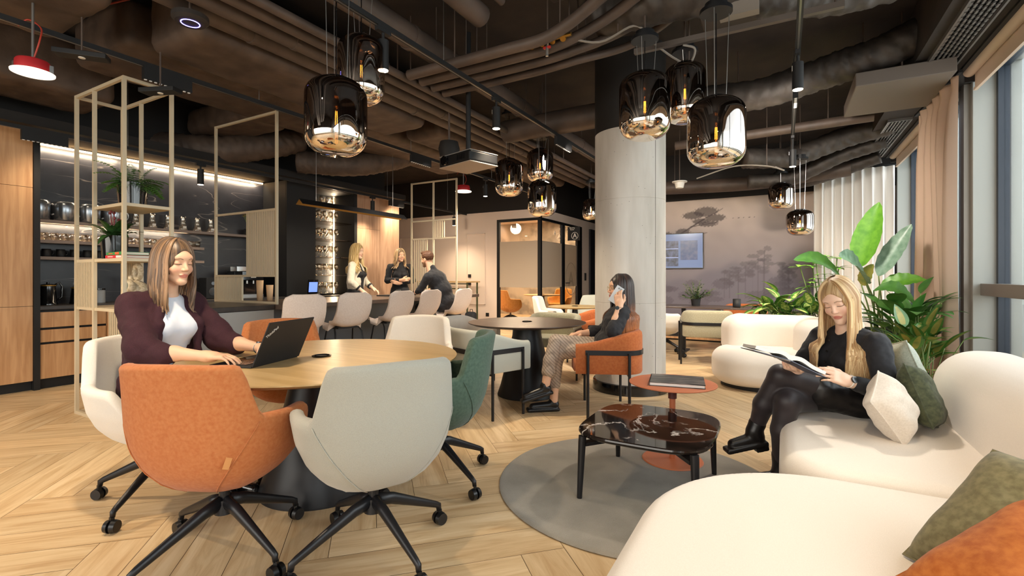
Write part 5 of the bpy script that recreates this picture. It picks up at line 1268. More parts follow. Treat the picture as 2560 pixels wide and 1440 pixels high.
# ---------------------------------------------------------------- concrete column
m_con, nt, b = nmat('raw_concrete')
n1 = N(nt, 'TexNoise', Scale=1.4, Detail=7); nt.links.new(coords(nt, (2.2, 2.2, .45)), n1.inputs[0]); n2 = N(nt, 'TexVoronoi', Scale=16); nt.links.new(coords(nt), n2.inputs[0])
cA = ramp(nt, n1.outputs[0], [(.3, hx('b3aba1')), (.5, hx('cfc9c1')), (.68, hx('e4e0da'))]); cB = ramp(nt, n2.outputs['Distance'], [(.045, (.25, .25, .25, 1)), (.075, (1, 1, 1, 1))])
mx = N(nt, 'Mix', data_type='RGBA', blend_type='MULTIPLY'); mx.inputs[0].default_value = .8; nt.links.new(cA, mx.inputs[6]); nt.links.new(cB, mx.inputs[7]); nt.links.new(mx.outputs[2], b.inputs['Base Color']); b.inputs['Roughness'].default_value = .75
CX = (-1.449, 5.17); pr = [(.37, 0)]
for z in (.93, 2.0): pr += [(.37, z-.004), (.367, z), (.37, z+.004)]
pr += [(.37, 2.72)]
t = tag(MB().lathe(pr, 72, (*CX, 0)).build('concrete_column', m_con, smooth=True, auto=.5), 'round raw concrete column in the middle of the room', 'column')
MB().cyl((*CX, 2.721), (*CX, CZ), .372, n=72).build('painted_collar', m_dark, t, smooth=True, auto=.6)
MB().lathe([(.371, 0), (.40, 0), (.40, .012), (.392, .10), (.371, .105)], 72, (*CX, 0), cap=False).build('skirting_ring', m_gblack, t, smooth=True, auto=.6)
sm = MB(); a = -.55; x, y = CX[0]+.3705*math.cos(a), CX[1]+.3705*math.sin(a); sm.bar((x, y, .11), (x, y, 2.72), .004, .004); sm.build('form_seam', M('seam_grey', '7c776f', .8), t)
# ---------------------------------------------------------------- long dark table, console, television
t = thing('long_table', 'long dark table behind the kidney sofa under the mural', 'table', (-.85, 8.1, 0))
MB().box((-.85, -.35, .715), (.85, .35, .74)).build('table_top', m_brown, t, bevel=.004)
for x in (-.55, .55): MB().box((x-.03, -.03, .02), (x+.03, .03, .715)).build('table_column', m_blkp, t); MB().box((x-.05, -.28, 0), (x+.05, .28, .02)).build('table_foot', m_blkp, t)
t = thing('low_sideboard', 'low dark sideboard with an oak drawer along the mural wall', 'sideboard', (-1.2, 9.75, 0))
MB().box((-1.0, -.22, .36), (.9, .22, .40)).build('sideboard_top', m_cab, t); MB().box((-.98, -.19, .07), (.88, .22, .36)).build('sideboard_body', m_blk, t); MB().box((-1.0, -.22, .03), (.9, .22, .07)).build('sideboard_ledge', m_cab, t); MB().box((-.97, -.17, 0), (.87, .2, .03)).build('plinth', m_blk, t)
MB().box((-.20, -.212, .085), (.25, -.19, .352)).build('drawer', M('terracotta_oak', 'b8754a', .5), t)
t = thing('glass_cloche', 'clear glass cloche standing on the low sideboard', 'cloche', (-1.05, 9.68, .40)); MB().lathe([(.09, .01), (.09, .16), (.06, .21), (.012, .225), (.012, .24), (0, .245)], 24, cap=False).build('glass_dome', m_jugw, t, smooth=True); MB().cyl((0, 0, 0), (0, 0, .012), .10).build('cloche_base', m_gblack, t)
g1 = mug(m_blk); g1.location = (-.62, 8.0, .741); g1['label'] = 'black mug on the long dark table in front of the mural'
g1.scale = (1.4, 1.4, 1.4)
t = thing('television', 'wall television showing pale picture tiles on the mural', 'television', (-1.92, 9.94, 1.71))
MB().box((-.565, 0, -.345), (.565, .045, .345)).build('television_case', m_gblack, t, bevel=.004)
sc = MB().box((-.553, -.002, -.333), (.553, 0, .333)).build('television_screen', M('blue_screen', '5d73a4', .2, emit=.12), t)
for nm, a, b_, c in (('tile', (-.22, -.30), (.10, .20), '2c2f3a'), ('tile', (.14, -.18), (.46, .20), '384a78'), ): MB().box((a[0], -.0035, a[1]), (b_[0], -.0021, b_[1])).build('picture_tile', M('tile_'+c, c, .25, c2='5a6488', ns=12, emit=.04), sc)
for z in (.045, -.13): MB().box((-.22, -.0045, z-.008), (.10, -.0036, z+.008)).build('tile_gap', M('screen_pale', '8c9cc8', .3, emit=.3), sc)
# ---------------------------------------------------------------- glass meeting room
fr = MB
def gframe(name, segs): 
    b = MB()
    for a, c in segs: b.box(a, c)
    return struct(b.build(name, m_black))
Yf = 9.54; g0_ = gframe('window_5', [((-5.768, Yf, 0), (-5.70, Yf+.06, 2.51)), ((-4.72, Yf, 0), (-4.645, Yf+.075, 2.51)), ((-5.70, Yf, 2.45), (-4.72, Yf+.06, 2.51)), ((-5.70, Yf, 0), (-4.72, Yf+.06, .05))])
struct(MB().box((-5.70, Yf+.025, .05), (-4.72, Yf+.035, 2.45)).build('window_glass', thinglass('meeting_glass', (.9, .88, .86, 1), .08), g0_))
m_frost, nt, b = nmat('frosted_film'); b.inputs['Base Color'].default_value = hx('b9aa98'); b.inputs['Roughness'].default_value = .55; b.inputs['Alpha'].default_value = .82
struct(MB().box((-5.70, Yf+.018, .96), (-4.72, Yf+.024, 2.0)).build('frosted_band', m_frost, g0_))
g1_ = gframe('window_6', [((-4.71, 9.62, 2.45), (-4.65, 12.04, 2.51)), ((-4.71, 10.74, 0), (-4.65, 10.90, 2.45)), ((-4.71, 11.72, 0), (-4.65, 12.04, 2.45)), ((-4.71, 9.62, 0), (-4.65, 10.74, .05))])
struct(MB().box((-4.685, 9.62, .05), (-4.675, 10.74, 2.45)).build('window_glass', thinglass('meeting_glass_b', (.9, .88, .86, 1), .12), g1_))
struct(MB().box((-4.674, 9.62, .96), (-4.668, 10.74, 2.0)).build('frosted_band', m_frost, g1_))
dr = struct(MB().box((-4.685, 10.90, .03), (-4.675, 11.72, 2.44)).build('door_2', thinglass('door_glass', (.85, .82, .78, 1), .1)))
struct(MB().box((-4.674, 10.92, .96), (-4.668, 11.70, 2.0)).build('frosted_band', m_frost, dr)); struct(MB().tube([(-4.67, 10.98, 1.05), (-4.61, 10.98, 1.05), (-4.61, 11.10, 1.05)], .011, 8).build('door_handle', m_black, dr))
RX = Matrix.Rotation(PI/2, 4, 'X')
def wtext(s, name, mat, parent, size, loc, rz, **k): return text(s, name, mat, parent, size, Matrix.Translation(loc)@Matrix.Rotation(rz, 4, 'Z')@RX, **k)
m_wp = M('white_print', 'e8e4dc', .5)
sg = thing('room_sign', 'black hanging sign with a white circled letter above the glass door', 'sign', (-4.50, 11.1, 2.26))
MB().box((-.16, -.012, -.17), (.16, .012, .17)).build('sign_board', m_blk, sg); MB().cyl((-.145, 0, .1), (-.18, 0, .1), .01, n=8).build('sign_bracket', m_blk, sg)
MB().tube([(.03+.085*math.cos(a), -.0135, -.055+.085*math.sin(a)) for a in [2*PI*i/32 for i in range(32)]], .006, 6, closed=True).build('letter_ring', m_wp, sg)
wtext('A', 'sign_letter', m_wp, sg, .15, (.03, -.0135, -.055), 0, bold=.003); wtext('Meeting\nRoom', 'sign_text', m_wp, sg, .042, (-.04, -.0135, .12), 0, bold=.0006)
m_etch = M('etched_letter', '8d8172', .6)
dl = wtext('A', 'door_letter', m_etch, dr, .55, (-4.665, 11.32, 1.12), PI/2); dl['kind'] = 'structure'
rg = struct(MB().tube([(-4.665, 11.32+.34*math.cos(a), 1.15+.40*math.sin(a)) for a in [2*PI*i/48 for i in range(48)]], .008, 6, closed=True).build('door_letter_ring', m_etch, dr))
wl = wtext('A', 'window_letter', m_wp, g1_, .16, (-4.668, 10.35, 2.22), PI/2); wl['kind'] = 'structure'
# inside the meeting room
round_table('round_table', 'pale round table inside the glass meeting room', (-5.45, 11.3), .5, m_top, r0=.25, r1=.05)
f_mus = fabric('mustard_velvet', 'cf8d35', 'dda04c', 24)
tub_chair('mustard swivel chair in the glass room, nearest its front pane', (-5.98, 10.55), -.5, f_mus, 0, tagged=False)
tub_chair('mustard swivel chair in the glass room, facing the corner post', (-5.35, 12.15), PI-.1, f_mus, 0, tagged=False)
area('meeting_glow', (-6.2, 11.5, 2.88), (0, 0, 0), 1.6, .3, 160, kelvin('w')); area('meeting_glow', (-5.2, 12.7, 2.88), (0, 0, 0), .8, .3, 90, kelvin('w'))  # fill added to brighten the glass room, with invented lamp strips
for x, y, w_ in ((-6.2, 11.5, 1.6), (-5.2, 12.7, .8)):
    c = tag(MB().box((x-w_/2, y-.05, 2.885), (x+w_/2, y+.05, 2.90)).build('added_ceiling_lamp', M('added_lamp_glow', (1, .9, .75, 1), emit=3)), 'added slim lamp brightening the glass room, '+('long' if w_ > 1 else 'short')+' one', 'lamp')
# high table by the panelled wall with things on it
m_olv = M('olive_metal', '4c5138', .5)
t = thing('high_table', 'high oak table on an olive metal frame against the panelled wall', 'table', (-6.85, 9.1, 0))
MB().box((-.75, -.25, 1.07), (.75, .25, 1.10)).build('table_top', m_top, t, bevel=.003)
for x in (-.70, .70):
    for y in (-.2, .2): MB().box((x-.015, y-.015, 0), (x+.015, y+.015, 1.07)).build('leg', m_olv, t)
for z in (1.03, .92, .80): MB().box((-.685, -.212, z), (.685, -.188, z+.025)).build('frame_rail', m_olv, t)
t = thing('backpack', 'dark backpack standing on the floor beside the high table', 'bag', (-6.02, 8.85, 0)); V_ = Vox((-.2, -.2, 0), (.2, .2, .55), .02); V_.box((0, 0, .22), (.13, .09, .21), .07, k=0, pad=.08).ell((0, -.09, .15), (.09, .05, .1), k=.02); vmesh(V_, 'bag_body', M('bag_cloth', '20242c', .8), t); MB().tube([(-.04, .02, .42), (-.03, .02, .48), (.03, .02, .48), (.04, .02, .42)], .008, 6).build('carry_loop', m_blk, t)
for i, (x, z) in enumerate(((-6.52, 1.22), (-6.52, 1.04), (-6.02, .32))):
    tag(MB().box((x-.04, 9.525, z-.04), (x+.04, 9.54, z+.04)).build('wall_socket', m_blk), ['black wall socket on the blush wall, upper of two', 'black wall socket on the blush wall, lower of two', 'black wall socket near the floor left of the glass room'][i], 'socket')
tag(MB().box((-4.65, 12.2, 1.1), (-4.62, 12.28, 1.3)).build('door_reader', m_blk), 'small black access reader beside the dark corridor door', 'reader')
# ================================================================ people
SK = np.array(hx('e3b596')[:3]); SK2 = np.array(hx('efc8ae')[:3])
m_skin = vcol('skin', .48, spec=.35, sss=.12); m_hair = vcol('hair', .42, spec=.5, sheen=.15)
def nv(v): return Vector(v).normalized()
def frame(o, y, z):
    y = nv(y); z = Vector(z); z = (z-y*z.dot(y)).normalized(); x = y.cross(z)
    return Matrix(((x.x, y.x, z.x, o[0]), (x.y, y.y, z.y, o[1]), (x.z, y.z, z.z, o[2]), (0, 0, 0, 1)))
class Body:
    def __init__(s, label, loc, rz, skin=SK):
        s.t = thing('person', label, 'person', loc, rz); s.p = []; s.skin = skin
    def add(s, V, F, C=None, M4=None):
        if M4 is not None:
            A = np.array(M4); V = V@A[:3, :3].T+A[:3, 3]
            if np.linalg.det(A[:3, :3]) < 0: F = F[:, ::-1]
        s.p.append((V, F, np.tile(s.skin, (len(V), 1)) if C is None else C))
    def head(s, H, h=.0032, eyes='down', lip='b5645c', brow='6b4a35', beard=None, sc=1.0):
        v = Vox((-.1, -.125, -.20), (.1, .13, .135), h)
        v.ell((0, -.012, .035), (.074, .095, .086), k=.01).ell((0, .022, -.025), (.061, .066, .088), k=.02)
        v.cone((0, .03, -.055), (0, .068, -.100), .044, .020, k=.02)
        for q in (-1, 1):
            v.cone((q*.046, .0, -.055), (q*.012, .066, -.100), .018, .014, k=.02).ell((q*.036, .060, -.034), (.024, .020, .022), k=.02)
            v.ell((q*.074, -.012, -.012), (.009, .019, .030), k=.006)
        v.ell((0, .074, .030), (.048, .016, .020), k=.02)
        for q in (-1, 1): v.ell((q*.032, .098, .002), (.017, .014, .0105), k=.012, cut=True)
        for q in (-1, 1): v.ell((q*.032, .070, .000), (.0155, .0150, .0135), k=.004)
        v.cone((0, .082, .010), (0, .101, -.030), .0062, .0098, k=.010)
        for q in (-1, 1): v.ell((q*.0115, .093, -.035), (.0075, .009, .0065), k=.006)
        v.ell((0, .084, -.0625), (.024, .011, .0065), k=.005).ell((0, .083, -.0725), (.019, .011, .0062), k=.005).ell((0, .094, -.0675), (.022, .006, .0016), k=.003, cut=True)
        v.ell((0, .078, -.098), (.017, .013, .014), k=.012)
        v.cone((0, -.022, -.06), (0, -.045, -.19), .050, .054, k=.02)
        V, F = v.mesh(); x, y, z = V.T; C = np.tile(s.skin, (len(V), 1)).astype(float)
        def mixc(mask, c): nonlocal C; mask = np.clip(mask, 0, 1)[:, None]; C = C*(1-mask)+np.array(hx(c)[:3])*mask
        ax = np.abs(x); fr = y > .04
        mixc(.28*np.exp(-((ax-.040)**2+(z+.036)**2)/.00035)*fr, 'd8786a'); mixc(.25*np.exp(-(x**2+(z+.032)**2)/.00012)*fr, 'cf7a66')
        zl = z+.0675; mixc((1-np.clip((np.hypot(x/.024, zl/.0115)-.85)/.2, 0, 1))*fr*.85, lip)
        mixc((1-np.clip((np.abs(z-.0235+.35*np.abs(ax-.030)-.003)/.0035), 0, 1))*(ax > .014)*(ax < .052)*fr*1.2, brow)
        if eyes == 'down': mixc((1-np.abs(z+.0065-.10*np.abs(ax-.032))/.0030)*(ax > .016)*(ax < .048)*fr*1.3, '2b1d18'); mixc((np.abs(z-.002) < .006)*(ax > .019)*(ax < .045)*fr*.25, 'b77f68')
        else:
            mixc((np.hypot((ax-.032)/.0135, z/.0036) < 1)*fr*.8, 'd8cdc4'); mixc((np.hypot(ax-.032, z*1.3) < .0052)*fr*1., '3a2a22'); mixc((1-np.abs(z-.0055)/.002)*(ax > .018)*(ax < .047)*fr*1.2, '2b1d18')
        if beard: mixc(((z < -.045-.3*(.07-ax)*0)*(y > -.01)*(np.hypot(x/.026, (z+.0675)/.010) > 1)*(ax < .075)*(z > -.125))*.75, beard); 
        s.add(V*sc, F, C, H); s.H = H
    def hand(s, W_, d, back, elbow=None, side=1, curl=(.25, .35, .25), thumb=0, spread=.0, h=.0036, re=.038, sc=1.0):
        """W_: wrist; d: finger direction; back: direction of the back of the hand; side 1: thumb at +x of the frame"""
        M4 = frame(W_, d, back); v_e = None
        lo, hi = [-.09, -.03, -.11], [.09, .21, .05]
        if elbow is not None:
            v_e = M4.inverted()@Vector(elbow)
            for i in range(3): lo[i] = min(lo[i], v_e[i]-.05); hi[i] = max(hi[i], v_e[i]+.05)
        v = Vox(lo, hi, h)
        v.box((0, .050, 0), (.037, .042, .0125), .0125, k=.006).cone((0, -.012, 0), (0, .02, 0), .0235, .024, k=.02).cone((0, -.01, 0), (side*.01, .03, 0), .022, .018, k=.02)
        for i, (bx, by, L) in enumerate(((.029, .088, .073), (.0100, .092, .081), (-.0095, .088, .075), (-.0275, .080, .058))):
            p = np.array([side*bx, by, .0]); a = 0; r = .0088-.0006*i
            sp = side*spread*(1.5-i)
            for k_, (f_, c_) in enumerate(zip((.45, .31, .24), curl)):
                a += c_*(1+.12*i); dd = np.array([math.sin(sp), math.cos(a)*math.cos(sp), -math.sin(a)])
                q = p+dd*L*f_; v.cone(p, q, r, r-.0009, k=.003 if k_ else .006); p = q; r -= .0009
        t_ = thumb; T = [(side*.022, .012, -.004), (side*(.048-.012*t_), .038, -.012-.012*t_), (side*(.058-.026*t_), .066, -.018-.022*t_), (side*(.062-.040*t_), .088, -.020-.026*t_)]
        v.chain(T, [.0145, .0115, .0095, .0078], k=.006)
        if v_e is not None: v.cone((0, -.005, 0), tuple(Vector((0, 0, 0)).lerp(v_e, .55)), .0235, re*.98, k=.02).cone(tuple(v_e*.55), tuple(v_e), re*.98, re*.95, k=.02)
        V, F = v.mesh(); s.add(V*sc, F, None, M4)
    def vox(s, v, C=None):
        V, F = v.mesh(); s.add(V, F, None if C is None else np.tile(np.array(hx(C)[:3]), (len(V), 1)))
    def core(s, *chains):
        A = np.array([p for c in chains for p in c]); v = Vox(A.min(0)-.06, A.max(0)+.06, .01)
        for c in chains: v.chain(c, [.03]*len(c), k=.01)
        s.vox(v)
    def done(s):
        V = np.concatenate([p[0] for p in s.p]); C = np.concatenate([p[2] for p in s.p]); o = 0; Fs = []
        for p in s.p: Fs.append(p[1]+o); o += len(p[0])
        return vmesh([(V, np.concatenate(Fs))], 'body', m_skin, s.t, color=lambda _: C)
    def cloth(s, name, mat, lo, hi, fn, h=.007, fold=.004, fs=26, seed=0):
        v = Vox(lo, hi, h); fn(v)
        if fold: v.noise(lambda X, Y, Z: fold*(npn((X, Y, Z), fs, seed)+.6*npn((X, Y, Z+X*.4), fs*2.3, seed+2)))
        return vmesh(v, name, mat, s.t)
    def hair(s, dark, light, zend, gap=52, n=170, seed=0, vol=1.0, push=None, tips=None, wave=.012, lk=.011, side_part=0, front_len=None, back=True):
        rnd = random.Random(seed); H = s.H; R3 = H.to_3x3(); Vs = []; Fs = []; Cs = []; off = 0
        dk, lt = np.array(hx(dark)[:3]), np.array(hx(light)[:3]); tp = np.array(hx(tips)[:3]) if tips else None
        zh = H.translation.z
        def lock(phi, lay, q):
            nonlocal off
            f = math.cos(phi); pts = []
            rx, ry, rz = .083*vol+lay*.006, .103*vol+lay*.006, .128*vol+lay*.004
            sg = 1 if math.sin(phi) > 0 else -1
            for a in (8, 22, 38, 55, 72, 88):
                a_ = math.radians(a); w = math.sin(a_)
                p = Vector((rx*w*math.sin(phi)+side_part*(1-w), ry*w*math.cos(phi)-.012+(.045*max(f, -.6))*(1-w), rz*math.cos(a_)-.004))
                if f > .3: p.z += .0*(1-w)
                pts.append(H@p)
            p = pts[-1].copy(); out = Vector((p.x-H.translation.x, p.y-H.translation.y, 0)).normalized(); ze = zend(phi)+rnd.uniform(-.02, .02); m = 12; z0 = p.z
            ph = rnd.uniform(0, 6)
            for i in range(1, m+1):
                u = i/m; z = z0+(ze-z0)*u
                xy = p+out*(.010*math.sin(u*PI*.9)*vol-.012*u)+Vector((math.sin(ph+u*7)*wave*u, math.cos(ph*1.3+u*6)*wave*u, 0)); xy.z = z
                if push: xy = push(xy, out)
                pts.append(xy)
            pts = smooth_path(pts, 2); k = len(pts); b = MB(); rr = []
            for i in range(k): u = i/(k-1); rr.append(lk*(.55+.45*min(1, u*6))*(1 if u < .75 else 1-.75*((u-.75)/.25)**1.5))
            b.tube(pts, rr, 6, flat=1.0, up=tuple(out) if abs(out.z) < .9 else None)
            V = np.array(b.v); nr = len(V)//6
            mixv = rnd.random()**1.3; cc = dk*(1-mixv)+lt*mixv
            C = np.tile(cc, (len(V), 1))
            u = (np.arange(len(V))//6)/max(nr-1, 1); C *= (.82+.3*np.sin(u*3))[:, None]
            if tp is not None: w = np.clip((u-.5)/.4, 0, 1)[:, None]; C = C*(1-w)+tp*(.8+.4*mixv)*w
            Vs.append(V); Cs.append(C)
            for i in range(nr-1):
                for j in range(6): Fs.append((off+i*6+j, off+i*6+(j+1) % 6, off+(i+1)*6+(j+1) % 6, off+(i+1)*6+j))
            off += len(V)
        for q in range(n):
            lay = rnd.choice((0, 0, 1)); phi = math.radians(gap)+(2*PI-2*math.radians(gap))*((q+rnd.random())/n)
            lock(phi, lay, q)
        cap = Vox((-.12, -.14, -.14), (.12, .14, .15), .005)
        cap.ell((0, -.011, .006), (.082*vol, .107*vol, .122*vol), k=.0); cap.ell((0, .110, -.030), (.060, .080, .108), k=.01, cut=True); cap.box((0, .02, -.14), (.2, .2, .07), .01, k=.01, cut=True)
        V, F = cap.mesh(); A = np.array(H); V = V@A[:3, :3].T+A[:3, 3]; ph = np.arctan2(V[:, 0]-A[0, 3], V[:, 1]-A[1, 3]); w = (.5+.5*np.sin(ph*37+np.sin(ph*11)*3))[:, None]
        allV = np.concatenate(Vs+[V]); allF = np.concatenate([np.array(Fs), F+off]); allC = np.concatenate(Cs+[dk*.8*(1-w*.6)+lt*w*.5])
        return vmesh([(allV, allF)], 'hair', m_hair, s.t, color=lambda _: allC)
def HM(loc, yaw=0, pitch=0, roll=0): return Matrix.Translation(loc)@Euler((math.radians(pitch), math.radians(roll), math.radians(yaw)), 'ZXY').to_matrix().to_4x4()
def pushf(tx, ty, cx, cy, ztop, sl=.10):
    def f(p, out):
        if p.z < ztop:
            g = min(1, (ztop-p.z)/sl); ax_, ay_ = tx*g+.02, ty*g+.02; x, y = p.x-cx, p.y-cy; q = math.sqrt((x/ax_)**2+(y/ay_)**2)
            if 1e-4 < q < 1: return Vector((cx+x/q, cy+y/q, p.z))
        return p
    return f
def shoe(P, name, mat, heel, toe, h=.06, w=.040, sole=.022, shaft=None, k=.02):
    """heel: ankle-bottom back point, toe: front; sole runs between"""
    H_, T_ = Vector(heel), Vector(toe); d = (T_-H_).normalized(); lo = [min(a, b)-.12 for a, b in zip(H_, T_)]; hi = [max(a, b)+.12 for a, b in zip(H_, T_)]
    if shaft: hi = [max(a, b+.08) for a, b in zip(hi, shaft)]; lo = [min(a, b-.08) for a, b in zip(lo, shaft)]
    up = Vector((0, 0, 1)); s_ = d.cross(up).normalized(); up = s_.cross(d).normalized(); v = Vox(lo, hi, .006)
    R = Matrix((s_, d, up)).transposed(); c = (H_+T_)/2; L = (T_-H_).length
    v.box(tuple(c+up*(sole/2)), (w, L/2+.008, sole/2), .01, R, k=0)
    v.cone(tuple(H_+d*.035+up*(sole+.022)), tuple(T_-d*.045+up*(sole+.012)), .036, .030, k=.012).cone(tuple(H_+d*.035+up*(sole+.03)), tuple(H_+d*.05+up*h), .037, .036, k=k)
    if shaft: v.cone(tuple(H_+d*.045+up*h), shaft, .042, .047, k=.02).box(tuple(H_+d*.03-up*.010), (w*.85, .036, .016), .006, R, k=0)
    return vmesh(v, name, mat, P.t)
def watch(P, c, axis, face_dir, band, dial, r=.027, name='wrist_watch'):
    M4 = frame(c, axis, face_dir); b = MB(); b.tube([M4@Vector((r*math.cos(a), 0, r*math.sin(a))) for a in [2*PI*i/24 for i in range(24)]], .006, 8, closed=True, flat=.35, up=tuple(nv(axis)))
    o = b.build(name, band, P.t, smooth=True); q = MB(); q.cyl(M4@Vector((0, 0, r-.001)), M4@Vector((0, 0, r+.008)), .017, n=24); q.build('watch_dial', dial, o, smooth=True, auto=.6)
def glasses(P, mat, r=.021):
    H = P.H; b = MB()
    for q in (-1, 1):
        b.tube([H@Vector((q*.032+r*1.05*math.cos(a), .098-.004*abs(math.cos(a)), -.002+r*math.sin(a))) for a in [2*PI*i/24 for i in range(24)]], .0012, 5, closed=True)
        b.tube([H@Vector((q*.053, .096, .004)), H@Vector((q*.079, .03, .004)), H@Vector((q*.080, -.01, -.004))], .0012, 5)
    b.tube([H@Vector((-.011, .101, .002)), H@Vector((.011, .101, .002))], .0012, 5); b.build('glasses', mat, P.t, smooth=True)
c_burg = M('burgundy_cloth', '30101a', .9, c2='3a151f', ns=200, bump=.15, bs=900); c_wht = M('white_ribbed_top', 'dcdfe8', .8, bump=.12, bs=500); c_blk = M('black_cloth', '17171b', .8, c2='1e1e24', ns=60, bump=.15, bs=600, sheen=.05)
c_tight = M('brown_tights', '4d2a22', .6); c_btight = M('sheer_black_tights', '241d20', .5, c2='2e2528', ns=8, sheen=.15); c_lea = M('black_leather', '161415', .35); c_cream = M('cream_jacket_knit', 'e3dbc9', .85, c2='d3cab6', ns=120, bump=.3, bs=400)
# ---------------------------------------------------------------- woman in burgundy at the laptop
P = Body('woman in a burgundy blazer and white top typing on a laptop at the oak table', (-3.02, 1.38, 0), math.radians(-84))
P.head(HM((0, .125, 1.283), 4, -8), brow='7a5540', lip='bd6e62')
nk = Vox((-.2, -.1, .85), (.2, .25, 1.26), .006); nk.cone((0, .075, 1.20), (0, .05, 1.08), .050, .058, k=.02).ell((0, .045, 1.03), (.135, .085, .06), k=.04); P.vox(nk)
EL, ER = (-.22, .20, .83), (.185, .20, .825)
P.core([(0, .05, 1.05), (0, .05, .8), (0, 0, .55)], [ER, (.16, .04, 1.03), (-.16, .04, 1.03), EL])
P.hand((.03, .45, .792), (-.38, .92, -.02), (0, .1, 1), ER, side=-1, curl=(.30, .30, .2), thumb=.2)
P.hand((-.27, .47, .795), (.10, .99, -.02), (0, .1, 1), EL, side=1, curl=(.30, .35, .2), thumb=.2)
P.done()
def f(v):
    v.ell((0, .0, .62), (.15, .11, .14), k=.04).ell((0, .02, .78), (.135, .105, .16), k=.05).ell((0, .065, .93), (.148, .115, .13), k=.05).ell((0, .05, 1.045), (.125, .080, .07), k=.03)
    for q in (-1, 1): v.ell((q*.062, .135, .925), (.062, .055, .06), k=.03)
    v.ell((0, .085, 1.142), (.066, .085, .050), k=.01, cut=True)
P.cloth('white_top', c_wht, (-.22, -.15, .45), (.22, .27, 1.14), f, .006, .0015, 40)
def f(v):
    v.ell((0, -.01, .62), (.195, .13, .17), k=.05).ell((0, .005, .78), (.175, .125, .20), k=.05).ell((0, .04, .96), (.175, .130, .14), k=.05)
    for q, E_, W_ in ((1, ER, (.085, .385, .80)), (-1, EL, (-.27, .39, .805))):
        v.cone((q*.05, .035, 1.075), (q*.160, .035, 1.058), .052, .058, k=.04).cone((q*.172, .04, 1.035), (E_[0]+q*.0, E_[1]-.03, E_[2]+.03), .058, .074, k=.03)
        v.cone((E_[0], E_[1]-.03, E_[2]+.01), (W_[0]+(E_[0]-W_[0])*.55, W_[1]+(E_[1]-W_[1])*.55, W_[2]+.005), .072, .056, k=.03)
        v.cone((q*.060, .10, 1.10), (q*.105, .165, .95), .020, .020, k=.02).cone((q*.105, .165, .95), (q*.11, .155, .72), .020, .016, k=.02)
    v.ell((0, .215, .80), (.088, .175, .34), k=.012, cut=True).ell((0, .10, 1.10), (.066, .100, .085), k=.012, cut=True)
P.cloth('burgundy_blazer', c_burg, (-.42, -.20, .42), (.40, .45, 1.18), f, .0065, .0065, 24, 3)
b = MB()
for i in range(3): p = Vector((.165-.02*i, .285+.018*i, .762)); b.cyl(p, p+Vector((.012, -.008, -.004)), .009, n=12)
b.build('cuff_buttons', m_gblack, P.t)
def f(v):
    for hp, kn, an in (((.09, 0, .53), (.0, .40, .54), (-.18, .36, .10)), ((-.09, 0, .53), (-.15, .42, .55), (-.32, .44, .10))): v.cone(hp, kn, .085, .062, k=.03).cone(kn, tuple(np.array(kn)*.45+np.array(an)*.55), .056, .050, k=.02).cone(tuple(np.array(kn)*.45+np.array(an)*.55), an, .050, .034, k=.02)
P.cloth('brown_tights', c_tight, (-.42, -.1, .04), (.2, .55, .68), f, .007, 0)
P.cloth('skirt', c_blk, (-.3, -.22, .42), (.3, .36, .75), lambda v: v.ell((0, -.0, .56), (.20, .16, .11), k=.02).cone((.07, .05, .545), (.02, .26, .55), .10, .085, k=.04).cone((-.08, .05, .545), (-.13, .26, .55), .10, .085, k=.04), .008, .002)
shoe(P, 'shoe', m_gblack, (-.17, .32, .004), (-.20, .54, .004), .055, .034, .014); shoe(P, 'shoe', m_gblack, (-.31, .40, .004), (-.36, .61, .004), .055, .034, .014)
watch(P, (-.266, .445, .796), (.1, .99, -.0), (-.2, 0, 1), m_steel, m_gblack)
P.hair('3a291d', 'a27c58', lambda ph: 1.045+.05*max(0, -math.cos(ph))-.045*max(0, math.cos(ph)), 55, 330, 5, 1.02, pushf(.14, .135, 0, .05, 1.10), lk=.0075, wave=.006)
# ---------------------------------------------------------------- woman reading on the sofa
P = Body('woman with long blonde hair in black, sitting cross-legged on the sofa, reading a book', (.34, 3.36, 0), math.radians(130), SK2)
P.head(HM((-.01, .10, 1.068), 24, -24), brow='7c5a3c', lip='c0695f')
nk = Vox((-.2, -.1, .6), (.2, .25, 1.02), .006); nk.cone((0, .055, .98), (0, .03, .86), .047, .056, k=.02).ell((0, .03, .83), (.13, .08, .05), k=.04); P.vox(nk)
LE, LW = (-.275, .065, .60), (-.235, .27, .665); RE, RW = (.20, .20, .60), (.0, .37, .665)
P.core([(0, .03, .85), (0, .02, .7), (0, 0, .52)], [RE, (.15, .04, .84), (-.15, .03, .84), LE])
P.hand(LW, (.10, .93, .35), (-.75, -.1, .3), LE, side=1, curl=(.35, .45, .3), thumb=.3); P.hand(RW, (-.40, .75, .42), (-.2, .3, -.9), RE, side=1, curl=(.25, .3, .25), thumb=-.2); P.done()
def f(v):
    v.ell((0, -.0, .58), (.165, .13, .15), k=.05).ell((0, .03, .74), (.165, .125, .14), k=.05).ell((0, .03, .845), (.15, .085, .06), k=.04)
    for q in (-1, 1): v.ell((q*.065, .12, .735), (.065, .055, .062), k=.03).cone((q*.05, .03, .87), (q*.165, .03, .845), .045, .055, k=.04)
    v.cone((-.185, .035, .83), LE, .062, .056, k=.03).cone(LE, (-.248, .215, .648), .054, .042, k=.02)
    v.cone((.18, .04, .83), RE, .062, .056, k=.03).cone(RE, (.065, .315, .65), .054, .042, k=.02)
    v.ell((0, .10, .93), (.05, .07, .06), k=.01, cut=True)
P.cloth('black_blouse', c_blk, (-.42, -.2, .4), (.36, .40, .95), f, .0065, .005, 28, 2)
b = MB()
for i in range(5): p = Vector((.004*math.sin(i), .178-.012*abs(i-2), .84-.06*i)); b.sph(p, .006, 8)
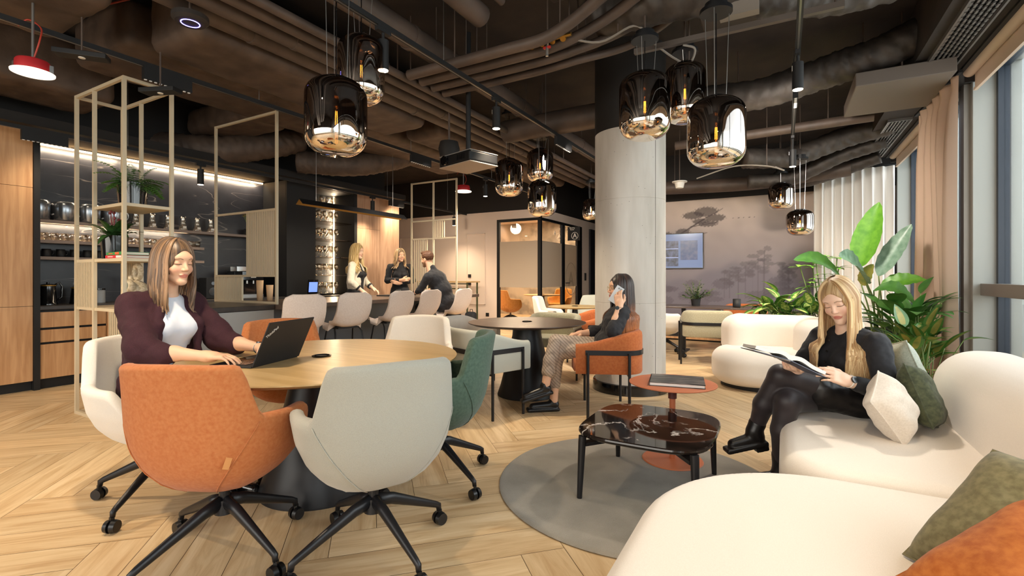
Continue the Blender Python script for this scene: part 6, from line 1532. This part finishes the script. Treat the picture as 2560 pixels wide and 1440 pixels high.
b.build('blouse_buttons', m_gblack, P.t)
P.cloth('leather_skirt', c_lea, (-.32, -.22, .38), (.32, .36, .72), lambda v: v.ell((0, -.01, .52), (.19, .16, .10), k=.03).cone((.08, .03, .51), (.03, .22, .53), .105, .09, k=.04).cone((-.08, .03, .52), (-.03, .24, .58), .105, .09, k=.04), .007, .003, 30)
def f(v):
    v.chain([(-.09, .05, .54), (.03, .44, .645), (.10, .49, .47), (.15, .50, .33)], [.086, .062, .056, .040], k=.02)
    v.chain([(.09, .05, .50), (-.02, .44, .515), (.0, .455, .35), (.03, .44, .16)], [.086, .064, .057, .040], k=.02)
P.cloth('black_tights', c_btight, (-.22, -.08, .08), (.26, .62, .74), f, .006, 0)
shoe(P, 'ankle_boot', c_lea, (.135, .455, .225), (.18, .67, .175), .09, .042, .03, (.145, .50, .345)); shoe(P, 'ankle_boot', c_lea, (.02, .385, .028), (.085, .615, .010), .09, .042, .035, (.03, .44, .20))
watch(P, (-.238, .262, .664), (.1, .93, .35), (-.9, 0, .45), m_white, m_gblack, .029)
def ph_(p, out): return pushf(.16, .16, 0, .03, .90)(p, out)
P.hair('a67c4e', 'eacb98', lambda ph: .62-.03*math.cos(ph), 50, 340, 9, 1.03, ph_, lk=.008, wave=.014)
# her book
w = Vector((.36, .84, .34)).normalized(); nn = Vector((.05, -.10, .95)); nn = (nn-w*nn.dot(w)).normalized(); hh_ = nn.cross(w)
Mw = P.t.matrix_basis@Matrix(((w.x, hh_.x, nn.x, -.125), (w.y, hh_.y, nn.y, .56), (w.z, hh_.z, nn.z, .775), (0, 0, 0, 1)))
t = thing('open_book', 'open hardcover book held by the blonde woman on the sofa', 'book'); t.matrix_basis = Mw
pr = [(-.17+.34*i/24, .022-.10*abs(-.17+.34*i/24)**1.0+.012*math.exp(-((abs(-.17+.34*i/24)-.05)/.04)**2)-.012*math.exp(-((-.17+.34*i/24)/.012)**2)) for i in range(25)]
MB().rings([[(x, y, z+.0) for x, z in pr]+[(x, y, z-.022*(1-.3*abs(x)/.17)) for x, z in pr[::-1]] for y in (-.115, .115)]).build('page_block', M('book_pages', 'f0ece6', .7), t, smooth=True, auto=.8)
MB().rings([[(x*1.03, y, -.002-.10*abs(x)) for x, z in pr]+[(x*1.03, y, -.006-.10*abs(x)) for x, z in pr[::-1]] for y in (-.120, .120)]).build('book_cover', M('slate_cover', '5a6070', .5), t)
b = MB()
for sg in (-1, 1):
    for i in range(9): b.box((sg*.095-.05, .085-.02*i, .0), (sg*.095+.05, .0875-.02*i, .0))
# ---------------------------------------------------------------- woman on the phone
m_plaid, nt, b = nmat('plaid_cloth'); wv = []
for ax_ in (0, 2):
    co = coords(nt); sp = N(nt, 'SeparateXYZ'); nt.links.new(co, sp.inputs[0])
    mu = N(nt, 'Math', operation='MULTIPLY'); mu.inputs[1].default_value = 210; sb = N(nt, 'Math', operation='SUBTRACT'); nt.links.new(sp.outputs[1], sb.inputs[0]); nt.links.new(sp.outputs[2], sb.inputs[1]); nt.links.new(sp.outputs[0] if ax_ == 0 else sb.outputs[0], mu.inputs[0]); si = N(nt, 'Math', operation='SINE'); nt.links.new(mu.outputs[0], si.inputs[0]); wv.append(ramp(nt, si.outputs[0], [(.0, (1, 1, 1, 1)), (.80, (.92,)*3+(1,)), (.95, ((.72 if ax_ == 0 else .38),)*3+(1,))]))
mx = N(nt, 'Mix', data_type='RGBA', blend_type='MULTIPLY'); mx.inputs[0].default_value = 1; nt.links.new(wv[0], mx.inputs[6]); nt.links.new(wv[1], mx.inputs[7])
mx2 = N(nt, 'Mix', data_type='RGBA', blend_type='MULTIPLY'); mx2.inputs[0].default_value = 1; nt.links.new(mx.outputs[2], mx2.inputs[6]); mx2.inputs[7].default_value = hx('b3a08f'); nt.links.new(mx2.outputs[2], b.inputs['Base Color']); b.inputs['Roughness'].default_value = .85
P = Body('dark-haired woman in plaid trousers talking on the phone in the rust armchair', (-1.40, 4.20, 0), W3H-PI/2)
P.head(HM((0, -.125, 1.095), 14, 2), brow='3a2a22', lip='b5645c', eyes='open')
nk = Vox((-.2, -.3, .7), (.2, .1, 1.05), .007); nk.cone((0, -.15, 1.0), (0, -.145, .90), .047, .056, k=.02); P.vox(nk)
lk = Vox((-.4, .3, .0), (.15, .75, .45), .007); lk.cone((-.12, .50, .42), (-.165, .53, .24), .045, .036, k=.02).cone((-.05, .45, .34), (-.07, .46, .09), .044, .036, k=.02); P.vox(lk)
LE, LW, RE, RW = (-.245, -.05, .74), (-.185, -.105, .955), (.20, .0, .70), (.10, .22, .675)
P.core([(0, -.14, .9), (0, -.06, .7), (0, -.01, .56), (.05, .03, .56), (-.05, .44, .615), (-.12, .50, .40)], [(0, -.01, .56), (-.05, .03, .555), (-.04, .42, .525), (-.05, .45, .30)], [RE, (.15, -.13, .88), (-.15, -.13, .88), LE])
P.hand(LW, (.25, .12, .95), (-.9, .4, .1), LE, side=1, curl=(.5, .5, .3), thumb=.4); P.hand(RW, (-.55, .8, -.02), (0, .1, 1), RE, side=-1, curl=(.35, .4, .3)); P.done()
def f(v):
    v.ell((0, -.02, .60), (.15, .12, .13), k=.05).ell((0, -.09, .76), (.15, .12, .15), k=.05).ell((0, -.14, .89), (.15, .085, .07), k=.04)
    for q in (-1, 1): v.cone((q*.05, -.14, .925), (q*.165, -.13, .89), .042, .055, k=.04).ell((q*.06, -.03, .80), (.055, .045, .05), k=.03)
    v.cone((-.185, -.13, .87), LE, .060, .064, k=.03).cone(LE, (-.238, -.062, .775), .062, .058, k=.02); v.cone((.18, -.13, .87), RE, .058, .056, k=.03).cone(RE, (.15, .11, .69), .056, .050, k=.02)
P.cloth('black_shirt', c_blk, (-.36, -.32, .42), (.34, .26, 1.0), f, .007, .006, 30, 4)
def f(v):
    v.ell((0, -.01, .565), (.16, .13, .09), k=.04).chain([(.08, .03, .56), (-.05, .44, .615), (-.10, .49, .46), (-.13, .505, .36)], [.088, .066, .060, .062], k=.02).chain([(-.08, .03, .555), (-.04, .42, .525), (-.045, .445, .36), (-.055, .455, .24)], [.086, .062, .056, .056], k=.02)
P.cloth('plaid_trousers', m_plaid, (-.26, -.2, .2), (.22, .62, .74), f, .007, .003, 34)
shoe(P, 'sneaker', c_lea, (-.145, .475, .175), (-.23, .73, .105), .085, .043, .03); shoe(P, 'sneaker', c_lea, (-.055, .42, .003), (-.13, .69, .003), .085, .043, .03)
watch(P, (-.192, -.10, .93), (.25, .12, .95), (-.8, .5, .1), m_blk, M('watch_glass', '3a444c', .2), .027); glasses(P, m_brass)
P.hair('1d1411', '45302a', lambda ph: .60-.12*math.cos(ph), 56, 190, 4, 1.03, pushf(.16, .15, 0, -.12, .95), tips='b4672c', lk=.0115, wave=.008)
Mp = P.t.matrix_basis@frame((-.115, -.085, 1.045), (.10, .45, -.75), (-1, .35, .1)); t = thing('mobile_phone', 'pale smartphone held to the ear by the dark-haired woman', 'phone'); t.matrix_basis = Mp
MB().box((-.036, -.078, -.004), (.036, .078, .004)).build('phone_case', M('pale_phone', 'c8d0d8', .3), t, bevel=.003); b = MB()
for i in range(2): b.cyl((-.016+.022*i, -.058, .004), (-.016+.022*i, -.058, .0065), .008, n=14)
b.build('camera_lens', m_gblack, t)
# ---------------------------------------------------------------- man on the farthest bar stool
P = Body('man with short hair and glasses in black, leaning forward on the farthest bar stool', (-4.58, 6.08, 0), PI/2+.12)
P.head(HM((-.10, .30, 1.475), -8, -6), h=.005, brow='4a3322', eyes='open', beard='7a553a', lip='a8685c')
nk = Vox((-.25, .0, 1.15), (.1, .4, 1.45), .009); nk.cone((-.10, .27, 1.42), (-.09, .22, 1.30), .052, .058, k=.02); P.vox(nk)
P.core([(-.09, .2, 1.3), (-.05, .08, 1.0), (0, 0, .78)], [(-.30, .30, 1.0), (-.26, .18, 1.2), (.1, .18, 1.2), (.14, .28, 1.0)])
P.hand((-.20, .50, .93), (.5, .85, .0), (0, 0, 1), (-.30, .30, 1.0), side=1, h=.005, curl=(.5, .6, .4)); P.hand((.02, .50, .94), (-.6, .8, .05), (0, 0, 1), (.14, .28, 1.0), side=-1, h=.005, curl=(.5, .6, .4)); P.done()
P.cloth('black_shirt', c_blk, (-.45, -.25, .65), (.35, .5, 1.45), lambda v: v.ell((0, -.02, .80), (.17, .14, .15), k=.06).ell((-.04, .06, .98), (.18, .14, .18), k=.06).ell((-.07, .14, 1.15), (.20, .13, .15), k=.06).cone((-.09, .19, 1.26), (-.26, .17, 1.20), .06, .07, k=.05).cone((-.09, .19, 1.26), (.10, .17, 1.20), .06, .07, k=.05).cone((-.28, .18, 1.18), (-.30, .30, 1.0), .068, .052, k=.03).cone((-.30, .30, 1.0), (-.23, .44, .95), .05, .038, k=.02).cone((.12, .18, 1.18), (.14, .28, 1.0), .068, .052, k=.03).cone((.14, .28, 1.0), (.06, .44, .95), .05, .038, k=.02).cone((-.09, .2, 1.30), (-.09, .215, 1.335), .062, .058, k=.01), .009, .005, 24)
P.cloth('black_trousers', c_blk, (-.3, -.2, .1), (.3, .62, .92), lambda v: v.ell((0, 0, .76), (.17, .15, .09), k=.04).chain([(.10, .03, .75), (.13, .42, .72), (.12, .36, .36)], [.09, .066, .052], k=.02).chain([(-.10, .03, .75), (-.13, .42, .72), (-.12, .36, .36)], [.09, .066, .052], k=.02), .010, .004)
for q in (-1, 1): shoe(P, 'shoe', m_gblack, (q*.12, .26, .232), (q*.13, .50, .232), .08)
glasses(P, m_gblack)
hv = Vox((-.12, -.14, -.10), (.12, .14, .16), .006); hv.ell((0, -.018, .045), (.082, .100, .090), k=0).ell((0, .055, .105), (.05, .05, .03), k=.02).ell((0, .125, -.03), (.10, .08, .085), k=.01, cut=True).box((0, 0, -.09), (.2, .2, .06), .01, k=.01, cut=True).noise(lambda X, Y, Z: .0035*npn((X, Y, Z), 110, 1))
V, F = hv.mesh(); A = np.array(P.H); V = V@A[:3, :3].T+A[:3, 3]; vmesh([(V, F)], 'hair', M('short_brown_hair', '4c2f1c', .6, c2='6b4429', ns=90), P.t)
# ---------------------------------------------------------------- standing women behind the bar
def standing(label, loc, rz, jacket, top, hairc, hz, head, seed, crossed=False, fair=SK2, cuffs=False):
    P = Body(label, loc, rz, fair); P.head(HM(*head), h=.005, eyes='open', brow='6b4a35')
    nk = Vox((-.1, -.12, 1.36), (.1, .15, 1.58), .008); nk.cone((0, -.01, 1.55), (0, -.02, 1.42), .047, .055, k=.02); P.vox(nk)
    if crossed: arms = (((.23, .05, 1.13), (-.03, .22, 1.14), (-.95, .2, .15), (0, 1, .2), -1), ((-.23, .05, 1.13), (.03, .20, 1.08), (.95, .2, .25), (0, 1, .2), 1))
    else: arms = (((.27, .02, 1.12), (.22, .20, .96), (.1, .8, -.5), (.3, .3, .9), -1), ((-.27, .04, 1.12), (-.16, .24, .99), (.3, .85, -.35), (-.2, .2, .9), 1))
    for E_, W_, d, bk, sd in arms: P.hand(W_, d, bk, E_, side=sd, h=.005, curl=(.4, .4, .3))
    P.core([(0, -.01, 1.44), (0, 0, 1.2), (0, 0, .95)], [arms[0][0], (.15, 0, 1.39), (-.15, 0, 1.39), arms[1][0]])
    P.done(); q4 = lambda a, b_, u: tuple(a[i]+(b_[i]-a[i])*u for i in range(3))
    P.cloth('black_top', c_blk, (-.25, -.2, .9), (.25, .28, 1.56), lambda v: v.ell((0, 0, 1.0), (.15, .11, .16), k=.05).ell((0, .01, 1.2), (.155, .115, .18), k=.05).ell((0, -.01, 1.37), (.16, .08, .07), k=.04).ell((-.06, .10, 1.24), .055, k=.03).ell((.06, .10, 1.24), .055, k=.03).cone((0, -.015, 1.42), (0, -.012, 1.50 if crossed else 1.43), .058, .052, k=.02), .009, .003)
    def f(v):
        if not crossed: v.ell((0, -.01, 1.1), (.185, .135, .2), k=.05).ell((0, -.01, 1.28), (.185, .13, .16), k=.05).ell((0, .16, 1.15), (.08, .12, .45), k=.01, cut=True)
        for E_, W_, *_ in arms:
            s_ = 1 if E_[0] > 0 else -1; v.cone((s_*.05, -.01, 1.41), (s_*.165, -.01, 1.39), .045, .055, k=.04).cone((s_*.185, 0, 1.37), E_, .062, .055, k=.03).cone(E_, q4(E_, W_, .72 if crossed else .6), .054, .045, k=.02)
        if not crossed: v.ell((0, .10, 1.46), (.06, .10, .09), k=.01, cut=True)
    P.cloth(jacket[0], jacket[1], (-.4, -.25, .85), (.4, .35, 1.52), f, .009, .006, 26, seed)
    if cuffs:
        for E_, W_, *_ in arms: b = MB(); b.cyl(q4(E_, W_, .56), q4(E_, W_, .68), .052, .050, 20); b.build('jacket_cuff', c_blk, P.t, smooth=True, auto=.6)
    P.cloth('black_trousers', c_blk, (-.28, -.22, .06), (.28, .25, 1.08), lambda v: v.ell((0, -.01, .95), (.17, .13, .13), k=.05).chain([(.09, 0, .88), (.10, .02, .50), (.10, -.01, .10)], [.095, .068, .052], k=.03).chain([(-.09, 0, .88), (-.10, .02, .50), (-.10, -.01, .10)], [.095, .068, .052], k=.03), .011, .004)
    for s_ in (-1, 1): shoe(P, 'shoe', m_gblack, (s_*.10, -.05, .003), (s_*.12, .17, .003), .07)
    P.hair(hairc[0], hairc[1], hz, 55, 120, seed, 1.05, pushf(.17, .14, 0, 0, 1.45), lk=.014, wave=.022)
standing('blonde woman in a cream jacket with black cuffs, standing behind the bar in profile', (-6.24, 5.78, 0), math.radians(25-90), ('cream_jacket', c_cream), c_blk, ('a88a52', 'dcc38e'), lambda ph: 1.27, ((0, .02, 1.625), -8, -6), 6, cuffs=True)
standing('woman in a black turtleneck with crossed arms, standing at the far end of the bar', (-6.28, 6.88, 0), math.radians(-45-90), ('turtleneck_sleeves', c_blk), c_blk, ('5a4432', 'd3b080'), lambda ph: 1.36, ((0, .02, 1.60), 20, 0), 7, crossed=True, fair=SK)
# ================================================================ plants by the window
m_lg = M('light_leaf_green', '4f8a24', .4, c2='6ea436', ns=14); m_mg = M('mid_leaf_green', '3c6a2a', .38, c2='4f8033', ns=14); m_sg = M('silver_leaf_green', '6f8f78', .38, c2='8da894', ns=18)
m_var = M('cream_variegation', 'c3cf7e', .4, c2='7fa04a', ns=45, lo=.42, hi=.6); m_stem = M('plant_stem', '6b7f3e', .5); m_crot = M('yellowed_leaf', 'a79a4a', .5, c2='6d7a35', ns=10)
def big_leaf(t, base, top, tip, w, mat, up=(0, 0, 1), droop=.1, n=14, bendz=0.0, mat2=None):
    """stem from base to top, blade from top to tip, both children of t"""
    B, A, T = Vector(base), Vector(top), Vector(tip); mid = (B+A)/2+Vector(((A.x-B.x)*-.25, (A.y-B.y)*-.25, (A.z-B.z)*.06))
    MB().tube(smooth_path([B, mid, A], 6), [.010-.004*i/12 for i in range(13)], 8).build('leaf_stalk', m_stem, t, smooth=True)
    d = T-A; L = d.length; s = d.cross(Vector(up)); s.normalize(); nn = s.cross(d).normalized(); vs = []; rnd = random.Random(int(L*1e4))
    for i in range(n+1):
        u = i/n; c = A+d*u+Vector((0, 0, 1))*(bendz*math.sin(PI*u)-droop*u*u*L); ww = w*(math.sin(PI*min(1, u**.8*.96+.02))**.75 if u < .995 else .02)
        for k in (-3, -2, -1, 0, 1, 2, 3):
            e = abs(k)/3; vs.append(c+s*ww*k/3*(1+.03*rnd.uniform(-1, 1)*e)+nn*(ww*.35*e**1.4+.006*math.sin(i*2.2+k)*e))
    fs = [(i*7+k, i*7+k+1, i*7+k+8, i*7+k+7) for i in range(n) for k in range(6)]
    b = MB(); b.add(vs, fs, 0)
    if mat2: b.m = [1 if (q % 6) in (2, 3) else 0 for q in range(len(fs))]
    b.build('leaf', [mat, mat2] if mat2 else mat, t, smooth=True)
def splay(t, n, base, spread, L, w, mat, mats2=None, el=(.2, 1.1), droop=.7, seed=0, hz=(.0, .2), stalk=.3, az=(0, 2*PI), name='foliage'):
    rnd = random.Random(seed); b = MB(); st = MB(); ml = [mat]+([mats2] if mats2 else [])
    for k in range(n):
        a = rnd.uniform(*az); e = rnd.uniform(*el); q = Vector(base)+Vector((rnd.uniform(-spread, spread), rnd.uniform(-spread*.5, spread*.5), 0)); d = Vector((math.cos(a)*math.cos(e), math.sin(a)*math.cos(e), math.sin(e)))
        top = q+d*rnd.uniform(.5, 1)*stalk+Vector((0, 0, rnd.uniform(*hz))); st.tube([q, (q+top)/2+Vector((0, 0, .04)), top], .004, 5)
        l = L*rnd.uniform(.7, 1.1); o = len(b.f); leaf(b, top, d+Vector((0, 0, -.2)), (0, 0, 1), l, w*rnd.uniform(.8, 1.15), droop, 8)
        if mats2:
            for j in range(o, len(b.f)): b.m[j] = 1 if (j-o) % 4 in (1, 2) and (j-o)//4 in range(1, 7) else 0
    b.build(name, ml if len(ml) > 1 else mat, t, smooth=True); st.build('stems', m_stem, t, smooth=True)
t = thing('planter_box', 'long black planter trough standing behind the small kidney-shaped sofa', 'planter', (.55, 6.95, 0))
b = MB(); b.box((-.95, -.19, 0), (.75, .19, .04)); b.box((-.95, -.19, .04), (-.93, .19, .60)).box((.73, -.19, .04), (.75, .19, .60)).box((-.93, -.19, .04), (.73, -.17, .60)).box((-.93, .17, .04), (.73, .19, .60)); b.build('planter_body', m_blk, t)
MB().box((-.93, -.17, .04), (.73, .17, .56)).build('potting_soil', m_soil, t)
t = thing('dumb_cane', 'dumb cane with cream-splashed leaves at the left end of the planter', 'plant', (-.05, 6.95, .565)); splay(t, 54, (0, 0, 0), .16, .27, .082, m_mg, m_var, (.0, 1.2), .9, 3, (.02, .26), .22)
t = thing('umbrella_plant', 'tall light green plant rising between the dumb cane and the big-leaved plant', 'plant', (.48, 6.98, .565))
rnd = random.Random(9); st = MB(); b = MB()
for k in range(12):
    x, y = rnd.uniform(-.30, .32), rnd.uniform(-.1, .1); h_ = rnd.uniform(.45, .95); tp = Vector((x*1.2, y, h_)); st.tube([(x*.4, y, 0), (x*.8, y, h_*.5), tp], .006, 6)
    for j in range(7):
        a = 2*PI*j/7+k; leaf(b, tp, (math.cos(a), math.sin(a), rnd.uniform(.1, .5)), (0, 0, 1), rnd.uniform(.12, .19), .024, .5, 6)
    for j in range(5): a = rnd.uniform(0, 6.28); leaf(b, tp*.75, (math.cos(a), math.sin(a), .3), (0, 0, 1), .15, .026, .6, 6)
b.build('foliage', m_lg, t, smooth=True); st.build('stems', m_stem, t, smooth=True)
t = thing('dumb_cane', 'second dumb cane beside the first, right behind the blonde woman', 'plant', (.42, 6.88, .565)); splay(t, 34, (0, 0, 0), .18, .25, .075, m_mg, m_var, (.1, 1.2), .8, 5, (.02, .2), .2)
# bird of paradise in its own pot near the window
t = thing('bird_of_paradise', 'tall bird of paradise plant with huge paddle leaves beside the window', 'plant', (.86, 6.20, 0))
MB().lathe([(0, 0), (.17, 0), (.20, .42), (.185, .42), (.18, .38), (0, .37)], 32).build('plant_pot', m_blk, t, smooth=True, auto=.6); MB().lathe([(0, .375), (.178, .375), (0, .385)], 20).build('potting_soil', m_soil, t)
O = Vector((.86, 6.20, 0))
def W2(px, py, d): x, y = camxy((px-1280)/1209*d, d); return Vector((x, y, 1.2-d*(py-692)/1209))-O
for (a, b_, c_, w_, mt, up, dr, bz) in (
    ((2168, 672, 5.1), (2150, 668, 5.1), (2200, 505, 5.0), .135, m_lg, (-.6, -1, .2), 0, .0),
    ((2205, 700, 5.0), (2198, 690, 5.0), (2281, 560, 4.9), .10, m_sg, (-.7, -1, .1), 0, .0),
    ((2150, 690, 5.0), (2168, 706, 5.0), (2098, 640, 4.7), .14, m_sg, (.2, -1, .8), .0, .06),
    ((2120, 700, 5.1), (2102, 692, 5.1), (1984, 650, 4.9), .085, m_mg, (.1, -1, .6), .0, .09),
    ((2200, 730, 5.0), (2200, 722, 4.95), (2318, 700, 4.75), .10, m_lg, (0, -.8, 1), .0, .03),
    ((2190, 740, 4.9), (2186, 726, 4.8), (2292, 764, 4.6), .10, m_mg, (0, -.6, 1), .0, .08),
    ((2170, 700, 5.1), (2155, 712, 5.1), (2185, 660, 4.9), .07, m_crot, (-.4, -1, .3), 0, 0)):
    tp = W2(*b_); big_leaf(t, (random.Random(b_[0]).uniform(-.06, .06), random.Random(b_[1]).uniform(-.06, .06), .38), tp, W2(*c_), w_, mt, up, dr, 16, bz)
t = thing('peace_lily', 'dark glossy peace lily between the bird of paradise and the beige curtain', 'plant', (1.00, 5.72, 0))
MB().lathe([(0, 0), (.13, 0), (.16, .32), (.15, .32), (.145, .29), (0, .28)], 28).build('plant_pot', m_blk, t, smooth=True, auto=.6); splay(t, 60, (0, 0, .28), .10, .26, .066, m_mg, None, (.5, 1.35), .9, 12, (.15, .45), .35)
t = thing('croton_plant', 'low plant with yellow-green splashed leaves behind the sofa cushions', 'plant', (.98, 5.10, 0))
MB().lathe([(0, 0), (.11, 0), (.14, .28), (.13, .28), (.125, .25), (0, .24)], 28).build('plant_pot', m_blk, t, smooth=True, auto=.6); splay(t, 40, (0, 0, .24), .08, .22, .055, m_mg, m_crot, (.4, 1.4), .7, 14, (.08, .35), .25)
t = thing('leafy_plant', 'small-leaved green plant in a dark pot standing on the long dark table', 'plant', (-1.22, 8.12, .741))
MB().lathe([(0, 0), (.06, 0), (.075, .11), (.068, .11), (.064, .09), (0, .085)], 24).build('plant_pot', m_blk, t, smooth=True, auto=.6)
rnd = random.Random(21); b = MB(); st = MB()
for k in range(24):
    a = rnd.uniform(0, 6.28); e = rnd.uniform(.2, 1.3); L_ = rnd.uniform(.18, .36); d = Vector((math.cos(a)*math.cos(e), math.sin(a)*math.cos(e), math.sin(e))); p = Vector((0, 0, .09)); q = p+d*L_; st.tube([p, q], .003, 5)
    for j in range(12): r_ = p.lerp(q, .25+.75*j/11); a2 = rnd.uniform(0, 6.28); leaf(b, r_, (math.cos(a2), math.sin(a2), rnd.uniform(-.2, .6)), (0, 0, 1), .045, .016, .2, 3)
b.build('foliage', m_dleaf, t); st.build('stems', m_stem, t)
t = thing('yellow_orchid', 'small yellow-flowered plant on the top wall shelf behind the slatted divider', 'plant', (-7.39, 4.62, 1.851))
MB().lathe([(0, 0), (.05, 0), (.06, .10), (0, .10)], 20).build('plant_pot', m_gblack, t, smooth=True, auto=.6); b = MB(); st = MB()
for k in range(5):
    x, y, z = rnd.uniform(-.05, .05), rnd.uniform(-.10, .10), rnd.uniform(.22, .36); st.tube([(0, 0, .1), (x*.5, y*.5, z*.8), (x, y, z)], .003, 5)
    for j in range(4): a = 1.57*j+k; leaf(b, (x, y, z), (math.cos(a), math.sin(a), .2), (0, 0, 1), .035, .013, .1, 3)
b.build('blossoms', M('yellow_petal', 'c9c13c', .5), t); st.build('stems', m_stem, t)
